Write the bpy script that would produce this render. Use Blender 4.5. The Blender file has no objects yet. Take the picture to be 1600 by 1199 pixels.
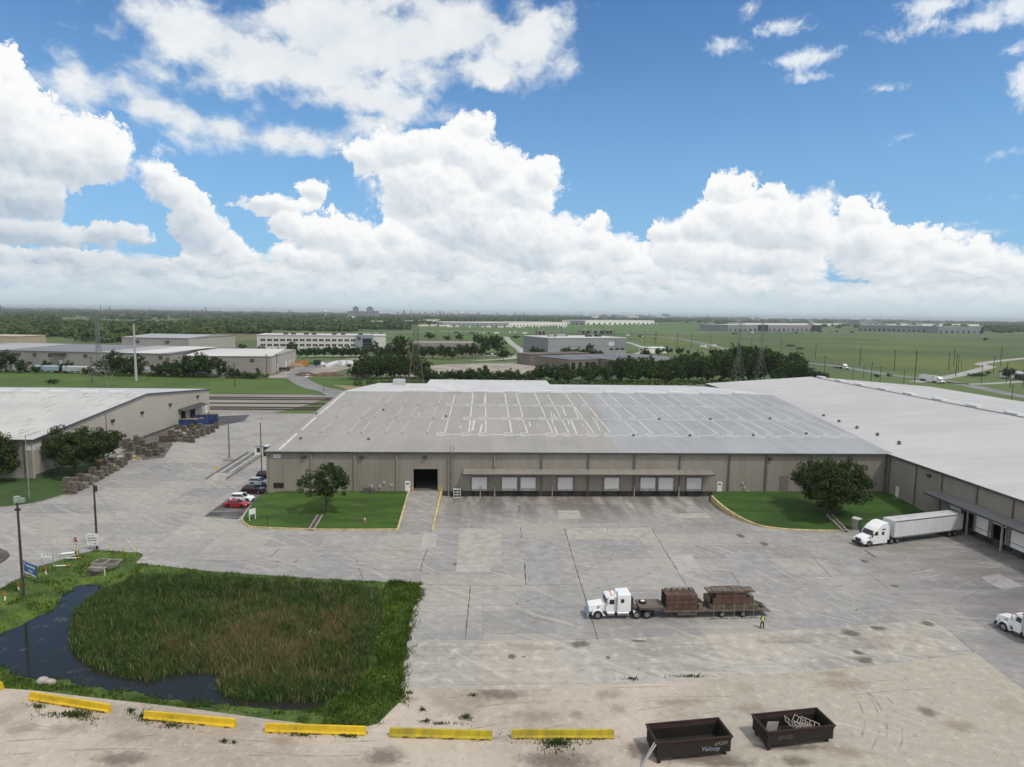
import bpy, bmesh, math, random
import numpy as np
from mathutils import Matrix, Vector
from mathutils.geometry import delaunay_2d_cdt, tessellate_polygon

# ------------------------------------------------------------------ camera, sky, sun, exposure
sc = bpy.context.scene
COL = sc.collection
CAM_H = 39.0            # drone height over the yard, metres
FPX = 1020.0            # focal length in photo pixels (photo is 1600 wide)
HY, HS = 491.5, 0.0131  # horizon height and slope in the photo
PITCH = math.atan((599.5 - HY) / FPX)
ROLL = math.atan(HS)
cr = np.array([1.0, 0, 0]); cf = np.array([0, math.cos(PITCH), -math.sin(PITCH)]); cu = np.cross(cr, cf)
CR = math.cos(ROLL) * cr + math.sin(ROLL) * cu
CU = math.cos(ROLL) * cu - math.sin(ROLL) * cr
cam = bpy.data.cameras.new('camera')
cam.sensor_width = 36.0
cam.lens = FPX * 36.0 / 1600.0
cam.clip_start = 0.5
cam.clip_end = 60000.0
camo = bpy.data.objects.new('camera', cam)
COL.objects.link(camo)
m = Matrix.Identity(4)
for i in range(3):
    m[i][0] = CR[i]; m[i][1] = CU[i]; m[i][2] = -cf[i]
m[2][3] = CAM_H
camo.matrix_world = m
sc.camera = camo

SUN_EL, SUN_AZ = 58.0, 128.0      # azimuth clockwise from +Y (the view direction)
SUN_STRENGTH, SUN_ANGLE = 2.2, 6.0
SKY_STRENGTH = 0.09
EXPOSURE = 0.0
sc.view_settings.view_transform = 'Standard'
sc.view_settings.look = 'None'
sc.view_settings.exposure = EXPOSURE
sc.view_settings.gamma = 1.0
sc.render.engine = 'CYCLES'
sc.cycles.use_denoising = True
sc.cycles.max_bounces = 6
sc.cycles.diffuse_bounces = 2
sc.cycles.transparent_max_bounces = 8
sc.cycles.volume_bounces = 0
sc.cycles.use_adaptive_sampling = True
sc.cycles.adaptive_threshold = 0.012

HPTS = [(0, 491), (400, 484.5), (800, 486.5), (1200, 495), (1600, 512)]
HCO = np.polyfit([a for a, b in HPTS], [b for a, b in HPTS], 2)

def direction(px, py, adj=True):
    """World direction of a place in the photograph; its bent horizon is straightened."""
    y = py
    if adj:
        yp = float(np.polyval(HCO, px)); ym = HY + HS * (px - 800)
        w = max(0.0, min(1.0, 1 - (py - yp) / 250)) if py > yp else 1.0
        y = py + (ym - yp) * w
    return cf + CR * (px - 800) / FPX - CU * (y - 599.5) / FPX

def G(px, py, z=0.0):
    """Survey: the point at height z that the photograph shows at px, py."""
    d = direction(px, py)
    t = (z - CAM_H) / d[2]
    return float(d[0] * t), float(d[1] * t)

def GY(px, Y):
    """x of the line of sight through photo column px at depth Y."""
    d = direction(px, 560)
    return float(d[0] / d[1] * Y)

# site frame: origin at the front left corner of the main warehouse, u along its front, v into depth
SA = math.radians(2.5)
SO = np.array([-51.6, 135.3])
SU = np.array([math.cos(SA), math.sin(SA)]); SV = np.array([-math.sin(SA), math.cos(SA)])

def W(u, v):
    p = SO + SU * u + SV * v
    return float(p[0]), float(p[1])

def site(px, py, z=0.0):
    p = np.array(G(px, py, z)) - SO
    return float(p @ SU), float(p @ SV)

def on_front(px, py, v=0.0):
    """u, z where the sight line meets the plane of the front wall."""
    d = direction(px, py); d2 = d[:2]
    t = (v + SO @ SV) / (d2 @ SV)
    return float(t * (d2 @ SU) - SO @ SU), float(CAM_H + t * d[2])

def on_side(px, py, u):
    d = direction(px, py); d2 = d[:2]
    t = (u + SO @ SU) / (d2 @ SU)
    return float(t * (d2 @ SV) - SO @ SV), float(CAM_H + t * d[2])

# ------------------------------------------------------------------ node helpers
def N(nt, typ, ins=None, **props):
    n = nt.nodes.new(typ)
    for k, v in props.items():
        setattr(n, k, v)
    for k, v in (ins or {}).items():
        s = n.inputs[k]
        if isinstance(v, bpy.types.NodeSocket):
            nt.links.new(v, s)
        else:
            if isinstance(v, (tuple, list)) and s.type == 'RGBA' and len(v) == 3:
                v = (*v, 1.0)
            s.default_value = v
    return n

def MA(nt, op, a, b=0.0, c=0.0, clamp=False):
    n = N(nt, 'ShaderNodeMath', {0: a, 1: b, 2: c}, operation=op)
    n.use_clamp = clamp
    return n.outputs[0]

def VM(nt, op, a, b=None, c=None):
    ins = {0: a}
    if b is not None: ins[1] = b
    if c is not None: ins[2] = c
    n = N(nt, 'ShaderNodeVectorMath', ins, operation=op)
    return n.outputs['Value'] if op in ('LENGTH', 'DOT_PRODUCT', 'DISTANCE') else n.outputs['Vector']

def STEP(nt, x, a, b, lo=0.0, hi=1.0):
    n = N(nt, 'ShaderNodeMapRange', {'Value': x, 'From Min': a, 'From Max': b, 'To Min': lo, 'To Max': hi},
          interpolation_type='SMOOTHSTEP')
    return n.outputs['Result']

def MIX(nt, f, a, b, blend='MIX'):
    n = nt.nodes.new('ShaderNodeMix'); n.data_type = 'RGBA'; n.blend_type = blend
    for s, v in ((n.inputs[0], f), (n.inputs[6], a), (n.inputs[7], b)):
        if isinstance(v, bpy.types.NodeSocket): nt.links.new(v, s)
        else: s.default_value = (*v, 1.0) if isinstance(v, (tuple, list)) and len(v) == 3 else v
    return n.outputs[2]

def NOISE(nt, vec, scale, detail=4.0, rough=0.55, dist=0.0, out=0):
    return N(nt, 'ShaderNodeTexNoise', {'Vector': vec, 'Scale': scale, 'Detail': detail, 'Roughness': rough, 'Distortion': dist}).outputs[out]

# ------------------------------------------------------------------ world: Nishita sky with cumulus
world = bpy.data.worlds.new('World')
sc.world = world
world.use_nodes = True
wt = world.node_tree
wt.nodes.clear()
sky = N(wt, 'ShaderNodeTexSky', sky_type='NISHITA', sun_disc=False)
sky.sun_elevation = math.radians(SUN_EL)
sky.sun_rotation = math.radians(SUN_AZ)
sky.altitude = 40; sky.air_density = 1.0; sky.dust_density = 0.6; sky.ozone_density = 1.6

def azel(px, py):
    d = direction(px, py); d = d / np.linalg.norm(d)
    return math.degrees(math.atan2(d[0], d[1])), math.degrees(math.asin(d[2]))

def blob_nodes(nt, p, blobs, k, shade=False):
    """Smooth union of ellipses in azimuth / elevation degrees: signed distance in degrees,
    and the height within the nearest lumps (-1 foot, 1 top)."""
    acc = sh = None
    for (px, py, rx, ry) in blobs:
        a, e = azel(px, py)
        a2, _ = azel(px + rx, py); _, e2 = azel(px, py - ry)
        ra, re = max(0.1, a2 - a), max(0.1, e2 - e)
        q = VM(nt, 'MULTIPLY_ADD', p, (1 / ra, 1 / re, 0.0), (-a / ra, -e / re, 0.0))
        ln = VM(nt, 'LENGTH', q)
        rm = min(ra, re) * 0.75 + 0.25 * max(ra, re)
        w = MA(nt, 'POWER', math.e, MA(nt, 'MULTIPLY_ADD', ln, -rm / k, rm / k))
        acc = w if acc is None else MA(nt, 'ADD', acc, w)
        if shade:
            v = VM(nt, 'DOT_PRODUCT', q, (0.30, 0.95, 0.0))
            sh = MA(nt, 'MULTIPLY', v, w) if sh is None else MA(nt, 'MULTIPLY_ADD', v, w, sh)
    acc = MA(nt, 'MAXIMUM', acc, 1e-30)
    d = MA(nt, 'MULTIPLY', MA(nt, 'LOGARITHM', acc, math.e), -k)
    return (d, MA(nt, 'DIVIDE', sh, acc)) if shade else d

CUMULUS = [
 (10, 205, 48, 95), (55, 240, 55, 80), (5, 130, 22, 34), (100, 250, 62, 55), (40, 305, 70, 44), (145, 236, 52, 42), (178, 258, 26, 22),
 (247, 280, 19, 16), (268, 300, 26, 24), (298, 335, 30, 30), (318, 365, 32, 28), (350, 398, 34, 26), (372, 412, 24, 16),
 (45, 372, 80, 18), (175, 370, 46, 13), (70, 412, 95, 16), (215, 428, 80, 15), (120, 440, 110, 14), (305, 425, 60, 18), (400, 430, 60, 20),
 (440, 318, 45, 12), (490, 296, 14, 11), (455, 350, 26, 24), (490, 368, 36, 26), (535, 372, 40, 34), (570, 395, 45, 40), (612, 368, 34, 26), (640, 405, 60, 45), (500, 410, 50, 25), (460, 400, 25, 16),
 (738, 196, 24, 22), (715, 240, 52, 42), (640, 235, 70, 30), (575, 245, 30, 24), (760, 262, 52, 42), (838, 272, 34, 26), (800, 300, 60, 42), (680, 290, 90, 60), (740, 350, 105, 70), (690, 410, 90, 55), (840, 380, 75, 48),
 (924, 350, 20, 16), (925, 378, 32, 26), (962, 392, 36, 26), (900, 410, 80, 32), (990, 420, 55, 24),
 (1142, 298, 34, 30), (1130, 335, 40, 30), (1096, 358, 40, 28), (1045, 362, 22, 16), (1070, 395, 60, 30), (1200, 360, 72, 48), (1262, 335, 36, 24), (1255, 370, 50, 40), (1205, 302, 16, 8), (1285, 312, 10, 7), (1180, 410, 110, 36),
 (1340, 345, 32, 24), (1372, 342, 14, 12), (1350, 385, 55, 36), (1420, 395, 30, 26), (1440, 384, 16, 13), (1462, 378, 12, 10), (1490, 405, 50, 24), (1400, 415, 80, 24), (1512, 398, 20, 14), (1560, 425, 60, 20), (1600, 430, 50, 16), (1500, 430, 130, 20),
]
SHEETS = [
 (330, 55, 130, 42), (440, 95, 150, 44), (240, 32, 50, 26), (560, 50, 190, 70), (720, 40, 140, 60), (820, 60, 80, 58), (760, 105, 90, 22), (880, 98, 24, 16), (690, 90, 60, 40),
 (540, 115, 90, 30), (570, 155, 100, 30), (620, 165, 70, 22), (600, 190, 60, 20), (160, 150, 70, 24), (230, 165, 80, 36), (330, 195, 80, 24), (430, 215, 90, 19), (500, 225, 50, 14), (250, 118, 45, 14), (300, 130, 40, 18),
]
WISPS = [
 (1228, 40, 34, 12), (1282, 90, 34, 13), (1250, 92, 40, 6), (1138, 70, 16, 9), (1150, 78, 16, 5), (1465, 14, 52, 18), (1455, 42, 40, 12), (1535, 40, 56, 24), (1585, 22, 36, 24), (1590, 84, 26, 12), (1600, 130, 14, 26), (1395, 56, 9, 6), (1365, 54, 10, 4), (1170, 12, 9, 9), (1270, 120, 18, 5),
 (1510, 372, 60, 6), (1460, 358, 40, 4), (1590, 317, 14, 4), (1380, 143, 14, 3), (1414, 218, 8, 3), (1580, 247, 14, 4), (248, 236, 12, 8),
]
dirv = N(wt, 'ShaderNodeTexCoord').outputs['Generated']
sx = N(wt, 'ShaderNodeSeparateXYZ', {0: dirv})
DEG = 180 / math.pi
AZ = MA(wt, 'MULTIPLY', MA(wt, 'ARCTAN2', sx.outputs[0], sx.outputs[1]), DEG)
EL = MA(wt, 'MULTIPLY', MA(wt, 'ARCSINE', sx.outputs[2]), DEG)
P = N(wt, 'ShaderNodeCombineXYZ', {0: AZ, 1: EL, 2: 0.0}).outputs[0]
# domain warp, then billows
wv = NOISE(wt, P, 0.45, 3.0, 0.6, out=1)
Pw = VM(wt, 'ADD', P, VM(wt, 'MULTIPLY', VM(wt, 'SUBTRACT', wv, (0.5, 0.5, 0.5)), (1.5, 1.5, 0)))
def BILLOW(vec, detail=4.0):
    v1 = N(wt, 'ShaderNodeTexVoronoi', {'Vector': vec, 'Scale': 0.50, 'Detail': detail, 'Roughness': 0.62, 'Lacunarity': 2.15, 'Smoothness': 0.35},
           feature='SMOOTH_F1', voronoi_dimensions='2D', normalize=True)
    return MA(wt, 'SUBTRACT', 1.0, v1.outputs['Distance'])
LD = (0.16, 0.42, 0.0)
b0 = BILLOW(Pw)
b0s = BILLOW(Pw, 1.6)
b1 = BILLOW(VM(wt, 'ADD', Pw, LD), 1.6)
Pb = VM(wt, 'ADD', P, VM(wt, 'MULTIPLY', VM(wt, 'SUBTRACT', wv, (0.5, 0.5, 0.5)), (1.0, 1.0, 0)))
dC, shC = blob_nodes(wt, Pb, CUMULUS, 0.26, True)
dS = blob_nodes(wt, Pb, SHEETS, 0.35)
dW = blob_nodes(wt, P, WISPS, 0.2)
n_lo = NOISE(wt, P, 0.13, 3.0, 0.55)
n_mid = NOISE(wt, VM(wt, 'MULTIPLY', Pw, (0.7, 1.0, 1.0)), 0.36, 6.0, 0.55)
n_fine = NOISE(wt, Pw, 2.2, 6.0, 0.65)
# cumulus body
f0 = MA(wt, 'ADD', MA(wt, 'MULTIPLY', dC, -1.0), MA(wt, 'MULTIPLY', MA(wt, 'SUBTRACT', b0, 0.555), 3.2))
f0 = MA(wt, 'ADD', f0, MA(wt, 'MULTIPLY', MA(wt, 'SUBTRACT', n_fine, 0.5), 0.4))
soft = STEP(wt, NOISE(wt, P, 0.35, 2.0, 0.5), 0.40, 0.66, 0.45, 1.9)
aC = STEP(wt, MA(wt, 'DIVIDE', f0, soft), -0.16, 0.38)
relief = MA(wt, 'ADD', MA(wt, 'SUBTRACT', b0s, b1), MA(wt, 'MULTIPLY', MA(wt, 'SUBTRACT', b0, b0s), 0.35))
# rows of small cumulus fading into the horizon, all round
Pr = VM(wt, 'MULTIPLY', Pw, (0.55, 1.5, 1.0))
Pq = VM(wt, 'MULTIPLY', VM(wt, 'ADD', Pw, (31.0, 7.0, 0)), (0.60, 1.15, 1.0))
def ROWV(vec):
    v = N(wt, 'ShaderNodeTexVoronoi', {'Vector': vec, 'Scale': 0.62, 'Detail': 2.5, 'Roughness': 0.6, 'Lacunarity': 2.2, 'Smoothness': 0.3}, feature='SMOOTH_F1', voronoi_dimensions='2D', normalize=True)
    return MA(wt, 'SUBTRACT', 1.0, v.outputs['Distance'])
b_row = ROWV(Pq); b_row1 = ROWV(VM(wt, 'ADD', Pq, (0.12, 0.5, 0.0)))
n_row = NOISE(wt, Pr, 0.62, 6.0, 0.6)
bandtop = STEP(wt, MA(wt, 'ADD', EL, MA(wt, 'MULTIPLY', MA(wt, 'SUBTRACT', n_lo, 0.5), 5.0)), 2.2, 5.6, 1.0, 0.0)
fB = MA(wt, 'ADD', n_row, MA(wt, 'MULTIPLY', MA(wt, 'SUBTRACT', bandtop, 0.62), 0.75))
fB = MA(wt, 'ADD', fB, MA(wt, 'MULTIPLY', MA(wt, 'SUBTRACT', b_row, 0.6), 0.9))
aB = STEP(wt, fB, 0.46, 0.56)
# cloud thickened over the unseen rest of the sky to neutralise its blue light
back = MA(wt, 'MAXIMUM', STEP(wt, MA(wt, 'ABSOLUTE', AZ), 46.0, 62.0), STEP(wt, EL, 42.0, 54.0))
n_back = NOISE(wt, dirv, 3.2, 7.0, 0.58)
aK = MA(wt, 'MULTIPLY', STEP(wt, n_back, 0.30, 0.46), back)
# thin sheets and wisps
fS = MA(wt, 'ADD', MA(wt, 'MULTIPLY', dS, -0.34), MA(wt, 'MULTIPLY', MA(wt, 'SUBTRACT', n_mid, 0.46), 3.2))
aS = MA(wt, 'MULTIPLY', STEP(wt, fS, -0.20, 0.72), 0.97)
fW = MA(wt, 'ADD', MA(wt, 'MULTIPLY', dW, -0.6), MA(wt, 'MULTIPLY', MA(wt, 'SUBTRACT', n_mid, 0.40), 2.2))
fW = MA(wt, 'ADD', fW, MA(wt, 'MULTIPLY', MA(wt, 'SUBTRACT', n_fine, 0.5), 1.0))
aW = MA(wt, 'MULTIPLY', STEP(wt, fW, -0.05, 0.75), 0.9)
# tone of the vapour: thick, low parts are greyer; the billows catch the sun
depth = STEP(wt, f0, 0.2, 4.5)
grey = MA(wt, 'MULTIPLY', depth, STEP(wt, NOISE(wt, Pw, 0.15, 4.0, 0.6), 0.36, 0.60))
low = STEP(wt, EL, 2.0, 9.0, 1.0, 0.0)
big = MA(wt, 'ADD', MA(wt, 'MULTIPLY', STEP(wt, shC, -0.75, 0.55), 0.52), 0.46)
litC = MA(wt, 'ADD', MA(wt, 'MULTIPLY', relief, 0.85), MA(wt, 'SUBTRACT', big, MA(wt, 'MULTIPLY', grey, 0.36)))
litC = MA(wt, 'ADD', litC, MA(wt, 'MULTIPLY', STEP(wt, f0, 1.6, 0.0), 0.16))
lowleft = MA(wt, 'MULTIPLY', STEP(wt, AZ, -14.0, -34.0), STEP(wt, MA(wt, 'ADD', EL, MA(wt, 'MULTIPLY', MA(wt, 'SUBTRACT', n_mid, 0.5), 5.0)), 11.5, 6.5))
litC = MA(wt, 'SUBTRACT', litC, MA(wt, 'ADD', MA(wt, 'MULTIPLY', low, 0.12), MA(wt, 'MULTIPLY', lowleft, 0.42)), clamp=True)
colC = MIX(wt, litC, (0.45, 0.55, 0.65), (0.98, 0.985, 0.985))
litB = MA(wt, 'ADD', 0.60, MA(wt, 'MULTIPLY', MA(wt, 'SUBTRACT', n_row, 0.47), 1.8))
litB = MA(wt, 'ADD', litB, MA(wt, 'ADD', MA(wt, 'MULTIPLY', MA(wt, 'SUBTRACT', b_row, b_row1), 0.75), MA(wt, 'MULTIPLY', MA(wt, 'SUBTRACT', b_row, 0.6), 0.5)))
litB = MA(wt, 'SUBTRACT', litB, MA(wt, 'MULTIPLY', lowleft, 0.34), clamp=True)
colB = MIX(wt, litB, (0.50, 0.60, 0.68), (0.93, 0.95, 0.96))
litS = MA(wt, 'ADD', 0.62, MA(wt, 'MULTIPLY', MA(wt, 'SUBTRACT', n_mid, 0.45), 1.2), clamp=True)
colS = MIX(wt, litS, (0.58, 0.66, 0.72), (0.92, 0.94, 0.95))
skyc = VM(wt, 'MULTIPLY', sky.outputs[0], (SKY_STRENGTH * 0.76, SKY_STRENGTH * 1.18, SKY_STRENGTH * 1.52))
c = MIX(wt, MA(wt, 'MULTIPLY', STEP(wt, EL, 0.0, 26.0, 1.0, 0.0), 0.68), skyc, (0.29, 0.53, 0.80))
c = MIX(wt, aS, c, colS)
c = MIX(wt, aW, c, (0.86, 0.91, 0.95))
c = MIX(wt, aK, c, (0.80, 0.795, 0.78))
c = MIX(wt, aC, c, colC)
c = MIX(wt, MA(wt, 'MULTIPLY', aB, bandtop), c, colB)
c = MIX(wt, STEP(wt, EL, 0.0, 3.4, 0.9, 0.0), c, (0.58, 0.71, 0.78))
bg = N(wt, 'ShaderNodeBackground', {'Color': c, 'Strength': 1.0})
wo = N(wt, 'ShaderNodeOutputWorld', {'Surface': bg.outputs[0]})
world.cycles.sampling_method = 'MANUAL'
world.cycles.sample_map_resolution = 512

sun = bpy.data.lights.new('sun', 'SUN')
sun.energy = SUN_STRENGTH
sun.angle = math.radians(SUN_ANGLE)
sun.color = (1.0, 0.93, 0.83)
suno = bpy.data.objects.new('sun', sun)
COL.objects.link(suno)
a_, e_ = math.radians(SUN_AZ), math.radians(SUN_EL)
suno.rotation_euler = Vector((-math.sin(a_) * math.cos(e_), -math.cos(a_) * math.cos(e_), -math.sin(e_))).to_track_quat('-Z', 'Y').to_euler()

# ------------------------------------------------------------------ far air
hz_ = bpy.data.materials.new('haze'); hz_.use_nodes = True
hz_.node_tree.nodes.clear()
HAZE_DENSITY = 6.0e-5
pv = N(hz_.node_tree, 'ShaderNodeVolumePrincipled', {'Color': (0.84, 0.93, 1.0, 1), 'Density': HAZE_DENSITY, 'Anisotropy': 0.2})
N(hz_.node_tree, 'ShaderNodeOutputMaterial', {'Volume': pv.outputs[0]})
hm = bpy.data.meshes.new('haze')
hx_, hy0, hy1, hz0, hz1 = 33500.0, -900.0, 33500.0, -3.0, 112.0
hm.from_pydata([(x, y, z) for z in (hz0, hz1) for y in (hy0, hy1) for x in (-hx_, hx_)], [], [(0, 2, 3, 1), (4, 5, 7, 6), (0, 1, 5, 4), (2, 6, 7, 3), (0, 4, 6, 2), (1, 3, 7, 5)])
hm.materials.append(hz_)
ho = bpy.data.objects.new('haze', hm); COL.objects.link(ho); ho['kind'] = 'stuff'

# ------------------------------------------------------------------ mesh and tagging helpers
class MB:
    """Collects solids; build() links them as one mesh object."""
    def __init__(self, M=None):
        self.v = []; self.f = []; self.mi = []; self.M = M; self.cur = 0
    def add(self, vs, fs):
        o = len(self.v)
        self.v.extend([tuple(map(float, p)) for p in vs])
        self.f.extend([tuple(i + o for i in f) for f in fs]); self.mi.extend([self.cur] * len(fs))
        return self
    def mat(self, i):
        self.cur = i; return self
    def box(self, x0, x1, y0, y1, z0, z1):
        v = [(x, y, z) for z in (z0, z1) for y in (y0, y1) for x in (x0, x1)]
        return self.add(v, [(0, 2, 3, 1), (4, 5, 7, 6), (0, 1, 5, 4), (2, 6, 7, 3), (0, 4, 6, 2), (1, 3, 7, 5)])
    def cbox(self, c, s, rz=0.0, ry=0.0):
        M = Matrix.Translation(c) @ Matrix.Rotation(rz, 4, 'Z') @ Matrix.Rotation(ry, 4, 'Y')
        v = [M @ Vector((x * s[0] / 2, y * s[1] / 2, z * s[2] / 2)) for z in (-1, 1) for y in (-1, 1) for x in (-1, 1)]
        return self.add(v, [(0, 2, 3, 1), (4, 5, 7, 6), (0, 1, 5, 4), (2, 6, 7, 3), (0, 4, 6, 2), (1, 3, 7, 5)])
    def prism(self, poly, z0, z1):
        n = len(poly)
        a = sum(poly[i][0] * poly[(i + 1) % n][1] - poly[(i + 1) % n][0] * poly[i][1] for i in range(n))
        if a < 0: poly = poly[::-1]
        v = [(p[0], p[1], z0 if len(p) < 4 else p[2]) for p in poly] + [(p[0], p[1], z1 if len(p) < 3 else p[-1]) for p in poly]
        fs = [tuple(range(n - 1, -1, -1)), tuple(range(n, 2 * n))] + [(i, (i + 1) % n, n + (i + 1) % n, n + i) for i in range(n)]
        return self.add(v, fs)
    def prism_y(self, prof, y0, y1):
        """Profile in x, z swept along y."""
        n = len(prof)
        a = sum(prof[i][0] * prof[(i + 1) % n][1] - prof[(i + 1) % n][0] * prof[i][1] for i in range(n))
        if a < 0: prof = prof[::-1]
        v = [(p[0], y0, p[1]) for p in prof] + [(p[0], y1, p[1]) for p in prof]
        fs = [tuple(range(n)), tuple(range(2 * n - 1, n - 1, -1))] + [(i, n + i, n + (i + 1) % n, (i + 1) % n) for i in range(n)]
        return self.add(v, fs)
    def prism_x(self, prof, x0, x1):
        """Profile in y, z swept along x."""
        n = len(prof)
        a = sum(prof[i][0] * prof[(i + 1) % n][1] - prof[(i + 1) % n][0] * prof[i][1] for i in range(n))
        if a < 0: prof = prof[::-1]
        v = [(x0, p[0], p[1]) for p in prof] + [(x1, p[0], p[1]) for p in prof]
        fs = [tuple(range(n - 1, -1, -1)), tuple(range(n, 2 * n))] + [(i, (i + 1) % n, n + (i + 1) % n, n + i) for i in range(n)]
        return self.add(v, fs)
    def bar(self, p0, p1, r0, r1=None, n=8, cap=True):
        r1 = r0 if r1 is None else r1
        p0 = Vector(p0); p1 = Vector(p1); d = (p1 - p0)
        if d.length < 1e-6: return self
        q = d.to_track_quat('Z', 'Y')
        v = []
        for (p, r) in ((p0, r0), (p1, r1)):
            for k in range(n):
                a = 2 * math.pi * (k + 0.5) / n
                v.append(p + q @ Vector((r * math.cos(a), r * math.sin(a), 0)))
        fs = [(k, (k + 1) % n, n + (k + 1) % n, n + k) for k in range(n)]
        if cap: fs += [tuple(range(n - 1, -1, -1)), tuple(range(n, 2 * n))]
        return self.add(v, fs)
    def quad(self, a, b, c, d):
        return self.add([a, b, c, d], [(0, 1, 2, 3)])
    def dome(self, c, r, n=10, m=4, s=(1, 1, 1), half=True):
        v = []; fs = []
        lo = 0.0 if half else -math.pi / 2
        for j in range(m):
            t = lo + (math.pi / 2 - lo) * j / m
            for k in range(n):
                a = 2 * math.pi * k / n
                v.append((c[0] + s[0] * r * math.cos(t) * math.cos(a), c[1] + s[1] * r * math.cos(t) * math.sin(a), c[2] + s[2] * r * math.sin(t)))
        v.append((c[0], c[1], c[2] + s[2] * r))
        for j in range(m - 1):
            for k in range(n):
                fs.append((j * n + k, j * n + (k + 1) % n, (j + 1) * n + (k + 1) % n, (j + 1) * n + k))
        for k in range(n):
            fs.append(((m - 1) * n + k, (m - 1) * n + (k + 1) % n, m * n))
        fs.append(tuple(range(n - 1, -1, -1)))
        return self.add(v, fs)
    def mesh(self, name, mats, bevel=0.0, smooth=False):
        me = bpy.data.meshes.new(name)
        vs = [self.M @ Vector(p) for p in self.v] if self.M is not None else self.v
        me.from_pydata(vs, [], self.f)
        for mt in (mats if isinstance(mats, (list, tuple)) else [mats]):
            me.materials.append(mt)
        if any(self.mi): me.polygons.foreach_set('material_index', self.mi)
        if bevel > 0:
            bm = bmesh.new(); bm.from_mesh(me)
            es = [e for e in bm.edges if len(e.link_faces) == 2 and e.calc_face_angle(0) > 0.35]
            bmesh.ops.bevel(bm, geom=es, offset=bevel, segments=2, profile=0.6, affect='EDGES', clamp_overlap=True)
            bm.to_mesh(me); bm.free()
        if smooth:
            me.polygons.foreach_set('use_smooth', [True] * len(me.polygons))
            me.set_sharp_from_angle(angle=math.radians(38))
        return me
    def build(self, name, mats, parent=None, bevel=0.0, smooth=False):
        o = bpy.data.objects.new(name, self.mesh(name, mats, bevel, smooth))
        COL.objects.link(o)
        if parent is not None: o.parent = parent
        return o

def link(name, me, parent=None):
    o = bpy.data.objects.new(name, me); COL.objects.link(o)
    if parent is not None: o.parent = parent
    return o

def tag(o, label=None, cat=None, group=None, kind=None):
    if label: o['label'] = label
    if cat: o['category'] = cat
    if group: o['group'] = group
    if kind: o['kind'] = kind
    return o

def thing(name, label, cat, loc=(0, 0, 0), rz=0.0, group=None):
    o = bpy.data.objects.new(name, None); COL.objects.link(o)
    o.location = loc; o.rotation_euler = (0, 0, rz); o.empty_display_size = 0.2
    return tag(o, label, cat, group)

CHILDREN = {}
def kids(o):
    return [c for c in COL.objects if c.parent is o]

def copy_tree(o, loc=None, rz=None, label=None, parent=None, scale=None, depth=0):
    c = o.copy(); COL.objects.link(c)
    if parent is not None: c.parent = parent
    if loc is not None: c.location = loc
    if rz is not None: c.rotation_euler = (0, 0, rz)
    if scale is not None: c.scale = scale
    if label: c['label'] = label
    for ch in KID(o): copy_tree(ch, parent=c, depth=depth + 1)
    return c

def KID(o):
    if o.name not in CHILDREN:
        CHILDREN[o.name] = list(o.children)
    return CHILDREN[o.name]

ORD = ['first', 'second', 'third', 'fourth', 'fifth', 'sixth', 'seventh', 'eighth', 'ninth', 'tenth', 'eleventh', 'twelfth', 'thirteenth', 'fourteenth', 'fifteenth', 'sixteenth', 'seventeenth', 'eighteenth', 'nineteenth', 'twentieth']
def nth(i):
    if i < 20: return ORD[i]
    t = {20: 'twenty', 30: 'thirty', 40: 'forty', 50: 'fifty', 60: 'sixty', 70: 'seventy'}
    n = i + 1; a, b = n // 10 * 10, n % 10
    if b == 0: return {20: 'twentieth', 30: 'thirtieth', 40: 'fortieth', 50: 'fiftieth', 60: 'sixtieth', 70: 'seventieth'}[a]
    return t[a] + '-' + ORD[b - 1]

def nth2(i):
    n = i + 1
    if n < 100:
        t = {80: 'eighty', 90: 'ninety'}[n // 10 * 10]
        return (t[:-1] + 'ieth') if n % 10 == 0 else t + '-' + ORD[n % 10 - 1]
    n -= 100
    return 'hundredth' if n == 0 else 'hundred-and-' + nth(n - 1)

def sheet(name, pts, z, mat, holes=(), kind='structure', zs=None):
    polys = [[Vector((p[0], p[1], 0)) for p in pts]] + [[Vector((p[0], p[1], 0)) for p in h] for h in holes]
    tris = tessellate_polygon(polys)
    vs = [(p.x, p.y, z) for pl in polys for p in pl]
    fs = []
    for t in tris:
        a, b, c = (Vector(vs[i]) for i in t)
        fs.append(tuple(t) if (b - a).cross(c - a).z > 0 else (t[0], t[2], t[1]))
    me = bpy.data.meshes.new(name); me.from_pydata(vs, [], fs); me.materials.append(mat)
    o = link(name, me)
    o['kind'] = kind
    return o

def spline(pts, n=6, closed=False):
    """Catmull-Rom through 2-D or 3-D points."""
    P_ = [np.array(p, float) for p in pts]; out = []
    L = len(P_)
    for i in range(L if closed else L - 1):
        g = lambda k: P_[k % L] if closed else P_[max(0, min(L - 1, k))]
        p0, p1, p2, p3 = g(i - 1), g(i), g(i + 1), g(i + 2)
        for k in range(n):
            t = k / n
            out.append(tuple(0.5 * ((2 * p1) + (-p0 + p2) * t + (2 * p0 - 5 * p1 + 4 * p2 - p3) * t * t + (-p0 + 3 * p1 - 3 * p2 + p3) * t ** 3)))
    if not closed: out.append(tuple(P_[-1]))
    return out

def ribbon(pts, w):
    """Polygon of a strip of width w along 2-D points."""
    P_ = [np.array(p[:2], float) for p in pts]; L, R = [], []
    for i, p in enumerate(P_):
        d = P_[min(i + 1, len(P_) - 1)] - P_[max(i - 1, 0)]; d /= np.linalg.norm(d) + 1e-9
        n = np.array([-d[1], d[0]]); ww = w[i] if isinstance(w, (list, tuple)) else w
        L.append(tuple(p + n * ww / 2)); R.append(tuple(p - n * ww / 2))
    return L + R[::-1]

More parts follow.
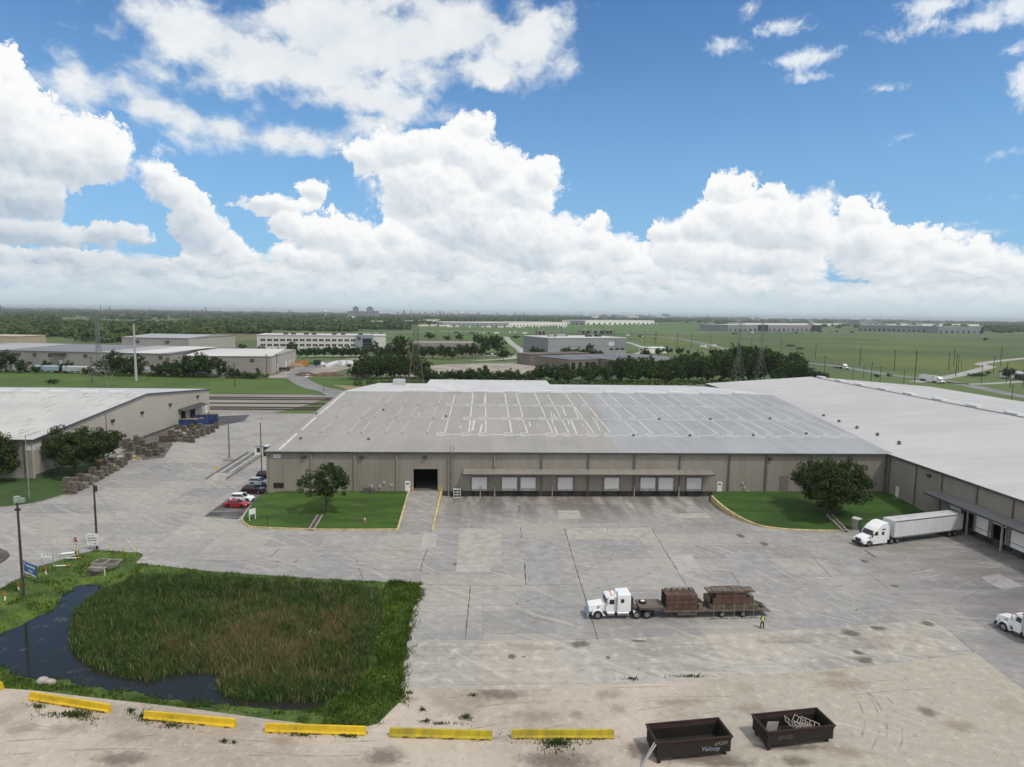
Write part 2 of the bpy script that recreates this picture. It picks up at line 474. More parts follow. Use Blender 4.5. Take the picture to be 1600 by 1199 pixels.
def strip_mesh(name, pts, w, z, mat, kind='structure'):
    r = ribbon(pts, w); n = len(r) // 2
    vs = [(p[0], p[1], z) for p in r]
    fs = [(i, i + 1, 2 * n - 2 - i, 2 * n - 1 - i) for i in range(n - 1)]
    me = bpy.data.meshes.new(name); me.from_pydata(vs, [], [f[::-1] for f in fs]); me.materials.append(mat)
    o = link(name, me)
    if kind: o['kind'] = kind
    return o

def kerb(name, pts, w, zb, zt, mat, parent=None):
    """A solid strip following pts (x, y[, ztop])."""
    r = ribbon(pts, w); n = len(r) // 2; b = MB()
    vs = []
    for i in range(n):
        t = pts[i][2] if len(pts[i]) > 2 else zt
        l, q = r[i], r[2 * n - 1 - i]
        vs += [(l[0], l[1], zb), (l[0], l[1], t), (q[0], q[1], t), (q[0], q[1], zb)]
    fs = []
    for i in range(n - 1):
        a, c = 4 * i, 4 * i + 4
        for k in range(4):
            fs.append((a + k, a + (k + 1) % 4, c + (k + 1) % 4, c + k))
    fs += [(0, 3, 2, 1), (4 * n - 4, 4 * n - 3, 4 * n - 2, 4 * n - 1)]
    b.add(vs, fs)
    return b.build(name, mat, parent)

def text(name, body, size, loc, rot, mat, parent=None, extrude=0.004, align='CENTER', shear=0.0):
    """Lettering as a flat-faced mesh."""
    cu_ = bpy.data.curves.new(name, 'FONT'); cu_.body = body; cu_.size = size; cu_.extrude = extrude
    cu_.align_x = align; cu_.align_y = 'CENTER'; cu_.resolution_u = 2; cu_.shear = shear
    t_ = bpy.data.objects.new(name, cu_); COL.objects.link(t_)
    dg = bpy.context.evaluated_depsgraph_get(); dg.update()
    me = bpy.data.meshes.new_from_object(t_.evaluated_get(dg))
    bpy.data.objects.remove(t_); bpy.data.curves.remove(cu_)
    me.name = name; me.materials.clear(); me.materials.append(mat)
    o = link(name, me, parent); o.location = loc; o.rotation_euler = rot
    return o

def each(name, mat, parent, items, bevel=0.0):
    return [b.build(name, mat, parent, bevel) for b in items]

# ------------------------------------------------------------------ materials
MATS = {}
def mat(name, col, rough=0.8, var=0.0, scale=1.0, metal=0.0, spec=0.5, bump=0.0, bscale=None, col2=None, coords='Object', detail=5.0, stretch=None, isl=0.0, spots=None, fac=(0.35, 0.65)):
    """Principled surface whose colour drifts by noise between two real colours."""
    if name in MATS: return MATS[name]
    M_ = bpy.data.materials.new(name); M_.use_nodes = True
    nt = M_.node_tree; nt.nodes.clear()
    vec = N(nt, 'ShaderNodeTexCoord').outputs[coords]
    if stretch: vec = VM(nt, 'MULTIPLY', vec, stretch)
    c = (*col, 1.0)
    if var > 0 or col2:
        n = NOISE(nt, vec, scale, detail, 0.6)
        k = STEP(nt, n, fac[0], fac[1])
        c2 = col2 if col2 else tuple(x * (1 - var) for x in col)
        c1 = col if col2 else tuple(min(1, x * (1 + var)) for x in col)
        c = MIX(nt, k, c1, c2)
    if spots:
        n = NOISE(nt, vec, spots[0], 6.0, 0.65)
        c = MIX(nt, STEP(nt, n, spots[1], spots[1] + 0.1, 0, spots[3] if len(spots) > 3 else 1.0), c, spots[2])
    if isl > 0:
        r = N(nt, 'ShaderNodeNewGeometry').outputs['Random Per Island']
        c = MIX(nt, 1.0, c, N(nt, 'ShaderNodeCombineColor', {0: MA(nt, 'MULTIPLY_ADD', r, 2 * isl, 1 - isl), 1: MA(nt, 'MULTIPLY_ADD', r, 2 * isl, 1 - isl), 2: MA(nt, 'MULTIPLY_ADD', r, 2 * isl, 1 - isl)}).outputs[0], 'MULTIPLY')
    b = N(nt, 'ShaderNodeBsdfPrincipled', {'Base Color': c, 'Roughness': rough, 'Metallic': metal, 'Specular IOR Level': spec})
    if bump > 0:
        h = NOISE(nt, vec, bscale or scale * 4, 5.0, 0.6)
        bp = N(nt, 'ShaderNodeBump', {'Height': h, 'Strength': 0.6, 'Distance': bump})
        nt.links.new(bp.outputs[0], b.inputs['Normal'])
    N(nt, 'ShaderNodeOutputMaterial', {'Surface': b.outputs[0]})
    MATS[name] = M_
    return M_

def foliage_mat(name, a, b, scale=0.35, objvar=True):
    M_ = bpy.data.materials.new(name); M_.use_nodes = True
    nt = M_.node_tree; nt.nodes.clear()
    geo = N(nt, 'ShaderNodeNewGeometry')
    r = geo.outputs['Random Per Island']
    n = NOISE(nt, N(nt, 'ShaderNodeTexCoord').outputs['Object'], scale, 3.0, 0.6)
    k = MA(nt, 'ADD', MA(nt, 'MULTIPLY', r, 0.55), MA(nt, 'MULTIPLY', STEP(nt, n, 0.35, 0.65), 0.45))
    c = MIX(nt, k, a, b)
    if objvar:
        rn = N(nt, 'ShaderNodeObjectInfo').outputs['Random']
        c = N(nt, 'ShaderNodeHueSaturation', {'Hue': MA(nt, 'MULTIPLY_ADD', rn, 0.03, 0.485), 'Saturation': 1.0, 'Value': MA(nt, 'MULTIPLY_ADD', rn, 0.5, 0.75), 'Fac': 1.0, 'Color': c}).outputs[0]
    d = N(nt, 'ShaderNodeBsdfPrincipled', {'Base Color': c, 'Roughness': 0.75, 'Specular IOR Level': 0.12})
    t = N(nt, 'ShaderNodeBsdfTranslucent', {'Color': c})
    mx = N(nt, 'ShaderNodeMixShader', {0: 0.22, 1: d.outputs[0], 2: t.outputs[0]})
    N(nt, 'ShaderNodeOutputMaterial', {'Surface': mx.outputs[0]})
    MATS[name] = M_
    return M_

def corrugated(name, col, pitch, axis=0, depth=0.02, var=0.06, scale=0.15, rough=0.55, col2=None, metal=0.0, stain=None):
    """Ribbed metal sheeting: ribs across the given object axis, weathered by noise."""
    M_ = bpy.data.materials.new(name); M_.use_nodes = True
    nt = M_.node_tree; nt.nodes.clear()
    vec = N(nt, 'ShaderNodeTexCoord').outputs['Object']
    s = N(nt, 'ShaderNodeSeparateXYZ', {0: vec})
    x = MA(nt, 'FRACT', MA(nt, 'DIVIDE', s.outputs[axis], pitch))
    tri = MA(nt, 'ABSOLUTE', MA(nt, 'SUBTRACT', x, 0.5))
    ribs = STEP(nt, tri, 0.12, 0.24)
    st = (1.0, 0.12, 0.12) if axis == 0 else (0.12, 1.0, 0.12)
    n = NOISE(nt, VM(nt, 'MULTIPLY', vec, st), scale * 4, 5.0, 0.6)
    n2 = NOISE(nt, vec, scale * 0.6, 5.0, 0.6)
    k = MA(nt, 'MULTIPLY_ADD', n, 0.5, MA(nt, 'MULTIPLY', n2, 0.5))
    c2 = col2 or tuple(v * (1 - var * 2) for v in col)
    c = MIX(nt, STEP(nt, k, 0.36, 0.64), tuple(min(1, v * (1 + var)) for v in col), c2)
    if stain:
        n3 = NOISE(nt, VM(nt, 'MULTIPLY', vec, st), 0.5, 6.0, 0.7)
        c = MIX(nt, STEP(nt, n3, 0.58, 0.75, 0, 0.5), c, stain)
    b = N(nt, 'ShaderNodeBsdfPrincipled', {'Base Color': c, 'Roughness': rough, 'Metallic': metal, 'Specular IOR Level': 0.3})
    bp = N(nt, 'ShaderNodeBump', {'Height': ribs, 'Strength': 0.9, 'Distance': depth})
    nt.links.new(bp.outputs[0], b.inputs['Normal'])
    N(nt, 'ShaderNodeOutputMaterial', {'Surface': b.outputs[0]})
    MATS[name] = M_
    return M_

def glass(name, col=(0.02, 0.025, 0.03), rough=0.08):
    return mat(name, col, rough=rough, spec=0.7)

# common
mat('white_paint', (0.72, 0.74, 0.75), 0.45, var=0.06, scale=0.8)
mat('truck_white', (0.80, 0.82, 0.84), 0.28, var=0.03, scale=0.7)
mat('chrome', (0.62, 0.63, 0.65), 0.22, metal=1.0)
mat('alloy', (0.42, 0.43, 0.45), 0.35, metal=0.9, var=0.1, scale=3)
mat('tyre', (0.018, 0.018, 0.019), 0.85, var=0.2, scale=4)
mat('black_paint', (0.016, 0.016, 0.017), 0.5, var=0.2, scale=2)
mat('chassis', (0.035, 0.033, 0.032), 0.7, var=0.3, scale=2)
glass('window_glass')
mat('dark_interior', (0.006, 0.006, 0.007), 0.95)
mat('pole_wood', (0.055, 0.042, 0.034), 0.9, var=0.35, scale=3, stretch=(1, 1, .15), coords='Object')
mat('galvanised', (0.36, 0.38, 0.40), 0.5, metal=0.3, var=0.12, scale=1.5)
mat('tower_steel', (0.20, 0.215, 0.22), 0.6, metal=0.2, var=0.12, scale=0.4)
mat('yellow_paint', (0.62, 0.44, 0.10), 0.6, var=0.18, scale=1.5, spots=(2.2, 0.62, (0.34, 0.29, 0.20)))
mat('bollard_yellow', (0.62, 0.45, 0.06), 0.5, var=0.12, scale=2)
mat('red_lamp', (0.35, 0.02, 0.015), 0.3)
mat('amber', (0.6, 0.22, 0.03), 0.3)
mat('headlamp', (0.7, 0.72, 0.74), 0.12)
mat('rust', (0.10, 0.045, 0.028), 0.9, var=0.35, scale=1.2)
mat('concrete_old', (0.30, 0.285, 0.26), 0.9, var=0.15, scale=0.8, bump=0.02)

# ------------------------------------------------------------------ ground
rng = np.random.default_rng(7)
def px_poly(pts, z=0.0):
    return [G(p[0], p[1], z) if len(p) == 2 else (p[0], p[1]) for p in pts]
def pt(x, y):           # a world point inside a pixel outline
    return (x, y, 'w')

BANK = px_poly([(-220, 1030), (0, 921), (60, 886), (118, 868), (150, 860), (218, 864), (224, 868), (212, 880), (330, 893), (500, 905), (655, 912), (657, 930), (642, 960), (634, 1020), (626, 1075),
                (630, 1092), (612, 1110), (590, 1132), (545, 1142), (480, 1132), (400, 1122), (300, 1108), (230, 1100), (140, 1090), (50, 1079), (0, 1076), (-220, 1078)])
ga = mat('grass_field', (0.090, 0.135, 0.036), 0.95, scale=0.004, col2=(0.050, 0.085, 0.024), detail=9, spots=(0.0016, 0.55, (0.11, 0.12, 0.05), 0.8), fac=(0.38, 0.62))
R_ = 32000.0
sheet('ground', [(-R_, -600), (R_, -600), (R_, R_), (-R_, R_)], 0.0, ga, holes=[BANK])

# concrete of the yard: cast slabs, worn and stained
def BLOTS(nt, P0, blots, n, amp=1.0, lo=1.05, hi=0.45):
    """Stains where they lie: soft ragged patches given by photo position and size."""
    acc = None
    for (px, py, rx, ry) in blots:
        x, y = G(px, py); x2, _ = G(px + rx, py); _, y2 = G(px, py - ry)
        a, b_ = 1 / max(.2, x2 - x), 1 / max(.2, y2 - y)
        d = VM(nt, 'LENGTH', VM(nt, 'MULTIPLY_ADD', P0, (a, b_, 0.0), (-x * a, -y * b_, 0.0)))
        acc = d if acc is None else MA(nt, 'MINIMUM', acc, d)
    return STEP(nt, MA(nt, 'ADD', acc, MA(nt, 'MULTIPLY', MA(nt, 'SUBTRACT', n, 0.5), amp)), hi, lo, 1.0, 0.0)

DARK_YARD = [(1157, 838, 7, 4), (1194, 850, 8, 4), (711, 882, 4, 2.5), (905, 1007, 22, 6), (1000, 1002, 14, 2.4), (1398, 916, 6, 2.6), (1330, 990, 18, 6), (1352, 1032, 17, 6), (1448, 975, 14, 5), (1372, 982, 14, 4), (1519, 1033, 24, 9), (1350, 877, 9, 3), (1360, 866, 4, 8), (558, 878, 3, 2), (737, 823, 3, 1.6), (1340, 1020, 9, 5), (800, 1027, 8, 5), (818, 1027, 5, 2), (950, 1028, 5, 3)]
MILD_YARD = [(1600, 965, 50, 18), (1240, 1000, 60, 8), (1350, 1005, 50, 12), (830, 1012, 40, 7), (690, 1012, 20, 6), (1060, 968, 120, 9), (960, 975, 50, 6), (1500, 890, 80, 20), (1420, 860, 70, 9), (1080, 1045, 60, 5)]
DARK_DIRT = [(190, 1187, 40, 13), (600, 1183, 32, 14), (780, 1086, 44, 9), (870, 1190, 60, 15), (1000, 1172, 24, 14), (1130, 1193, 50, 7), (1448, 1113, 13, 9), (1100, 1186, 60, 9), (1230, 1168, 60, 5), (728, 1121, 10, 5), (1245, 1190, 26, 8)]
MILD_DIRT = [(35, 1138, 24, 11), (100, 1140, 32, 10), (200, 1152, 34, 9), (965, 1108, 14, 7), (1175, 1108, 26, 9), (950, 1085, 22, 6), (900, 1118, 12, 6), (440, 1158, 22, 6), (1320, 1070, 34, 10), (1300, 1055, 20, 6), (1500, 1135, 24, 10), (830, 1120, 40, 10), (1060, 1098, 40, 6), (640, 1092, 16, 4), (1320, 1175, 30, 10)]
def yard_material(name, base, warm, cool, joint=True, rough_tone=0.0):
    M_ = bpy.data.materials.new(name); M_.use_nodes = True
    nt = M_.node_tree; nt.nodes.clear()
    P0 = N(nt, 'ShaderNodeTexCoord').outputs['Object']
    u = MA(nt, 'SUBTRACT', VM(nt, 'DOT_PRODUCT', P0, (float(SU[0]), float(SU[1]), 0)), float(SO @ SU))
    v = MA(nt, 'SUBTRACT', VM(nt, 'DOT_PRODUCT', P0, (float(SV[0]), float(SV[1]), 0)), float(SO @ SV))
    uv = N(nt, 'ShaderNodeCombineXYZ', {0: u, 1: v, 2: 0.0}).outputs[0]
    wob = NOISE(nt, uv, 0.5, 3.0, 0.6, out=1)
    uvw = VM(nt, 'ADD', uv, VM(nt, 'MULTIPLY', VM(nt, 'SUBTRACT', wob, (.5, .5, .5)), (0.12, 0.12, 0)))
    br = N(nt, 'ShaderNodeTexBrick', {'Vector': uvw, 'Color1': (0, 0, 0, 1), 'Color2': (1, 1, 1, 1), 'Mortar': (0.5, 0.5, 0.5, 1), 'Scale': 1.0, 'Mortar Size': 0.035, 'Mortar Smooth': 0.6, 'Bias': 0.0, 'Brick Width': 9.15, 'Row Height': 6.1}, offset=0.0)
    tone = N(nt, 'ShaderNodeSeparateColor', {0: br.outputs['Color']}).outputs[0]
    n1 = NOISE(nt, uv, 0.06, 6.0, 0.62)
    n2 = NOISE(nt, uv, 0.7, 7.0, 0.68)
    n3 = NOISE(nt, VM(nt, 'MULTIPLY', uv, (0.05, 0.9, 1)), 1.0, 5.0, 0.7)
    r1 = N(nt, 'ShaderNodeVectorRotate', {'Vector': uv, 'Angle': math.radians(38)}, rotation_type='Z_AXIS').outputs[0]
    wr = NOISE(nt, uv, 0.03, 2.0, 0.5, out=1)
    r1 = VM(nt, 'ADD', r1, VM(nt, 'MULTIPLY', wr, (14.0, 14.0, 0)))
    n4 = NOISE(nt, VM(nt, 'MULTIPLY', r1, (0.045, 1.3, 1)), 1.0, 5.0, 0.72)
    c = MIX(nt, STEP(nt, n1, 0.36, 0.66), base, cool)
    c = MIX(nt, MA(nt, 'MULTIPLY', STEP(nt, tone, 0.62, 0.9), 0.55), c, warm)
    c = MIX(nt, MA(nt, 'MULTIPLY', STEP(nt, tone, 0.30, 0.1), 0.30), c, tuple(x * 0.70 for x in cool))
    c = MIX(nt, MA(nt, 'MULTIPLY', STEP(nt, n2, 0.5, 0.70), 0.45 + rough_tone), c, tuple(min(1, x * 1.45) for x in base))
    c = MIX(nt, MA(nt, 'MULTIPLY', STEP(nt, n2, 0.48, 0.30), 0.45 + rough_tone), c, tuple(x * 0.55 for x in base))
    c = MIX(nt, MA(nt, 'MULTIPLY', STEP(nt, n3, 0.52, 0.68), 0.42), c, (0.19, 0.18, 0.172))
    c = MIX(nt, MA(nt, 'MULTIPLY', STEP(nt, n4, 0.54, 0.68), 0.55), c, (0.50, 0.485, 0.46))
    c = MIX(nt, MA(nt, 'MULTIPLY', STEP(nt, n4, 0.44, 0.30), 0.45), c, (0.135, 0.132, 0.13))
    if joint:
        jn = STEP(nt, NOISE(nt, uv, 0.09, 3.0, 0.6), 0.42, 0.62, 0.12, 0.6)
        c = MIX(nt, MA(nt, 'MULTIPLY', br.outputs['Fac'], jn), c, (0.07, 0.066, 0.062))
        # oil and tyre grime where lorries back on to the front docks
        d1 = MA(nt, 'MULTIPLY', STEP(nt, v, -26.0, -3.0), MA(nt, 'MULTIPLY', STEP(nt, u, 34, 41), STEP(nt, u, 104, 92)))
        d1 = MA(nt, 'MULTIPLY', d1, STEP(nt, NOISE(nt, VM(nt, 'MULTIPLY', uv, (0.55, 0.09, 1)), 0.6, 5.0, 0.65), 0.30, 0.62))
        c = MIX(nt, MA(nt, 'MULTIPLY', d1, 0.72), c, (0.085, 0.072, 0.062))
        d2 = MA(nt, 'MULTIPLY', STEP(nt, u, 92.0, 131.0), STEP(nt, v, -17.0, -32.0))  # concrete darkens towards the wing wall
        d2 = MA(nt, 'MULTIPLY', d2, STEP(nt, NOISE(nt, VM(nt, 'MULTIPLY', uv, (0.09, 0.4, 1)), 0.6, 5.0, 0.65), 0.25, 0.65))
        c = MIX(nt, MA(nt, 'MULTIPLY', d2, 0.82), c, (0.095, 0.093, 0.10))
    if name != 'ramp_concrete':
        c = MIX(nt, MA(nt, 'MULTIPLY', BLOTS(nt, P0, MILD_YARD, n2, 1.6, 1.3, 0.2), 0.35), c, (0.17, 0.155, 0.14))
        c = MIX(nt, MA(nt, 'MULTIPLY', BLOTS(nt, P0, DARK_YARD, n2, 1.5), 0.80), c, (0.085, 0.075, 0.064))
    b = N(nt, 'ShaderNodeBsdfPrincipled', {'Base Color': c, 'Roughness': 0.88, 'Specular IOR Level': 0.25})
    bp = N(nt, 'ShaderNodeBump', {'Height': n2, 'Strength': 0.4, 'Distance': 0.03})
    nt.links.new(bp.outputs[0], b.inputs['Normal'])
    N(nt, 'ShaderNodeOutputMaterial', {'Surface': b.outputs[0]})
    MATS[name] = M_
    return M_
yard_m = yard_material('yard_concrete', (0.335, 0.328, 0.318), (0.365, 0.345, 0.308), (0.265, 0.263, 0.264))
old_m = yard_material('worn_concrete', (0.40, 0.38, 0.345), (0.41, 0.38, 0.32), (0.32, 0.308, 0.285), joint=False, rough_tone=0.25)
yard = px_poly([(-220, 1030), (0, 921), (60, 886), (118, 868), (150, 860), (218, 864), (224, 868), (212, 880), (330, 893), (500, 905), (655, 912), (657, 930), (642, 960), (634, 1020), (626, 1075)])
yard += px_poly([(628, 1084), (800, 1090), (1050, 1082), (1350, 1056), (1525, 1038), (1620, 1110), (1820, 1260)])
yard += [W(190, -75), W(190, -20), W(120, 2), W(120, 60), W(100, 112), W(40, 114), W(-70, 114), W(-150, 100), W(-190, 40), W(-190, -60)]
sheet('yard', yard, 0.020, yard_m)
sheet('concrete_apron', px_poly([(641, 1000), (760, 1001), (900, 1001), (1200, 988), (1340, 977), (1455, 969), (1482, 985), (1522, 1020), (1340, 1043), (1050, 1068), (800, 1079), (632, 1077)]), 0.026, old_m)

# caliche lot in the foreground
def dirt_material():
    M_ = bpy.data.materials.new('caliche'); M_.use_nodes = True
    nt = M_.node_tree; nt.nodes.clear()
    P0 = N(nt, 'ShaderNodeTexCoord').outputs['Object']
    n1 = NOISE(nt, P0, 0.11, 7.0, 0.6)
    n2 = NOISE(nt, P0, 1.1, 8.0, 0.7)
    n3 = NOISE(nt, P0, 0.055, 4.0, 0.55)
    w = NOISE(nt, P0, 0.05, 2.0, 0.5, out=1)
    r1 = N(nt, 'ShaderNodeVectorRotate', {'Vector': P0, 'Angle': math.radians(28)}, rotation_type='Z_AXIS').outputs[0]
    r1 = VM(nt, 'ADD', r1, VM(nt, 'MULTIPLY', w, (16, 16, 0)))
    n4 = NOISE(nt, VM(nt, 'MULTIPLY', r1, (0.06, 1.6, 1)), 1.0, 6.0, 0.72)
    c = MIX(nt, STEP(nt, n3, 0.38, 0.60), (0.48, 0.425, 0.365), (0.35, 0.305, 0.26))
    sp = N(nt, 'ShaderNodeSeparateXYZ', {0: P0})
    c = MIX(nt, STEP(nt, MA(nt, 'ADD', sp.outputs[0], MA(nt, 'MULTIPLY', n3, 40)), 30, 52), c, (0.385, 0.36, 0.31))
    c = MIX(nt, MA(nt, 'MULTIPLY', STEP(nt, n2, 0.50, 0.72), 0.55), c, (0.60, 0.545, 0.475))
    c = MIX(nt, MA(nt, 'MULTIPLY', STEP(nt, n2, 0.46, 0.30), 0.45), c, (0.20, 0.165, 0.135))
    c = MIX(nt, MA(nt, 'MULTIPLY', STEP(nt, n4, 0.56, 0.70), 0.40), c, (0.56, 0.52, 0.47))
    c = MIX(nt, MA(nt, 'MULTIPLY', STEP(nt, n4, 0.44, 0.32), 0.36), c, (0.22, 0.195, 0.165))
    c = MIX(nt, MA(nt, 'MULTIPLY', STEP(nt, n1, 0.56, 0.68), 0.40), c, (0.26, 0.21, 0.165))
    c = MIX(nt, MA(nt, 'MULTIPLY', BLOTS(nt, P0, MILD_DIRT, n2, 1.8, 1.5, 0.2), 0.62), c, (0.23, 0.188, 0.15))
    c = MIX(nt, MA(nt, 'MULTIPLY', BLOTS(nt, P0, DARK_DIRT, n2, 1.6, 1.45, 0.3), 0.78), c, (0.130, 0.108, 0.088))
    g = N(nt, 'ShaderNodeTexVoronoi', {'Vector': P0, 'Scale': 2.6, 'Randomness': 1.0}, feature='F1')
    cells = N(nt, 'ShaderNodeSeparateColor', {0: g.outputs['Color']})
    spot = MA(nt, 'MULTIPLY', STEP(nt, g.outputs['Distance'], 0.22, 0.10), STEP(nt, cells.outputs[0], 0.80, 0.84))
    c = MIX(nt, MA(nt, 'MULTIPLY', spot, 0.7), c, (0.10, 0.085, 0.07))
    b = N(nt, 'ShaderNodeBsdfPrincipled', {'Base Color': c, 'Roughness': 0.95, 'Specular IOR Level': 0.15})
    bp = N(nt, 'ShaderNodeBump', {'Height': n2, 'Strength': 0.7, 'Distance': 0.10})
    nt.links.new(bp.outputs[0], b.inputs['Normal'])
    N(nt, 'ShaderNodeOutputMaterial', {'Surface': b.outputs[0]})
    return M_
dirt_m = dirt_material()
dirt = px_poly([(626, 1075), (700, 1076), (800, 1078), (1050, 1067), (1350, 1042), (1524, 1021), (1600, 1078), (1760, 1195)]) + [(120, 10), (-120, 10)] + \
    px_poly([(-220, 1078), (0, 1076), (50, 1079), (140, 1090), (230, 1100), (300, 1108), (400, 1122), (480, 1132), (545, 1142), (590, 1132), (612, 1110), (630, 1092)])
sheet('dirt_lot', dirt, 0.032, dirt_m)

# ------------------------------------------------------------------ pond basin, water, bank grass, reeds
ZW = -0.85
WATER = px_poly([(-220, 1050), (-30, 1012), (20, 985), (55, 970), (90, 952), (104, 940), (112, 926), (122, 918), (150, 917), (172, 930), (230, 940), (330, 945), (470, 948), (505, 970), (520, 1010), (515, 1060), (512, 1085), (490, 1104),
                 (430, 1101), (330, 1094), (262, 1087), (220, 1080), (160, 1068), (110, 1058), (60, 1055), (0, 1036), (-220, 1062)], ZW)
POOL2 = px_poly([(140, 896), (150, 889), (163, 884), (158, 892), (146, 899)], ZW)
REED = px_poly([(135, 940), (114, 960), (106, 988), (112, 1020), (136, 1042), (168, 1054), (205, 1065), (230, 1067), (262, 1059), (300, 1053), (335, 1055), (340, 1085), (372, 1096), (440, 1100), (520, 1100), (560, 1088), (584, 1050), (594, 1000), (600, 955), (594, 934), (540, 926), (490, 921), (330, 912), (215, 911), (165, 924)], ZW)
def poly_np(p): return np.array([q[:2] for q in p])
def inside(P_, poly):
    x, y = P_[:, 0], P_[:, 1]; r = np.zeros(len(P_), bool); n = len(poly); j = n - 1
    for i in range(n):
        xi, yi = poly[i]; xj, yj = poly[j]
        c_ = ((yi > y) != (yj > y)) & (x < (xj - xi) * (y - yi) / (yj - yi + 1e-12) + xi)
        r ^= c_; j = i
    return r
def edge_dist(P_, poly):
    d = np.full(len(P_), 1e9); n = len(poly)
    for i in range(n):
        a, b = poly[i], poly[(i + 1) % n]; ab = b - a
        t = np.clip(((P_ - a) @ ab) / (ab @ ab + 1e-12), 0, 1)
        q = a + t[:, None] * ab
        d = np.minimum(d, np.hypot(*(P_ - q).T))
    return d
def vnoise(P_, s, seed):
    r = np.random.default_rng(seed); tab = r.random((256, 256)); q = P_ / s
    i = np.floor(q).astype(int); f = q - i; f = f * f * (3 - 2 * f)
    g = lambda a, b: tab[(i[:, 0] + a) % 256, (i[:, 1] + b) % 256]
    return (g(0, 0) * (1 - f[:, 0]) + g(1, 0) * f[:, 0]) * (1 - f[:, 1]) + (g(0, 1) * (1 - f[:, 0]) + g(1, 1) * f[:, 0]) * f[:, 1]
bankp, waterp, pool2p, reedp = map(poly_np, (BANK, WATER, POOL2, REED))
def bank_z(P_):
    sd = np.where(inside(P_, waterp), -1, 1) * edge_dist(P_, waterp)
    sd2 = np.where(inside(P_, pool2p), -1, 1) * edge_dist(P_, pool2p)
    sd = np.minimum(sd, sd2) + (vnoise(P_, 1.6, 3) - 0.5) * 0.9
    db = edge_dist(P_, bankp)
    t = np.clip(sd / 4.5, 0, 1); t = t * t * (3 - 2 * t)
    z = np.where(sd < 0, ZW - 0.08 + np.maximum(sd, -2.5) * 0.25, ZW - 0.08 + t * (0.95 + 0.12))
    z += (vnoise(P_, 0.7, 5) - 0.5) * 0.10 + (vnoise(P_, 2.7, 6) - 0.5) * 0.12
    e = np.clip(db / 1.2, 0, 1)
    return z * e + 0.004 * (1 - e)
def dens(poly, step):
    out = []
    for i in range(len(poly)):
        a, b = poly[i], poly[(i + 1) % len(poly)]; k = max(1, int(np.hypot(*(b - a)) / step))
        out += [a + (b - a) * j / k for j in range(k)]
    return np.array(out)
bd = dens(bankp, 1.2)
x0, y0 = bankp.min(0); x1, y1 = bankp.max(0)
gx, gy = np.meshgrid(np.arange(x0, x1, 0.55), np.arange(y0, y1, 0.55))
gp = np.stack([gx.ravel(), gy.ravel()], 1); gp += rng.uniform(-.15, .15, gp.shape)
gp = gp[inside(gp, bankp) & (edge_dist(gp, bankp) > 0.35)]
allp = np.vstack([bd, gp])
res = delaunay_2d_cdt([Vector(p) for p in allp], [(i, (i + 1) % len(bd)) for i in range(len(bd))], [], 1, 1e-4)
vv = np.array([(p.x, p.y) for p in res[0]]); zz = bank_z(vv)
me = bpy.data.meshes.new('pond_bank'); me.from_pydata([(a[0], a[1], b) for a, b in zip(vv, zz)], [], [tuple(f) for f in res[2]])
bank_m = mat('bank_grass', (0.098, 0.155, 0.018), 0.95, scale=0.35, col2=(0.045, 0.088, 0.014), detail=8, bump=0.12, bscale=3.0, spots=(0.22, 0.58, (0.085, 0.095, 0.03), 0.75), fac=(0.32, 0.62))
me.materials.append(bank_m); me.polygons.foreach_set('use_smooth', [True] * len(me.polygons))
tag(link('pond_bank', me), kind='structure')
wm = bpy.data.materials.new('pond_water'); wm.use_nodes = True
nt = wm.node_tree; nt.nodes.clear()
scum = STEP(nt, NOISE(nt, N(nt, 'ShaderNodeTexCoord').outputs['Object'], 0.45, 7.0, 0.68), 0.55, 0.72)
wb = N(nt, 'ShaderNodeBsdfPrincipled', {'Base Color': MIX(nt, scum, (0.022, 0.024, 0.020), (0.060, 0.066, 0.036)), 'Roughness': MA(nt, 'MULTIPLY_ADD', scum, 0.32, 0.05), 'IOR': 1.33, 'Specular IOR Level': 0.5})
bp = N(nt, 'ShaderNodeBump', {'Height': NOISE(nt, N(nt, 'ShaderNodeTexCoord').outputs['Object'], 1.1, 3.0, 0.5), 'Strength': 0.05, 'Distance': 0.05})
nt.links.new(bp.outputs[0], wb.inputs['Normal'])
N(nt, 'ShaderNodeOutputMaterial', {'Surface': wb.outputs[0]})
hull = [(x0 + 1.5, y0 + 1.0), (x1 - 1.5, y0 + 1.0), (x1 - 1.5, y1 - 1.0), (x0 + 1.5, y1 - 1.0)]
wpoly = [tuple(p) for p in bankp + (bankp.mean(0) - bankp) * 0.03]
sheet('pond_water', wpoly, ZW, wm)

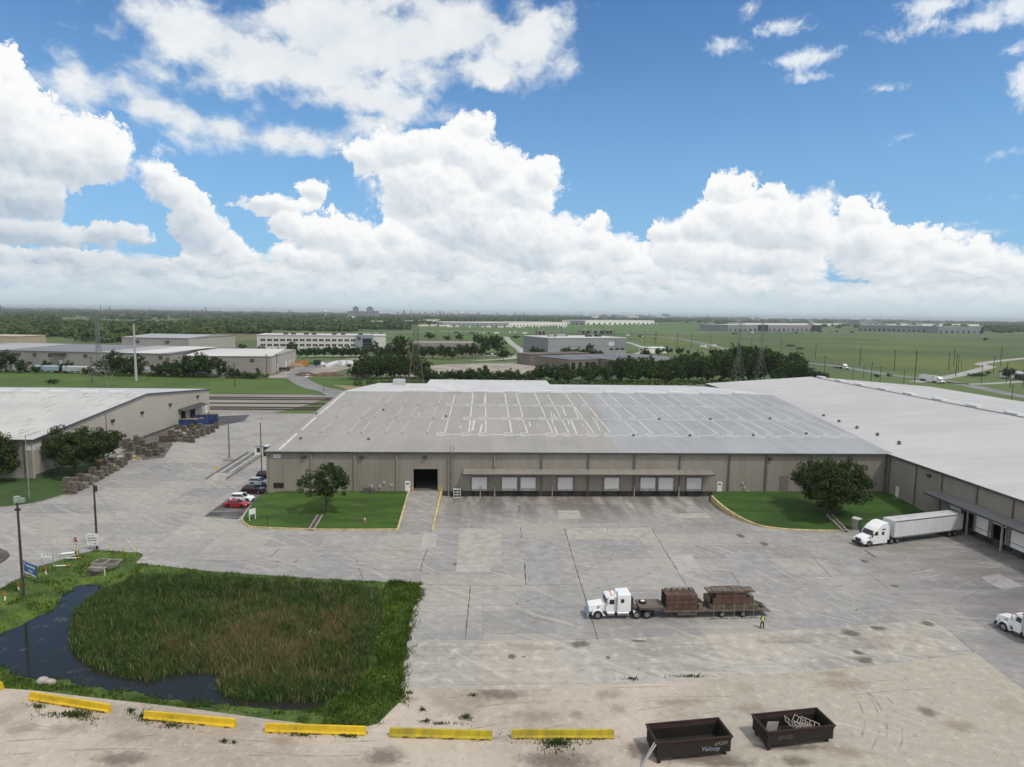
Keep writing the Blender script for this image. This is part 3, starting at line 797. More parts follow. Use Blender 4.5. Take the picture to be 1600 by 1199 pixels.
def blades(name, pts, zb, hgt, wid, lean, m_, seed, kind='stuff', segs=2):
    """Many narrow bent leaves as one mesh."""
    r = np.random.default_rng(seed); n = len(pts)
    a = r.uniform(0, 2 * math.pi, n); dx, dy = np.cos(a), np.sin(a)
    la = r.uniform(0, 2 * math.pi, n); ll = lean * hgt * r.uniform(0.2, 1.0, n)
    lx, ly = np.cos(la) * ll, np.sin(la) * ll
    V = np.zeros((n, 5, 3)); w = wid / 2
    for k, (t, ww) in enumerate(((0, 1.0), (0.55, 0.8))):
        ox = lx * t * t; oy = ly * t * t
        for s_, j in ((-1, 0), (1, 1)):
            V[:, 2 * k + j, 0] = pts[:, 0] + ox + s_ * dx * w * ww
            V[:, 2 * k + j, 1] = pts[:, 1] + oy + s_ * dy * w * ww
            V[:, 2 * k + j, 2] = zb + hgt * t
    V[:, 4, 0] = pts[:, 0] + lx; V[:, 4, 1] = pts[:, 1] + ly; V[:, 4, 2] = zb + hgt * (1 - 0.35 * (ll / hgt) ** 2 * 1.0)
    base = np.arange(n)[:, None] * 5
    q = np.concatenate([base + [0, 1, 3], base + [0, 3, 2], base + [2, 3, 4]], 0)
    return tri_mesh(name, V.reshape(-1, 3), q, m_, kind)
def tri_mesh(name, V, T, m_, kind=None, do_link=True):
    me = bpy.data.meshes.new(name)
    me.vertices.add(len(V)); me.vertices.foreach_set('co', np.ascontiguousarray(V, dtype=np.float32).ravel())
    me.loops.add(T.size); me.loops.foreach_set('vertex_index', np.ascontiguousarray(T, dtype=np.int32).ravel())
    me.polygons.add(len(T)); me.polygons.foreach_set('loop_start', np.arange(0, T.size, T.shape[1], dtype=np.int32))
    me.update(calc_edges=True)
    me.materials.append(m_)
    if not do_link: return me
    return tag(link(name, me), kind=kind)
def scatter(poly, n, seed):
    r = np.random.default_rng(seed); a, b = poly.min(0), poly.max(0)
    p = r.uniform(a, b, (n, 2)); return p[inside(p, poly)]

def reed_mat():
    M_ = bpy.data.materials.new('reed_leaf'); M_.use_nodes = True
    nt = M_.node_tree; nt.nodes.clear()
    geo = N(nt, 'ShaderNodeNewGeometry'); r = geo.outputs['Random Per Island']
    P0 = N(nt, 'ShaderNodeTexCoord').outputs['Object']
    sp = N(nt, 'ShaderNodeSeparateXYZ', {0: P0})
    n = NOISE(nt, VM(nt, 'MULTIPLY', P0, (1, 1, .2)), 0.17, 6.0, 0.7)
    n2 = NOISE(nt, VM(nt, 'MULTIPLY', P0, (1, 1, .2)), 0.7, 4.0, 0.6)
    bx, by = G(425, 985, 1.0)
    q_ = VM(nt, 'MULTIPLY', VM(nt, 'SUBTRACT', P0, (bx, by, 0)), (1 / 16.0, 1 / 15.0, 0))
    k = MA(nt, 'ADD', MA(nt, 'MULTIPLY_ADD', VM(nt, 'LENGTH', q_), -0.42, 0.36), MA(nt, 'ADD', MA(nt, 'MULTIPLY', n, 1.5), MA(nt, 'ADD', MA(nt, 'MULTIPLY', r, 0.30), MA(nt, 'MULTIPLY', n2, 0.35))))
    c = MIX(nt, STEP(nt, k, 1.00, 1.60), (0.060, 0.115, 0.030), (0.215, 0.175, 0.080))
    c = MIX(nt, STEP(nt, r, 0.86, 0.96), c, (0.34, 0.29, 0.16))
    d = N(nt, 'ShaderNodeBsdfPrincipled', {'Base Color': c, 'Roughness': 0.7, 'Specular IOR Level': 0.15})
    t = N(nt, 'ShaderNodeBsdfTranslucent', {'Color': c})
    mx = N(nt, 'ShaderNodeMixShader', {0: 0.2, 1: d.outputs[0], 2: t.outputs[0]})
    N(nt, 'ShaderNodeOutputMaterial', {'Surface': mx.outputs[0]})
    return M_
rp = scatter(reedp, 170000, 11)
de = edge_dist(rp, reedp)
clump = vnoise(rp, 1.0, 21) * 0.5 + vnoise(rp, 3.4, 22) * 0.5
keep = (rng.random(len(rp)) < 0.35 + 0.9 * clump) & (rng.random(len(rp)) < np.clip(de / 1.5 + 0.25, 0, 1))
rp = rp[keep]; de = de[keep]; clump = clump[keep]
hg = (0.55 + 1.35 * clump + rng.normal(0, 0.25, len(rp))) * (0.62 + 0.38 * np.clip(de / 2.5, 0, 1))
zb = np.maximum(bank_z(rp), ZW - 0.05)
blades('reeds', rp, zb, np.clip(hg, 0.5, 3.2), rng.uniform(0.05, 0.10, len(rp)), 0.55, reed_mat(), 5)
# rank grass along the edges of the bank
gm = foliage_mat('tuft_leaf', (0.034, 0.080, 0.010), (0.100, 0.155, 0.025), 0.4, objvar=False)
bp_ = scatter(bankp, 150000, 13)
nr = vnoise(bp_, 1.4, 31)
sdw = edge_dist(bp_, reedp); inr = inside(bp_, reedp) | inside(bp_, waterp) | inside(bp_, pool2p)
right = bp_[:, 0] > GY(560, 75)
k_ = (~inr) & ((right & (rng.random(len(bp_)) < 0.9)) | (rng.random(len(bp_)) < 0.22 + 0.5 * (nr > .6)))
bp_ = bp_[k_]; nr = nr[k_]; right = right[k_]
h_ = 0.12 + 0.30 * nr + right * (0.10 + 0.45 * nr * vnoise(bp_, 2.3, 8))
blades('bank_tufts', bp_, bank_z(bp_) - 0.02, h_ * rng.uniform(0.6, 1.3, len(bp_)), rng.uniform(0.05, 0.11, len(bp_)), 0.7, gm, 6)
ed = dens(bankp, 0.05); ed = ed[(ed[:, 0] > GY(520, 60)) & (ed[:, 1] < 97)]
ed = np.repeat(ed, 5, 0); ed = ed + rng.normal(0, .28, ed.shape) * (0.4 + 1.6 * vnoise(ed, 1.3, 17))[:, None]
ed = ed[vnoise(ed, .9, 18) > .35]
blades('verge_tufts', ed, np.full(len(ed), .02), rng.uniform(.12, .42, len(ed)), rng.uniform(.05, .11, len(ed)), .8, gm, 19)
# weeds that stray on to the caliche
wd = []
for (px, py, rx, ry, n) in [(118, 1118, 40, 9, 900), (60, 1105, 14, 6, 150), (225, 1122, 14, 10, 350), (256, 1126, 6, 8, 200), (270, 1135, 22, 6, 160), (870, 1162, 52, 14, 900), (350, 1160, 10, 3, 90), (366, 1162, 5, 2, 40), (640, 1083, 9, 3, 60), (728, 1122, 9, 5, 130), (660, 1110, 6, 4, 70), (545, 1152, 22, 4, 120), (470, 1150, 26, 3, 80), (690, 1132, 60, 3, 90), (1080, 1058, 40, 2, 140), (985, 1062, 20, 2, 70), (665, 1128, 14, 4, 80), (740, 1088, 10, 3, 50), (205, 1112, 8, 5, 120)]:
    for _ in range(n):
        a = rng.uniform(0, 2 * math.pi); q = abs(rng.normal(0, .55)) * (1 + .5 * math.sin(3 * a + px))
        wd.append(G(px + rx * q * math.cos(a), py + ry * q * math.sin(a)))
wd = np.array(wd)
blades('weeds', wd, np.full(len(wd), 0.03), rng.uniform(0.10, 0.34, len(wd)), rng.uniform(0.05, 0.12, len(wd)), 0.9, foliage_mat('weed_leaf', (0.045, 0.075, 0.025), (0.10, 0.125, 0.045), 0.5, objvar=False), 9)

# ------------------------------------------------------------------ far fields, roads, rails
road_m = mat('asphalt', (0.20, 0.20, 0.205), 0.9, var=0.12, scale=0.08)
pale_m = mat('pale_road', (0.34, 0.335, 0.32), 0.9, var=0.12, scale=0.1)
lawn_far = mat('mown_grass', (0.070, 0.128, 0.014), 0.95, scale=0.03, col2=(0.046, 0.092, 0.011), detail=7)
mead_m = mat('meadow', (0.098, 0.132, 0.022), 0.95, scale=0.006, col2=(0.054, 0.082, 0.018), detail=9, spots=(0.02, 0.60, (0.095, 0.105, 0.045), 0.6))
gravel_m = mat('gravel_lot', (0.30, 0.275, 0.24), 0.95, var=0.2, scale=0.06)
soil_m = mat('bare_soil', (0.17, 0.115, 0.085), 0.95, var=0.25, scale=0.12)
sheet('mown_field', px_poly([(-250, 592), (0, 587), (250, 590), (500, 590), (560, 588), (660, 600), (700, 612), (560, 616), (490, 612), (330, 616), (-250, 622)]), 0.05, lawn_far)
sheet('meadow', px_poly([(985, 521), (1280, 527), (1600, 544), (1900, 560), (1900, 600), (1600, 590), (1450, 588), (1300, 568), (1100, 545), (1000, 530)]), 0.06, mead_m)
sheet('green_field', px_poly([(595, 503), (700, 502), (860, 500), (1000, 505), (1120, 507), (1135, 513), (1000, 514), (700, 513), (600, 510)]), 0.08, mat('bright_field', (0.085, 0.165, 0.03), 0.95, scale=0.004, col2=(0.06, 0.11, 0.025), detail=6))
sheet('mown_verge', px_poly([(340, 520), (400, 521), (402, 530), (330, 534), (290, 530)]), 0.06, mat('dry_grass', (0.12, 0.125, 0.05), 0.95, var=0.2, scale=0.02))
sheet('mown_verge', px_poly([(620, 516), (830, 518), (848, 524), (848, 548), (780, 530), (700, 527), (610, 528)]), 0.06, lawn_far)
sheet('gravel_lot', px_poly([(560, 580), (700, 566), (850, 562), (950, 568), (960, 580), (800, 584), (640, 586)]), 0.07, gravel_m)
sheet('works_yard', px_poly([(330, 585), (425, 586), (470, 570), (560, 556), (600, 560), (540, 575), (505, 584), (470, 590), (330, 590)]), 0.09, mat('works_gravel', (0.28, 0.26, 0.23), 0.95, var=0.25, scale=0.08))
sheet('railway_bed', px_poly([(-200, 618), (325, 616), (480, 616), (520, 618), (480, 632), (430, 645), (330, 647), (-200, 660)]), 0.06, mat('ballast', (0.20, 0.18, 0.155), 0.95, scale=0.05, col2=(0.28, 0.26, 0.235), detail=8, stretch=(.25, 1, 1)))
sheet('dirt_track', px_poly([(520, 600), (640, 606), (900, 600), (1080, 602), (1290, 600), (1290, 606), (900, 608), (560, 612)]), 0.07, mat('tan_track', (0.22, 0.18, 0.12), 0.95, var=0.25, scale=0.03, stretch=(.2, 1, 1)))
def road(name, pts, w, m_, z=0.10):
    return strip_mesh(name, spline([G(*p) for p in pts], 6), w, z, m_)
road('curved_drive', [(560, 640), (522, 612), (492, 604), (470, 594), (464, 584), (490, 572), (530, 562), (600, 556)], 11, road_m)
road('highway', [(985, 520), (1045, 524), (1110, 537), (1180, 557), (1300, 572), (1390, 588), (1480, 600), (1600, 626), (1800, 660)], 10, road_m)
road('side_road', [(1900, 556), (1600, 568), (1545, 580), (1490, 592), (1430, 600)], 9, pale_m)
road('farm_lane', [(1600, 603), (1520, 605), (1470, 600)], 6, pale_m)
road('ramp_road', [(790, 522), (800, 533), (815, 545), (800, 556), (740, 560)], 9, pale_m)
road('ramp_road', [(975, 530), (1000, 538), (1005, 546), (985, 552)], 8, pale_m)
road('boulevard', [(440, 556), (560, 553), (700, 552), (860, 552), (1000, 556)], 9, pale_m)
road('freeway', [(560, 517), (700, 514), (900, 514), (1000, 516), (1200, 518), (1400, 523), (1700, 536)], 16, mat('freeway_deck', (0.30, 0.29, 0.27), 0.9, var=0.1, scale=0.02), 0.15)
# rails: each line two rails on a darker tie bed
tie_m = mat('tie_bed', (0.115, 0.096, 0.08), 0.95, var=0.3, scale=0.3)
rail_m = mat('rail_steel', (0.12, 0.10, 0.09), 0.5, metal=0.5)
for i, v_ in enumerate((122.0, 127.5, 139.0, 152.0, 158.0)):
    t = thing('railway_track', ['rusty rail track nearest the paved yard behind the left warehouse', 'rusty rail track just beyond the nearest one', 'middle rusty rail track on the pale ballast', 'rusty rail track second from the mown field', 'rusty rail track along the edge of the mown field'][i], 'rail track', group='tracks of the rail spur')
    a = W(-210, v_); b = W(95, v_ + 3)
    strip_mesh('tie_bed', [a, b], 2.6, 0.14, tie_m, kind=None).parent = t
    for s_ in (-0.75, 0.75):
        kerb('rail', [W(-210, v_ + s_), W(95, v_ + 3 + s_)], 0.14, 0.14, 0.36, rail_m, t)

# ------------------------------------------------------------------ main warehouse
tan = (0.285, 0.266, 0.238)
wall_tan = corrugated('wall_tan', tan, 0.45, 0, 0.03, var=0.05, scale=0.12, col2=(0.245, 0.225, 0.198), stain=(0.20, 0.18, 0.155))
wall_tan_y = corrugated('wall_tan_side', tan, 0.45, 1, 0.03, var=0.05, scale=0.12, col2=(0.245, 0.225, 0.198))
roof_tan = corrugated('roof_tan', (0.335, 0.318, 0.292), 0.62, 0, 0.04, var=0.06, scale=0.10, col2=(0.30, 0.286, 0.265), rough=0.5)
roof_blue = corrugated('roof_blue_grey', (0.355, 0.358, 0.357), 0.62, 0, 0.04, var=0.06, scale=0.10, col2=(0.305, 0.31, 0.313), rough=0.45)
roof_white = corrugated('roof_white', (0.56, 0.565, 0.57), 0.62, 0, 0.03, var=0.05, scale=0.08, col2=(0.49, 0.495, 0.50), rough=0.5)
roof_white_y = corrugated('roof_white_wing', (0.515, 0.505, 0.488), 0.62, 1, 0.03, var=0.04, scale=0.07, col2=(0.455, 0.447, 0.434), rough=0.5, stain=(0.38, 0.355, 0.32))
trim_m = mat('eave_trim', (0.060, 0.062, 0.062), 0.6, var=0.2, scale=0.6)
post_m = mat('downpipe_tan', (0.27, 0.25, 0.215), 0.6, var=0.1, scale=0.8)
dark_post = mat('downpipe_dark', (0.12, 0.11, 0.10), 0.6, var=0.15, scale=0.8)
base_m = mat('dock_base', (0.055, 0.052, 0.048), 0.9, var=0.3, scale=0.7)
door_m = corrugated('dock_door_white', (0.76, 0.775, 0.785), 0.55, 2, 0.012, var=0.03, scale=0.3, rough=0.4, stain=(0.58, 0.59, 0.59))
seal_m = mat('dock_seal', (0.20, 0.185, 0.165), 0.8, var=0.2, scale=1)
bump_m = mat('dock_bumper', (0.02, 0.02, 0.02), 0.9, var=0.3, scale=2)
coat_m = mat('roof_coating_white', (0.56, 0.55, 0.52), 0.6, var=0.10, scale=0.5)
coat2_m = mat('roof_coating_old', (0.41, 0.39, 0.36), 0.6, var=0.08, scale=0.5)
coat3_m = mat('roof_coating_grey', (0.54, 0.545, 0.545), 0.6, var=0.08, scale=0.5)
lamp_m = mat('wall_lamp', (0.05, 0.045, 0.04), 0.5)
ZE, ZR, ZF = 9.65, 13.3, 1.15
UL = 134.6                       # length of the front
VR = 77.0                        # ridge depth
SL = (ZR - ZE) / VR
mw = thing('warehouse', 'long tan metal warehouse with white patch lines on its roof and a dock canopy', 'warehouse', (*SO, 0), SA)
u1, z1 = on_front(646, 735); u2, _ = on_front(684, 735); z1 = 5.9
b = MB()
b.box(0, u1, 0, 0.3, 0, ZE).box(u2, UL, 0, 0.3, 0, ZE).box(u1, u2, 0, 0.3, z1, ZE).box(u1, u2, 0, 0.3, 0, ZF - 0.02)
b.build('wall', wall_tan, mw)
b = MB(); b.prism_x([(0.3, 0), (148, 0), (148, 8.2), (VR, ZR - 0.25), (0.3, ZE - 0.2)], 0, 0.3)
b.build('side_wall', wall_tan_y, mw)
b = MB(); b.box(0.3, UL + 8, 147.7, 148, 0, 8.2); b.build('rear_wall', wall_tan, mw)
b = MB(); b.box(u1 - 2, u2 + 2, 12, 12.2, ZF, 8).box(u1 - 2, u1 - 1.8, 0.3, 12, ZF, 8).box(u2 + 1.8, u2 + 2, 0.3, 12, ZF, 8).box(u1 - 2, u2 + 2, 0.31, 12.2, 7.0, 7.1)
b.build('interior', mat('interior_dark', (0.03, 0.03, 0.03), 0.9), mw)
MB().box(u1, u2, 0.0, 11.9, ZF - 0.02, ZF).build('interior_floor', mat('interior_floor', (0.14, 0.135, 0.13), 0.8), mw)
# roof
us0 = on_front(966, 709)[0]; us1, vs1 = site(926, 613, ZR)
def roofslab(b, pts, t=0.22):
    n = len(pts)
    b.add([p for p in pts] + [(p[0], p[1], p[2] - t) for p in pts], [tuple(range(n)), tuple(range(2 * n - 1, n - 1, -1))] + [(i, n + i, n + (i + 1) % n, (i + 1) % n) for i in range(n)])
b = MB(); roofslab(b, [(-0.25, -0.35, ZE), (us0, -0.35, ZE), (us1, VR, ZR), (-0.25, VR, ZR)]); b.build('roof', roof_tan, mw)
b = MB(); roofslab(b, [(us0, -0.35, ZE), (UL + 1.0, -0.35, ZE), (UL + 8.0, VR, ZR), (us1, VR, ZR)]); b.build('roof', roof_blue, mw)
b = MB(); roofslab(b, [(-0.25, VR, ZR), (UL + 8.0, VR, ZR), (UL + 8.0, 148.3, 8.45), (-0.25, 148.3, 8.45)]); b.build('rear_roof', roof_white, mw)
b = MB(); b.add([(UL + .95, 0, 9), (UL + 7.9, VR, 9), (UL + 7.9, 148, 7.8), (UL + .95, 0, ZE - .23), (UL + 7.9, VR, ZR - .23), (UL + 7.9, 148, 8.2)], [(0, 1, 4, 3), (1, 2, 5, 4)]); b.build('step_wall', wall_tan_y, mw)
MB().box(-0.3, UL + 1.0, -0.55, -0.35, ZE - 0.35, ZE + 0.03).build('gutter', trim_m, mw)
b = MB()
b.add([(-0.42, -0.35, ZE + 0.06), (-0.25, -0.35, ZE + 0.06), (-0.25, VR, ZR + 0.06), (-0.42, VR, ZR + 0.06), (-0.42, -0.35, ZE - 0.35), (-0.25, -0.35, ZE - 0.35), (-0.25, VR, ZR - 0.35), (-0.42, VR, ZR - 0.35)],
      [(0, 1, 2, 3), (7, 6, 5, 4), (0, 3, 7, 4), (1, 5, 6, 2), (0, 4, 5, 1), (3, 2, 6, 7)])
b.build('rake_trim', mat('rake_trim', (0.30, 0.285, 0.26), 0.6), mw)
# raised block and rooftop unit beyond the ridge
ub0, vb0 = site(664, 601, 10.5); ub1, _ = site(862, 601, 10.5)
b = MB(); b.box(ub0, ub1, 122, 148.6, 6, 9.95); b.build('rear_block', mat('rear_block_wall', (0.50, 0.49, 0.47), 0.6), mw)
b = MB(); roofslab(b, [(ub0 - 0.3, 121.7, 10.25), (ub1 + 0.3, 121.7, 10.25), (ub1 + 0.3, 149, 10.15), (ub0 - 0.3, 149, 10.15)]); b.build('rear_block_roof', roof_white, mw)
uc, vc = site(623, 601, 9.6)
ru = MB().box(uc - 2.3, uc + 2.3, vc, vc + 3.5, 8.8, 12.2).build('rooftop_unit', mat('unit_grey', (0.46, 0.47, 0.48), 0.5, var=.08, scale=.6), mw)
MB().bar((ub0 + 30, 143, 10.1), (ub0 + 30, 143, 11.9), 0.06).bar((ub0 + 32.5, 143, 10.1), (ub0 + 32.5, 143, 11.9), 0.06).bar((ub0 + 29.9, 143, 11.85), (ub0 + 32.6, 143, 11.85), 0.06).build('roof_rail', dark_post, mw)
for k in (38, 40.5): MB().bar((ub0 + k, 143, 10.1), (ub0 + k, 143, 11.5), 0.06).build('roof_pipe', dark_post, mw)
# ridge vents: white boxes along the ridge
vent_m = mat('ridge_vent_white', (0.66, 0.68, 0.70), 0.5, var=0.05, scale=0.6)
for x in (640, 668, 710, 752, 800, 855, 908, 957, 1006, 1056, 1104, 1153, 1198, 1240):
    uu = site(x, 612, ZR + 0.4)[0]
    if 3 < uu < UL + 6:
        MB().box(uu - 2.4, uu + 2.4, VR - 0.75, VR + 0.75, ZR - 0.02, ZR + 0.75).build('ridge_vent', vent_m, mw, bevel=0.12)
# coating lines, left from leak repairs on the roof
def on_roof(px, py):
    """u, v of the sight line on the front roof slope."""
    d = direction(px, py); D = np.array([d[:2] @ SU, d[:2] @ SV]); O = np.array([-(SO @ SU), -(SO @ SV)])
    # CAM_H + t dz = ZE + SL (O_v + t D_v)
    t = (ZE + SL * O[1] - CAM_H) / (d[2] - SL * D[1])
    return float(O[0] + t * D[0]), float(O[1] + t * D[1])
def coat(b, ua, va, ub, vb, w):
    d = np.array([ub - ua, vb - va]); d /= np.linalg.norm(d) + 1e-9; n = np.array([-d[1], d[0]]) * w / 2
    q = [(ua - n[0], va - n[1]), (ub - n[0], vb - n[1]), (ub + n[0], vb + n[1]), (ua + n[0], va + n[1])]
    b.quad(*[(p[0], p[1], ZE + SL * (p[1] + 0.0) + 0.035) for p in q][::1])
row = [on_roof(900, y)[1] for y in (679, 653.5, 632.5)]
bo, bw, bg_ = MB(), MB(), MB()
xs = [491, 536, 556, 595, 621, 661, 689, 727, 754, 795, 820, 860, 886, 925, 952, 992, 1017, 1056, 1082, 1119, 1142, 1181, 1204, 1240, 1264, 1291, 1316]
ends = {'o': [], 'w': [], 'g': []}
for i, x in enumerate(xs):
    uu, va = on_roof(x, 679)
    bb, w, key = (bo, 0.40, 'o') if x < 680 else ((bw, 0.40 if i % 2 else 0.34, 'w') if x < 940 else (bg_, 0.38, 'g'))
    ends[key].append(uu)
    # the row height drifts with the photo's barrel bend: keep true rows
    top = VR - 1.5 if x >= 700 else VR - 5
    coat(bb, uu + 0.8, row[0], uu + 0.8, top, w)
    for r_ in row:
        for (a, c_, e, f) in ((-0.9, -0.9, 0.9, -0.9), (-0.9, 1.3, 0.9, 1.3), (-0.9, -0.9, -0.9, 1.3), (0.9, -0.9, 0.9, 1.3)):
            coat(bb, uu + a, r_ + c_ * 1.5, uu + e, r_ + f * 1.5, 0.30 if a == e else 0.62)
for key, bb, w in (('o', bo, 0.6), ('w', bw, 0.72), ('g', bg_, 0.6)):
    for k, r_ in enumerate(row):
        a, c_ = min(ends[key]) - 1, max(ends[key]) + 2
        if key == 'w' and k == 1: a += 6
        coat(bb, a, r_, c_, r_, w)
for (x0_, y0_, x1_, y1_, w) in ((738, 672, 741, 655, .7), (750, 675, 753, 662, .6), (757, 632, 757, 618, .5), (871, 677, 862, 655, .6), (901, 677, 892, 655, .6), (820, 663, 816, 650, .6), (829, 665, 827, 658, .5), (884, 648, 878, 633, .55), (905, 654, 896, 634, .5), (868, 652, 865, 645, .5), (890, 662, 887, 655, .5), (938, 672, 930, 657, .35), (921, 676, 908, 660, .3), (718, 668, 721, 664, .4), (654, 648, 656, 643, .3), (866, 665, 860, 640, .3)):
    a = on_roof(x0_, y0_); c_ = on_roof(x1_, y1_); coat(bw, a[0], a[1], c_[0], c_[1], w * 0.8)
for (x0_, y0_, x1_, y1_) in ((436, 703, 464, 677), (471, 672, 494, 651), (499, 647, 539, 611)):
    a = on_roof(x0_, y0_); c_ = on_roof(x1_, y1_); q_ = MB(); coat(q_, a[0], a[1], c_[0], c_[1], 0.65); q_.build('coating_strip', coat_m, mw)
bo.build('coating_marking', coat2_m, mw); bw.build('coating_marking', coat_m, mw); bg_.build('coating_marking', coat3_m, mw)
for (x, y) in ((697, 650), (599, 640), (576, 687), (470, 686), (494, 646), (990, 681), (1078, 681), (1030, 655), (1110, 655), (1177, 681), (1260, 679), (1203, 655)):
    uu, v_ = on_roof(x, y); zz_ = ZE + SL * v_
    MB().bar((uu, v_, zz_ - .1), (uu, v_, zz_ + 0.5), 0.35, 0.3, 8).build('roof_stack', dark_post, mw)
# columns of downpipes, wall lamps
for x in (418, 487, 554, 555.5, 620, 701, 773, 846, 919, 991, 1062, 1139, 1197, 1265, 1325, 1383):
    uu = on_front(x, 730)[0]
    dk = 840 < x
    MB().box(uu - 0.13, uu + 0.13, -0.30, -0.003, 0.0 if 700 < x < 1100 else 1.0, ZE - 0.30).build('downpipe', dark_post if dk else post_m, mw)
for x in (475, 565, 664, 1203, 1329):
    uu = on_front(x, 716)[0]
    MB().box(uu - 0.45, uu + 0.45, -0.45, -0.003, 8.2, 8.75).build('wall_lamp', lamp_m, mw, bevel=0.06)
# dock zone
ud0, ud1 = on_front(691, 780)[0], on_front(1112, 780)[0]
MB().box(ud0, ud1, -0.06, -0.003, 0.0, ZF).build('dock_base', base_m, mw)
uk0, uk1 = on_front(724, 742)[0], on_front(1111, 742)[0]
b = MB(); b.prism_x([(-0.003, 6.0), (-2.4, 5.35), (-2.4, 5.18), (-0.003, 5.8)], uk0, uk1)
b.build('canopy', corrugated('canopy_metal', (0.225, 0.213, 0.19), 0.45, 0, 0.03, var=.08, stain=(0.18, 0.14, 0.11)), mw)
MB().box(uk0 - .02, uk1 + .02, -2.46, -2.405, 5.12, 5.40).build('canopy_edge', trim_m, mw)
for k in range(9):
    uu = uk0 + (uk1 - uk0) * k / 8; MB().bar((uu, -2.3, 5.2), (uu, -0.1, 4.5), 0.05).build('canopy_brace', dark_post, mw)
for i, x in enumerate((749, 796, 825, 883, 955.5, 1012, 1040, 1084)):
    uu = on_front(x, 760)[0]; w = 1.62; z0_, z1_ = ZF + 0.02, 4.15
    d = MB().box(uu - w, uu + w, -0.10, -0.003, z0_, z1_).build('dock_door', door_m, mw)
    MB().box(uu - w - 0.28, uu - w, -0.16, -0.003, ZF, z1_ + .25).box(uu + w, uu + w + 0.28, -0.16, -0.003, ZF, z1_ + .25).box(uu - w, uu + w, -0.16, -0.003, z1_, z1_ + .25).build('frame', seal_m, d)
    MB().box(uu - w + .05, uu + w - .05, -0.112, -0.1025, z0_, z0_ + .42 + .1 * (i % 3)).build('scuff_plate', mat('scuffed_white', (.50, .50, .49), .6, col2=(.30, .29, .28), scale=2.5, detail=7), d)
    for a_ in (uu - w - .3, uu + w - .4): MB().box(a_, a_ + .7, -0.35, -0.06, 0.55, 1.1).build('bumper', bump_m, d)
    MB().box(uu - 1, uu + 1, -0.2, -0.06, 0.95, 1.12).build('leveller', bump_m, d)
    if x > 960 or i < 1: MB().box(uu - .1, uu + .25, -0.35, -0.003, 4.6, 4.85).build('lamp', mat('lamp_pale', (.6, .6, .58), .4), d)
# pipes, doors, louvre, plate, cabinet, meters
for x in (750.5, 862.5, 990, 1059.5, 773):
    uu = on_front(x, 770)[0]; b = MB().box(uu - 0.10, uu + 0.10, -0.60, -0.40, 0, 2.4); b.build('guard_post', mat('post_pale', (.42, .39, .34), .6, var=.1, scale=1), mw)
def man_door(x, parent, uu=None, v=-0.003, z=1.0):
    uu = on_front(x, 766)[0] if uu is None else uu
    d = MB().box(uu - .55, uu + .55, v - 0.06, v, z, z + 2.25).build('door', mat('white_paint', (0.72, 0.74, 0.75)), parent)
    MB().box(uu - .33, uu + .33, v - 0.068, v - 0.058, z + 1.55, z + 1.85).build('notice', lamp_m, d)
    MB().box(uu + .38, uu + .48, v - 0.12, v - 0.05, z + 0.95, z + 1.08).build('handle', MATS['chrome'], d)
man_door(637, mw); man_door(1124, mw)
ul = on_front(435.5, 756)[0]
lv = MB().box(ul - 1.05, ul + 1.05, -0.08, -0.003, 1.75, 2.85).build('louvre', mat('louvre_dark', (0.014, 0.012, 0.011), 0.7), mw)
b = MB()
for k in range(8): b.cbox((ul, -0.10, 1.85 + k * .128), (2.04, 0.03, 0.05), 0)
b.build('slat', mat('louvre_slat', (0.03, 0.027, 0.025), .6), lv)
up = on_front(433, 714)[0]
pl = MB().box(up - 0.75, up + 0.75, -0.05, -0.003, 8.25, 8.95).build('number_plate', MATS['white_paint'], mw)
text('digits', '8800', 0.50, (up, -0.055, 8.6), (math.pi / 2, 0, 0), mat('plate_blue', (0.16, 0.22, 0.42), 0.6), pl)
lu0, lu1 = on_front(703.5, 730)[0], on_front(709, 730)[0]
b = MB()
b.box(lu0 - .04, lu0 + .04, -0.5, -0.42, 1.6, 11.2).box(lu1 - .04, lu1 + .04, -0.5, -0.42, 1.6, 11.2)
for k in range(30): b.box(lu0, lu1, -0.48, -0.44, 1.8 + k * 0.31, 1.84 + k * 0.31)
for k in range(6):
    z_ = 3.6 + k * 1.2
    b.bar((lu0 - .1, -.45, z_), (lu0, -1.15, z_), .03).bar((lu0, -1.15, z_), (lu1, -1.15, z_), .03).bar((lu1, -1.15, z_), (lu1 + .1, -.45, z_), .03)
b.build('ladder', mat('ladder_steel', (.20, .19, .175), .6), mw)
for x, s_ in ((574, 1.0), (583, .75)):
    uu = on_front(x, 767)[0]; MB().box(uu - .55 * s_, uu + .55 * s_, -1.5, -.45, 0.9, 0.9 + 1.25 * s_).build('condenser', mat('condenser_grey', (.10, .10, .095), .6, var=.2, scale=3), mw, bevel=.04)
for x, y in ((594, 760), (612, 758), (581, 760), (600, 754), (1163, 762), (1160, 755), (1168, 768)):
    uu, z_ = on_front(x, y); MB().box(uu - .22, uu + .22, -.2, -.003, z_ - .25, z_ + .25).build('meter_box', mat('meter_grey', (.42, .42, .41), .5), mw)
b = MB(); us_ = on_front(1224, 755)[0]; b.box(us_ - .95, us_ + 1.1, -0.012, -0.003, 1.0, 4.6); b.build('wall_patch', corrugated('wall_patch', (0.17, 0.155, 0.14), .45, 0, .02), mw)
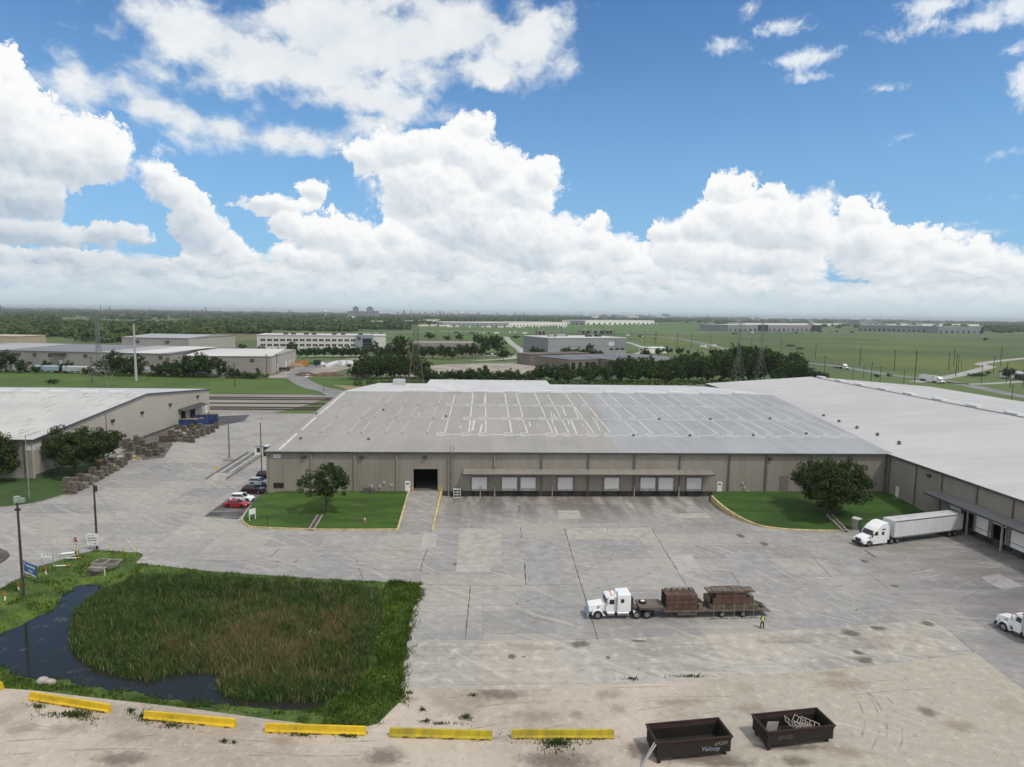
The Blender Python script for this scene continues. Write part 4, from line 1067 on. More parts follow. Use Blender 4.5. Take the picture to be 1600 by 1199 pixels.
# louvred cabinet and bins of clutter on the dock
uu = on_front(714.5, 780)[0]
cb = thing('wire_rack', 'small white open rack standing on the dock pavement below the roof ladder', 'rack', (*W(uu, -1.0), 0.02), SA)
b = MB()
for a in (-.75, 0, .7): b.box(a, a + .08, -.4, .4, 0, 1.9)
for k in range(4): b.box(-.75, .78, -.4, .4, k * .58, k * .58 + .08)
b.build('frame', MATS['white_paint'], cb)
b = MB(); b.box(-.72, .75, .30, .38, .08, 1.74); b.build('back', bump_m, cb)

# ------------------------------------------------------------------ white-roofed wing on the right
ww = thing('warehouse', 'white-roofed warehouse wing whose shaded dock wall faces the parked box trailer', 'warehouse', (*SO, 0), SA)
V0, V1, UW0, UWR, UW1 = -100.0, 141.0, UL + 0.0, UL + 54.0, UL + 108.0
ZWR = 13.6
def dock_hole(v0, v1): return (v0, v1)
# dock openings on the wing wall (v ranges)
vpx = lambda x, y: on_side(x, y, UW0)
docks = [('half', 1494, 792), ('open', 1515, 800), ('door', 1535, 815), ('open2', 1561, 833), ('door', 1592, 848)]
holes = []
for kind, x, y in docks:
    v_, z_ = vpx(x, y); holes.append((kind, v_))
b = MB(); cuts = sorted([(v_ - 1.6, v_ + 1.6) for k, v_ in holes if k != 'door'])
lo = V0
for a, c_ in cuts:
    b.box(UW0, UW0 + .3, lo, a, 0, ZE); b.box(UW0, UW0 + .3, a, c_, 4.3, ZE); b.box(UW0, UW0 + .3, a, c_, 0, ZF); lo = c_
b.box(UW0, UW0 + .3, lo, -0.35, 0, ZE); b.box(UW0, UW0 + .3, -0.35, V1, 0, ZE - 0.5)
b.build('wall', wall_tan_y, ww)
b = MB(); b.box(UW0 + 7, UW0 + 7.2, V0, 0, 0, 8).box(UW0 + .31, UW0 + 7, V0, 0, 6.2, 6.3).box(UW0 + .31, UW0 + 7, V0, 0, ZF - .1, ZF); b.build('interior', mat('interior_dark', (0.03, 0.03, 0.03), 0.9), ww)
b = MB(); b.prism_y([(UW0 + .31, 0), (UW1, 0), (UW1, ZE - .3), (UWR, ZWR - .3), (UW0 + .31, ZE - .3)], V1 - .3, V1); b.build('gable_wall', wall_tan, ww)
b = MB(); b.box(UW1 - .3, UW1 - .01, V0, V1 - .31, 0, ZE - .3); b.build('far_wall', wall_tan_y, ww)
b = MB(); roofslab(b, [(UW0 - .3, V0, ZE + .04), (UWR, V0, ZWR), (UWR, V1 + .3, ZWR), (UW0 + 7.6, V1 + .3, ZE + .04 + 7.9 * .0727), (UW0 + 7.6, VR, ZE + .04 + 7.9 * .0727), (UW0 + .9, -0.30, ZE + .04 + 1.2 * .0727), (UW0 - .3, -0.30, ZE + .04)]); b.build('roof', roof_white_y, ww)
b = MB(); roofslab(b, [(UWR, V0, ZWR), (UW1 + .3, V0, ZE), (UW1 + .3, V1 + .3, ZE), (UWR, V1 + .3, ZWR)]); b.build('far_roof', roof_white_y, ww)
MB().box(UW0 - .52, UW0 - .31, V0, -0.56, ZE - .36, ZE + .06).build('gutter', trim_m, ww)
MB().box(UWR - .35, UWR + .35, V0, V1, ZWR - .01, ZWR + .16).build('ridge_cap', mat('ridge_dark', (.16, .165, .175), .5, var=.15, scale=.5), ww)
for k in range(16):
    v_ = V1 - 6 - k * 14.6
    MB().box(UWR + .5, UWR + 2.4, v_ - 2.4, v_ + 2.4, ZWR - .1, ZWR + .75).build('ridge_vent', vent_m, ww, bevel=.12)
for x, y in ((1287, 650), (1311, 659), (1339, 669), (1371, 680), (1405, 693)):
    zz_ = 10.6; v_ = site(x, y, zz_); MB().bar((v_[0], v_[1], zz_ - .6), (v_[0], v_[1], zz_ + .45), .45, .35, 8).build('roof_stack', dark_post, ww)
for x, y in ((1391, 730), (1432, 742), (1472, 760), (1526, 790), (1582, 815)):
    v_ = vpx(x, y)[0]; MB().box(UW0 - .2, UW0 - .003, v_ - .1, v_ + .1, .9, ZE - .3).build('downpipe', dark_post, ww)
MB().box(UW0 - .08, UW0 - .003, V0, -23.0, 0, ZF).build('dock_base', base_m, ww)
vk0 = vpx(1463, 772)[0]
b = MB(); b.prism_y([(UW0 - .003, 6.0), (UW0 - 2.5, 5.35), (UW0 - 2.5, 5.15), (UW0 - .003, 5.75)], V0, vk0)
b.build('canopy', corrugated('canopy_side', (0.20, 0.20, 0.205), .45, 1, .03, var=.06), ww)
MB().box(UW0 - 2.56, UW0 - 2.505, V0, vk0 + .02, 5.1, 5.42).build('canopy_edge', trim_m, ww)
for kind, v_ in holes:
    w = 1.55
    if kind == 'door':
        d = MB().box(UW0 - .10, UW0 - .003, v_ - w, v_ + w, ZF + .02, 4.25).build('dock_door', door_m, ww)
        MB().box(UW0 - .11, UW0 - .101, v_ - w, v_ + w, 1.95, 2.05).build('seam', bump_m, d)
    elif kind in ('half', 'open2'):
        d = MB().box(UW0 - .06, UW0 + .06, v_ - w, v_ + w, 3.4 if kind == 'half' else 3.95, 4.28).build('dock_door', door_m, ww)
    else:
        d = MB().box(UW0 + .1, UW0 + .2, v_ - w, v_ + w, 4.0, 4.28).build('dock_door', door_m, ww)
    MB().box(UW0 - .2, UW0 - .003, v_ - w - .3, v_ - w, ZF, 4.5).box(UW0 - .2, UW0 - .003, v_ + w, v_ + w + .3, ZF, 4.5).box(UW0 - .2, UW0 - .003, v_ - w, v_ + w, 4.29, 4.5).build('frame', post_m, d)
    for a_ in (v_ - w - .3, v_ + w - .4): MB().box(UW0 - .4, UW0 - .08, a_, a_ + .7, .5, 1.1).build('bumper', bump_m, d)
for x, y in ((1514, 840), (1568, 868)):
    v_ = vpx(x, y)[0]; MB().box(UW0 - .75, UW0 - .5, v_ - .12, v_ + .12, 0, 5.1).build('guard_post', mat('post_pale', (.42, .39, .34)), ww)
v_ = vpx(1402, 768)[0]
d = MB().box(UW0 - .07, UW0 - .003, v_ - .55, v_ + .55, 1.1, 3.3).build('door', MATS['white_paint'], ww)
MB().box(UW0 - 1.7, UW0 - .08, v_ - 1.2, v_ + 1.2, .8, 1.05).build('step', MATS['concrete_old'], d)
v_ = vpx(1453, 741)[0]; MB().box(UW0 - .45, UW0 - .003, v_ - .4, v_ + .4, 7.9, 8.4).build('wall_lamp', lamp_m, ww)

# ------------------------------------------------------------------ lawns, ramp and kerbs before the main warehouse
lawn_m = mat('lawn', (0.044, 0.102, 0.006), 0.95, scale=0.18, col2=(0.022, 0.062, 0.004), detail=8, bump=0.05, bscale=4.0, stretch=(0.5, 1.6, 1), spots=(0.30, 0.56, (0.080, 0.100, 0.028), 0.8), fac=(0.40, 0.60))
kerb_y = mat('kerb_yellow', (0.50, 0.41, 0.22), 0.8, var=0.2, scale=0.8, spots=(1.2, 0.58, (0.33, 0.30, 0.25)))
kerb_w = mat('kerb_white', (0.52, 0.50, 0.45), 0.8, var=0.15, scale=1)
ramp_u0, ramp_u1 = site(622, 831)[0], site(674, 832)[0]
vf = site(600, 829)[1]                       # front kerb line
rt0, rt1 = on_front(640, 772)[0], on_front(689, 772)[0]
def sloped(name, outline, step, zf, m_, kind='structure'):
    p = np.array(outline); bd_ = dens(p, step)
    a, c_ = p.min(0), p.max(0); gx_, gy_ = np.meshgrid(np.arange(a[0], c_[0], step), np.arange(a[1], c_[1], step))
    g_ = np.stack([gx_.ravel(), gy_.ravel()], 1); g_ = g_[inside(g_, p) & (edge_dist(g_, p) > step * .4)]
    al = np.vstack([bd_, g_]); r_ = delaunay_2d_cdt([Vector(q) for q in al], [(i, (i + 1) % len(bd_)) for i in range(len(bd_))], [], 1, 1e-4)
    vs = [(*W(q.x, q.y), zf(q.x, q.y)) for q in r_[0]]
    me_ = bpy.data.meshes.new(name); me_.from_pydata(vs, [], [tuple(f) for f in r_[2]]); me_.materials.append(m_)
    me_.polygons.foreach_set('use_smooth', [True] * len(me_.polygons))
    return tag(link(name, me_), kind=kind)
def sm(t): t = max(0, min(1, t)); return t * t * (3 - 2 * t)
cl = [site(x, y, 0.2) for x, y in ((414, 771), (392, 792), (381, 806), (379, 813), (386, 820), (404, 824))]
lawnA = spline([(0.3, -0.05)] + cl + [(ramp_u0 - 12, vf + .1), (ramp_u0 - 0.35, vf + .2)], 3) + [(rt0 - 0.35, -0.05)]
sloped('lawn', lawnA, 0.9, lambda u, v: 0.16 + 0.92 * sm((v - vf) / (-vf - 1.0)) * (0.35 + 0.65 * sm((u + 1) / 5)) + (0.08 * math.sin(u * .7) * math.sin(v * .5) if v < -1 else 0), lawn_m)
kl = spline([(-0.1, -0.2)] + cl[1:] + [(ramp_u0 - 12, vf), (ramp_u0 - 0.3, vf + .1)], 4)
kA = thing('kerb', 'pale curved kerb round the lawn with the single small tree', 'kerb', (0, 0, 0))
cut = len(kl) * 10 // 30
kerb('white_length', [W(*p) for p in kl[:cut + 1]], .22, 0.0, .34, kerb_w, kA)
kerb('yellow_length', [W(*p) for p in kl[cut:]], .22, 0.0, .30, kerb_y, kA)
b = MB(); 
p4 = [W(ramp_u0, vf - .8), W(ramp_u1, vf - .8), W(rt1, 0.0), W(rt0, 0.0)]
me_ = bpy.data.meshes.new('drive_in_ramp'); me_.from_pydata([(*p4[0], .024), (*p4[1], .024), (*p4[2], ZF), (*p4[3], ZF)], [], [(0, 1, 2, 3)]); me_.materials.append(yard_material('ramp_concrete', (0.31, 0.295, 0.28), (0.31, 0.29, 0.27), (0.25, 0.24, 0.235), joint=False))
tag(link('drive_in_ramp', me_), kind='structure')
def side_kerb(label, ua, ub, h0, h1, drop):
    t = thing('ramp_kerb', label, 'kerb', (0, 0, 0), group='yellow kerbs beside the ramp')
    b = MB(); w = .32
    a0, a1 = (ua, vf - .6), (ub, 0.0 - .02)
    pts = []
    for (u_, v_, zt) in ((a0[0], a0[1], h0), (a1[0], a1[1], h1)):
        for du in (-w / 2, w / 2): pts.append((*W(u_ + du, v_), 0.0)); pts.append((*W(u_ + du, v_), zt))
    b.add(pts, [(0, 1, 3, 2), (4, 6, 7, 5), (0, 4, 5, 1), (2, 3, 7, 6), (1, 5, 7, 3), (0, 2, 6, 4)])
    b.build('kerb_wall', kerb_y, t)
side_kerb('thin yellow kerb between the lawn and the drive-in ramp', ramp_u0 - .15, rt0 - .15, .22, ZF + .12, 0)
side_kerb('tall yellow kerb on the dock side of the drive-in ramp', ramp_u1 + .15, rt1 + .15, .30, ZF + .40, 0)
for x, s_ in ((645.5, -1), (686, 1), (690, 1)):
    uu = on_front(x, 765)[0]
    t = thing('bollard', {645.5: 'yellow bollard on the left of the dark drive-in opening', 686: 'yellow bollard on the right of the dark drive-in opening', 690: 'yellow bollard on the outer end of the tall ramp kerb'}[x], 'bollard', (*W(uu, -.5 if x < 690 else -1.2), 1.1), SA, group='bollards at the drive-in door')
    MB().bar((0, 0, 0), (0, 0, 1.15), .11, n=12).build('post', MATS['bollard_yellow'], t)
    MB().dome((0, 0, 1.15), .11, 12, 4).build('cap', MATS['bollard_yellow'], t)
# right lawn
cr_ = [site(x, y, .6 if y < 800 else .3) for x, y in ((1112, 779), (1122, 788), (1140, 802), (1168, 815), (1200, 823), (1255, 827), (1310, 828))]
lawnB = [(on_front(1112, 776)[0] + .2, -0.05)] + spline(cr_, 3) + [site(1375, 830, .2), (UW0 - 2.0, site(1375, 830, .2)[1]), (UW0 - .02, -22.0), (UW0 - .02, -0.05)]
sloped('lawn', lawnB, 0.9, lambda u, v: 0.15 + 0.98 * sm((v + 21.5) / 20), mat('lawn_shade_tint', (0.032, 0.084, 0.005), 0.95, scale=0.18, col2=(0.018, 0.054, 0.004), detail=8, bump=0.05, bscale=4.0, stretch=(0.5, 1.6, 1), spots=(0.30, 0.58, (0.055, 0.075, 0.022), 0.7), fac=(0.40, 0.60)))  # darker copy of the lawn grass, shade painted into its colour
kB = thing('kerb', 'tall yellow kerb curving round the lawn with the big oak', 'kerb', (0, 0, 0))
kk = spline(cr_, 4); n_ = len(kk)
kerb('kerb_wall', [(*W(*p), .24 + (1.0) * (1 - sm(i / (n_ * .75)))) for i, p in enumerate(kk)], .36, 0, .3, kerb_y, kB)
kerb('low_length', [W(*p) for p in spline([cr_[-1], site(1345, 829, .2), site(1375, 830, .2)], 4)], .3, 0, .24, MATS['concrete_old'], kB)
# drain flumes through the lawns
for (xa, ya, xb, yb, lab) in ((500, 807, 486, 828, 'narrow concrete drain flume crossing the lawn with the single tree'), (1296, 806, 1322, 831, 'narrow dark drain flume running from the big oak to the yard')):
    a, c_ = G(xa, ya, .45), G(xb, yb, .15)
    t = thing('drain_flume', lab, 'drain', (0, 0, 0), group='lawn drain flumes')
    d = np.array(c_) - np.array(a); n = np.array([-d[1], d[0]]); n /= np.linalg.norm(n)
    za, zc = (.78, .24) if xa < 900 else (.82, .24)
    for s_, m_ in ((-.45, MATS['concrete_old']), (.45, MATS['concrete_old'])):
        o_ = n * s_
        kerb('side_wall', [(a[0] + o_[0], a[1] + o_[1], za), (c_[0] + o_[0], c_[1] + o_[1], zc)], .2, 0, .3, m_, t)
    kerb('channel', [(a[0], a[1], za - .1), (c_[0], c_[1], zc - .1)], .7, 0, .2, mat('drain_dark', (.07, .062, .055), .95, var=.3, scale=2), t)

# ------------------------------------------------------------------ vehicles
def wheel(parent, x, y, r=0.52, w=0.30, rim=None, dual=False):
    """Tyre with a rim set in its outer face; y is the outer face, its sign the side."""
    s_ = 1 if y > 0 else -1
    y1 = y - s_ * (w if not dual else 2 * w)
    b = MB(); n = 18
    prof = [(y1, r * .90), (y1 + s_ * .05, r), (y - s_ * .05, r), (y, r * .92), (y, r * .60)]
    vs, fs = [], []
    for k in range(n):
        a = 2 * math.pi * k / n
        for (yy, rr) in prof: vs.append((x + rr * math.cos(a), yy, r + rr * math.sin(a)))
    m_ = len(prof)
    for k in range(n):
        for j in range(m_ - 1):
            fs.append((k * m_ + j, ((k + 1) % n) * m_ + j, ((k + 1) % n) * m_ + j + 1, k * m_ + j + 1))
    fs.append(tuple(k * m_ for k in range(n)))
    b.add(vs, fs)
    o = b.build('wheel', MATS['tyre'], parent, smooth=True)
    b = MB(); b.bar((x, y - s_ * .10, r), (x, y - s_ * .03, r), r * .60, r * .60, 16); b.bar((x, y - s_ * .04, r), (x, y + s_ * .03, r), r * .22, r * .16, 10)
    b.build('rim', rim or MATS['alloy'], o)
    return o

def slab(prof, y, t=0.02):
    """Thin pane with x, z outline at side y."""
    s_ = 1 if y > 0 else -1
    return MB().prism_y(prof, y - s_ * t, y + s_ * 0.006) if s_ > 0 else MB().prism_y(prof, y - 0.006, y + t)

grille_m = mat('grille', (0.05, 0.05, 0.052), 0.4, metal=0.5)
def aero_tractor(name, label, loc, rz, group=None):
    t = thing(name, label, 'semi truck', loc, rz, group)
    P_, B_ = MATS['truck_white'], MATS['black_paint']
    MB().box(-7.1, 0.9, -.45, .45, .72, 1.0).build('chassis', MATS['chassis'], t)
    h = MB(); h.prism_y([(1.32, .62), (1.38, 1.35), (1.05, 1.62), (-.45, 1.95), (-.45, .95), (.55, .95)], -.88, .88); h.build('hood', P_, t, bevel=.14)
    for s_ in (-1, 1):
        f = MB(); f.prism_y([(1.35, .65), (1.38, 1.10), (.95, 1.32), (.1, 1.34), (-.55, 1.25), (-.62, .55), (-.58, .50), (-.56, .95), (-.30, 1.12), (.35, 1.14), (.62, .90), (.66, .62)], s_ * .86 if s_ > 0 else -1.18, 1.18 if s_ > 0 else s_ * .86)
        f.build('fender', P_, t, bevel=.05)
        MB().prism_y([(1.30, .98), (1.40, 1.00), (1.22, 1.28), (1.10, 1.28)], s_ * .80 if s_ > 0 else -1.12, 1.12 if s_ > 0 else -.80).build('headlight', MATS['headlamp'], t)
        slab([(-.78, 1.98), (-1.12, 2.62), (-1.70, 2.62), (-1.78, 1.92)], s_ * 1.222).build('side_window', MATS['window_glass'], t)
        slab([(-2.55, 1.90), (-2.55, 2.50), (-3.15, 2.50), (-3.15, 1.90)], s_ * 1.222).build('sleeper_window', MATS['window_glass'], t)
        slab([(-2.35, 2.78), (-2.65, 2.98), (-3.45, 2.98), (-3.40, 2.78)], s_ * 1.222).build('sleeper_window', MATS['window_glass'], t)
        MB().box(-.55, -.35, s_ * 1.28 - .08, s_ * 1.28 + .08, 1.75, 2.45).build('mirror', B_, t, bevel=.03)
        MB().box(-3.95, -.75, *sorted((s_ * .95, s_ * 1.20)), .42, .98).build('side_skirt', P_, t, bevel=.05)
        MB().box(-4.32, -4.05, *sorted((s_ * 1.0, s_ * 1.22)), .95, 3.35).build('fairing_side', P_, t, bevel=.03)
        MB().box(-.72, -.66, *sorted((s_ * 1.19, s_ * 1.215)), 1.0, 1.85).build('door_seam', MATS['alloy'], t)
        MB().box(-1.9, -1.7, *sorted((s_ * 1.2, s_ * 1.24)), 1.55, 1.62).build('door_handle', B_, t)
    MB().box(1.28, 1.50, -1.15, 1.15, .32, .78).build('bumper', B_, t, bevel=.08)
    MB().prism_y([(1.36, .80), (1.42, 1.28), (1.30, 1.44), (1.24, .80)], -.55, .55).build('grille', grille_m, t)
    c = MB(); c.prism_y([(-.45, .85), (-.45, 1.92), (-1.02, 2.72), (-1.55, 3.22), (-2.75, 3.88), (-3.2, 3.98), (-4.05, 3.98), (-4.05, .85)], -1.22, 1.22); c.build('cab', P_, t, bevel=.16)
    w = MB(); n = Vector((.8, 0, .57)).normalized() * .03
    for (x0_, z0_) in ((0, 0),):
        w.add([(-.47 + n.x, -1.02, 1.96 + n.z), (-.47 + n.x, 1.02, 1.96 + n.z), (-1.0 + n.x, .98, 2.68 + n.z), (-1.0 + n.x, -.98, 2.68 + n.z), (-.55, -1.02, 1.93), (-.55, 1.02, 1.93), (-1.08, .98, 2.65), (-1.08, -.98, 2.65)],
              [(0, 1, 2, 3), (0, 4, 5, 1), (1, 5, 6, 2), (2, 6, 7, 3), (3, 7, 4, 0), (7, 6, 5, 4)])
    ws = w.build('windshield', MATS['window_glass'], t)
    MB().cbox((-.70, 0, 2.34), (.05, .06, .92), 0, math.radians(-36.5)).build('divider', B_, ws)
    MB().box(-6.0, -5.0, -.5, .5, 1.0, 1.22).build('fifth_wheel', MATS['chassis'], t)
    for s_ in (-1, 1):
        wheel(t, 0, s_ * 1.14)
        for x in (-5.05, -6.38): wheel(t, x, s_ * 1.22, dual=True)
    return t

def conventional_tractor(name, label, loc, rz, group=None):
    t = thing(name, label, 'semi truck', loc, rz, group)
    P_, B_, C_ = MATS['truck_white'], MATS['black_paint'], MATS['chrome']
    MB().box(-7.4, 1.0, -.45, .45, .72, 1.02).build('chassis', MATS['chassis'], t)
    h = MB(); h.prism_y([(1.12, .72), (1.14, 1.62), (.95, 1.74), (-1.05, 2.02), (-1.05, .95), (.5, .95)], -.80, .80); h.build('hood', P_, t, bevel=.12)
    MB().box(1.125, 1.17, -.62, .62, .80, 1.60).build('grille', C_, t, bevel=.02)
    MB().box(1.15, 1.42, -1.18, 1.18, .38, .80).build('bumper', C_, t, bevel=.06)
    for s_ in (-1, 1):
        arc = [(.78 * math.cos(a), .56 + .80 * math.sin(a)) for a in np.linspace(math.radians(5), math.radians(175), 10)]
        arc2 = [(.62 * math.cos(a), .56 + .64 * math.sin(a)) for a in np.linspace(math.radians(175), math.radians(5), 10)]
        f = MB(); f.prism_y(arc + [(-1.0, .50), (-.86, .44)] + arc2, *((.78, 1.20) if s_ > 0 else (-1.20, -.78))); f.build('fender', P_, t, bevel=.03)
        MB().box(.80, 1.02, *sorted((s_ * .82, s_ * 1.10)), 1.02, 1.26).build('headlight', MATS['headlamp'], t, bevel=.04)
        slab([(-1.42, 2.02), (-1.55, 2.62), (-2.12, 2.62), (-2.12, 1.98)], s_ * 1.085).build('side_window', MATS['window_glass'], t)
        slab([(-2.95, 2.2), (-2.95, 2.7), (-3.4, 2.7), (-3.4, 2.2)], s_ * 1.165).build('sleeper_window', MATS['window_glass'], t)
        MB().bar((-2.42, s_ * 1.22, 1.0), (-2.42, s_ * 1.22, 3.75), .085, n=12).build('exhaust_stack', C_, t)
        MB().bar((-2.42, s_ * 1.22, 1.5), (-2.42, s_ * 1.22, 2.9), .125, n=12).build('heat_shield', C_, t)
        MB().bar((-1.25, s_ * .90, .72), (-2.15, s_ * .90, .72), .31, n=16).build('step_box', C_, t)
        MB().bar((-2.55, s_ * .88, .72), (-4.05, s_ * .88, .72), .33, n=16).build('fuel_tank', C_, t)
        MB().box(-1.20, -1.05, s_ * 1.35 - .06, s_ * 1.35 + .06, 2.0, 2.6).build('mirror', C_, t, bevel=.02)
        MB().box(-.25, .05, *sorted((s_ * .82, s_ * 1.02)), 1.45, 1.75).build('air_cleaner', C_, t, bevel=.05)
        wheel(t, 0, s_ * 1.16)
        for x in (-5.1, -6.45): wheel(t, x, s_ * 1.22, dual=True)
        MB().box(-7.35, -7.25, *sorted((s_ * .6, s_ * 1.2)), .3, .9).build('mud_flap', B_, t)
    c = MB(); c.prism_y([(-1.05, .95), (-1.05, 1.98), (-1.32, 2.72), (-1.60, 2.90), (-2.45, 2.96), (-2.45, .95)], -1.08, 1.08); c.build('cab', P_, t, bevel=.10)
    sl = MB(); sl.prism_y([(-2.43, .98), (-2.43, 2.95), (-2.62, 3.22), (-4.30, 3.28), (-4.30, .98)], -1.16, 1.16); sl.build('sleeper', P_, t, bevel=.10)
    w = MB(); w.add([(-1.06, -.95, 2.03), (-1.06, .95, 2.03), (-1.30, .90, 2.66), (-1.30, -.90, 2.66), (-1.16, -.95, 2.03), (-1.16, .95, 2.03), (-1.40, .90, 2.66), (-1.40, -.90, 2.66)], [(0, 1, 2, 3), (0, 4, 5, 1), (1, 5, 6, 2), (2, 6, 7, 3), (3, 7, 4, 0), (7, 6, 5, 4)])
    w.M = Matrix.Translation((.04, 0, .01)); w.build('windshield', MATS['window_glass'], t)
    MB().prism_y([(-1.1, 2.78), (-1.38, 2.96), (-1.5, 2.90), (-1.25, 2.72)], -1.0, 1.0).build('visor', P_, t)
    MB().box(-4.62, -4.36, -1.05, 1.05, 1.02, 2.75).build('headache_rack', MATS['chassis'], t, bevel=.03)
    MB().bar((-2.2, .55, 2.95), (-2.2, .55, 3.9), .025, n=6).build('antenna', B_, t)
    for k in range(3): MB().box(-2.0, -1.75, -.7 + k * .6, -.5 + k * .6, 2.93, 3.02).build('roof_lamp', MATS['amber'], t)
    MB().box(-6.3, -5.2, -.5, .5, 1.02, 1.24).build('fifth_wheel', MATS['chassis'], t)
    MB().box(-4.9, -4.65, .75, 1.2, .55, 1.0).build('battery_box', MATS['white_paint'], t)
    return t

box_m = corrugated('trailer_side', (0.60, 0.625, 0.66), 1.22, 0, 0.012, var=.05, scale=.4, rough=.42, stain=(0.40, 0.405, 0.41))
boxroof_m = mat('trailer_roof', (0.50, 0.50, 0.50), 0.5, var=.10, scale=.3, stretch=(.6, 1, 1), spots=(.5, .55, (.36, .35, .34), .7))
def box_trailer(name, label, loc, rz, L=16.15, H_=4.1, group=None, white=False):
    """Nose at x = 0, tail at x = -L."""
    t = thing(name, label, 'trailer', loc, rz, group)
    m_ = MATS['truck_white'] if white else box_m
    MB().box(-L, 0, -1.28, 1.28, 1.18, H_ - .03).build('box_body', m_, t, bevel=.02)
    MB().box(-L + .05, -.05, -1.24, 1.24, H_ - .02, H_ + .015).build('roof', boxroof_m, t)
    for s_ in (-1, 1):
        MB().box(-L - .01, .01, *sorted((s_ * 1.283, s_ * 1.31)), 1.08, 1.30).build('bottom_rail', MATS['alloy'], t)
        MB().box(-L - .01, .01, *sorted((s_ * 1.283, s_ * 1.30)), H_ - .16, H_ + .02).build('top_rail', MATS['alloy'], t)
        for x in (-L + 1.6, -L + 2.95): wheel(t, x, s_ * 1.27, dual=True)
        MB().box(-2.9, -2.7, s_ * .75 - .1, s_ * .75 + .1, .12, 1.18).build('landing_leg', MATS['chassis'], t)
    d = MB().box(-L - .05, -L - .003, -1.25, 1.25, 1.2, H_ - .05).build('rear_door', MATS['white_paint'], t)
    MB().box(-L - .09, -L - .05, -.03, .03, 1.25, H_ - .1).build('lock_rod', MATS['alloy'], d)
    MB().box(-L + .4, -L + 4.2, -.6, .6, .85, 1.17).build('bogie', MATS['chassis'], t)
    MB().box(-L + .02, -L + .14, -1.15, 1.15, .45, .60).build('underride_bar', MATS['alloy'], t)
    return t

# parked at the wing's dock
p_f, p_r = np.array(G(1397, 851)), np.array(G(1503, 837.5))
hd = p_f - p_r; hd /= np.linalg.norm(hd); a_t = math.atan2(hd[1], hd[0])
lft = np.array([-hd[1], hd[0]])              # near side (towards the camera) is the left of travel
nose = p_f - lft * 1.27 + hd * .1
box_trailer('box_trailer', 'long silver-white box trailer backed against the wing dock', (*nose, 0.02), a_t)
tr = nose + hd * 5.35
aero_tractor('semi_truck', 'white aerodynamic sleeper truck coupled to the docked box trailer', (*tr, 0.02), a_t + .015)

# step-deck lorry being unloaded in the yard
qa, qb = np.array(G(930, 968.5)), np.array(G(1013, 967))
hd2 = qa - qb; hd2 /= np.linalg.norm(hd2); a2 = math.atan2(hd2[1], hd2[0]); lf2 = np.array([-hd2[1], hd2[0]])
fa = np.array(G(934, 969)) - lf2 * 1.2
conventional_tractor('semi_truck', 'white long-nosed truck with chrome stacks pulling the loaded flat trailer', (*fa, .02), a2)
dk_m = mat('deck_wood', (0.135, 0.115, 0.095), 0.9, var=.3, scale=.8, stretch=(.4, 3, 1))
def flat_trailer(name, label, loc, rz, L=16.0, group=None):
    t = thing(name, label, 'trailer', loc, rz, group)
    F_ = mat('trailer_frame', (0.10, 0.082, 0.07), .8, var=.3, scale=1.2)
    MB().box(-3.0, .15, -1.2, 1.2, 1.28, 1.52).build('front_deck', dk_m, t)
    MB().box(-2.9, 1.0, -.5, .5, 1.02, 1.28).build('gooseneck', F_, t)
    MB().box(-L, -3.2, -1.28, 1.28, .90, 1.08).build('deck', dk_m, t)
    MB().prism_y([(-2.95, 1.27), (-2.95, .90), (-3.5, .70), (-3.19, 1.5)], -1.1, 1.1).build('step_plate', F_, t)
    for s_ in (-1, 1):
        MB().box(-L, -3.1, *sorted((s_ * 1.283, s_ * 1.34)), .86, 1.10).build('side_rail', F_, t)
        MB().box(-3.0, .15, *sorted((s_ * 1.203, s_ * 1.26)), 1.24, 1.54).build('side_rail', F_, t)
        MB().box(-L + .2, -3.3, s_ * .45 - .08, s_ * .45 + .08, .55, .90).build('main_beam', F_, t)
        for x in (-L + 2.4, -L + 5.2): wheel(t, x, s_ * 1.26, r=.42, dual=True)
        MB().box(-4.3, -4.1, s_ * .7 - .1, s_ * .7 + .1, .1, .9).build('landing_leg', F_, t)
    MB().box(-7.4, -4.9, .9, 1.27, .42, .86).build('tool_box', F_, t, bevel=.02)
    MB().prism_y([(-L, 1.08), (-L, .9), (-L - 1.3, .62), (-L - 1.3, .74)], -1.2, 1.2).build('beaver_tail', dk_m, t)
    sp = MB(); sp.bar((-.6, -.25, 1.56), (-.6, -.25, 1.80), .50, n=16); o = sp.build('spare_wheel', MATS['tyre'], t)
    MB().bar((-.6, -.25, 1.80), (-.6, -.25, 1.83), .28, n=12).build('rim', MATS['white_paint'], o)
    return t
ft0 = fa - hd2 * 5.6
flat_trailer('flat_trailer', 'brown step-deck flat trailer carrying two loads of crated brick', (*ft0, .02), a2)
def on_trailer(x, y, z): p = ft0 + hd2 * x + lf2 * y; return (float(p[0]), float(p[1]), z + .02)
brick_m = mat('red_block', (0.115, 0.062, 0.048), .85, var=.25, scale=1.4, col2=(0.078, 0.045, 0.036))
gap_m = mat('block_gap', (0.02, 0.016, 0.014), .95)
bundle_m = mat('weathered_block', (0.165, 0.14, 0.115), .92, col2=(0.10, 0.082, 0.068), scale=1.2, detail=7)
def block_tier(parent, x0, x1, y0, y1, z0, z1, n, m_, name='block_tier'):
    """One tier of crates: a dark core with n framed fronts."""
    o = MB().box(x0 + .03, x1 - .03, y0 + .03, y1 - .03, z0, z1 - .03).build(name, gap_m, parent)
    w = (x1 - x0) / n
    for k in range(n):
        MB().box(x0 + k * w + .03, x0 + (k + 1) * w - .03, y0, y1, z0 + .05, z1).build('block', m_, o, bevel=.015)
    return o
l1 = thing('brick_load', 'low load of dark red blocks in three tiers behind the spare wheel', 'brick load', on_trailer(-3.3, 0, 1.09), a2)
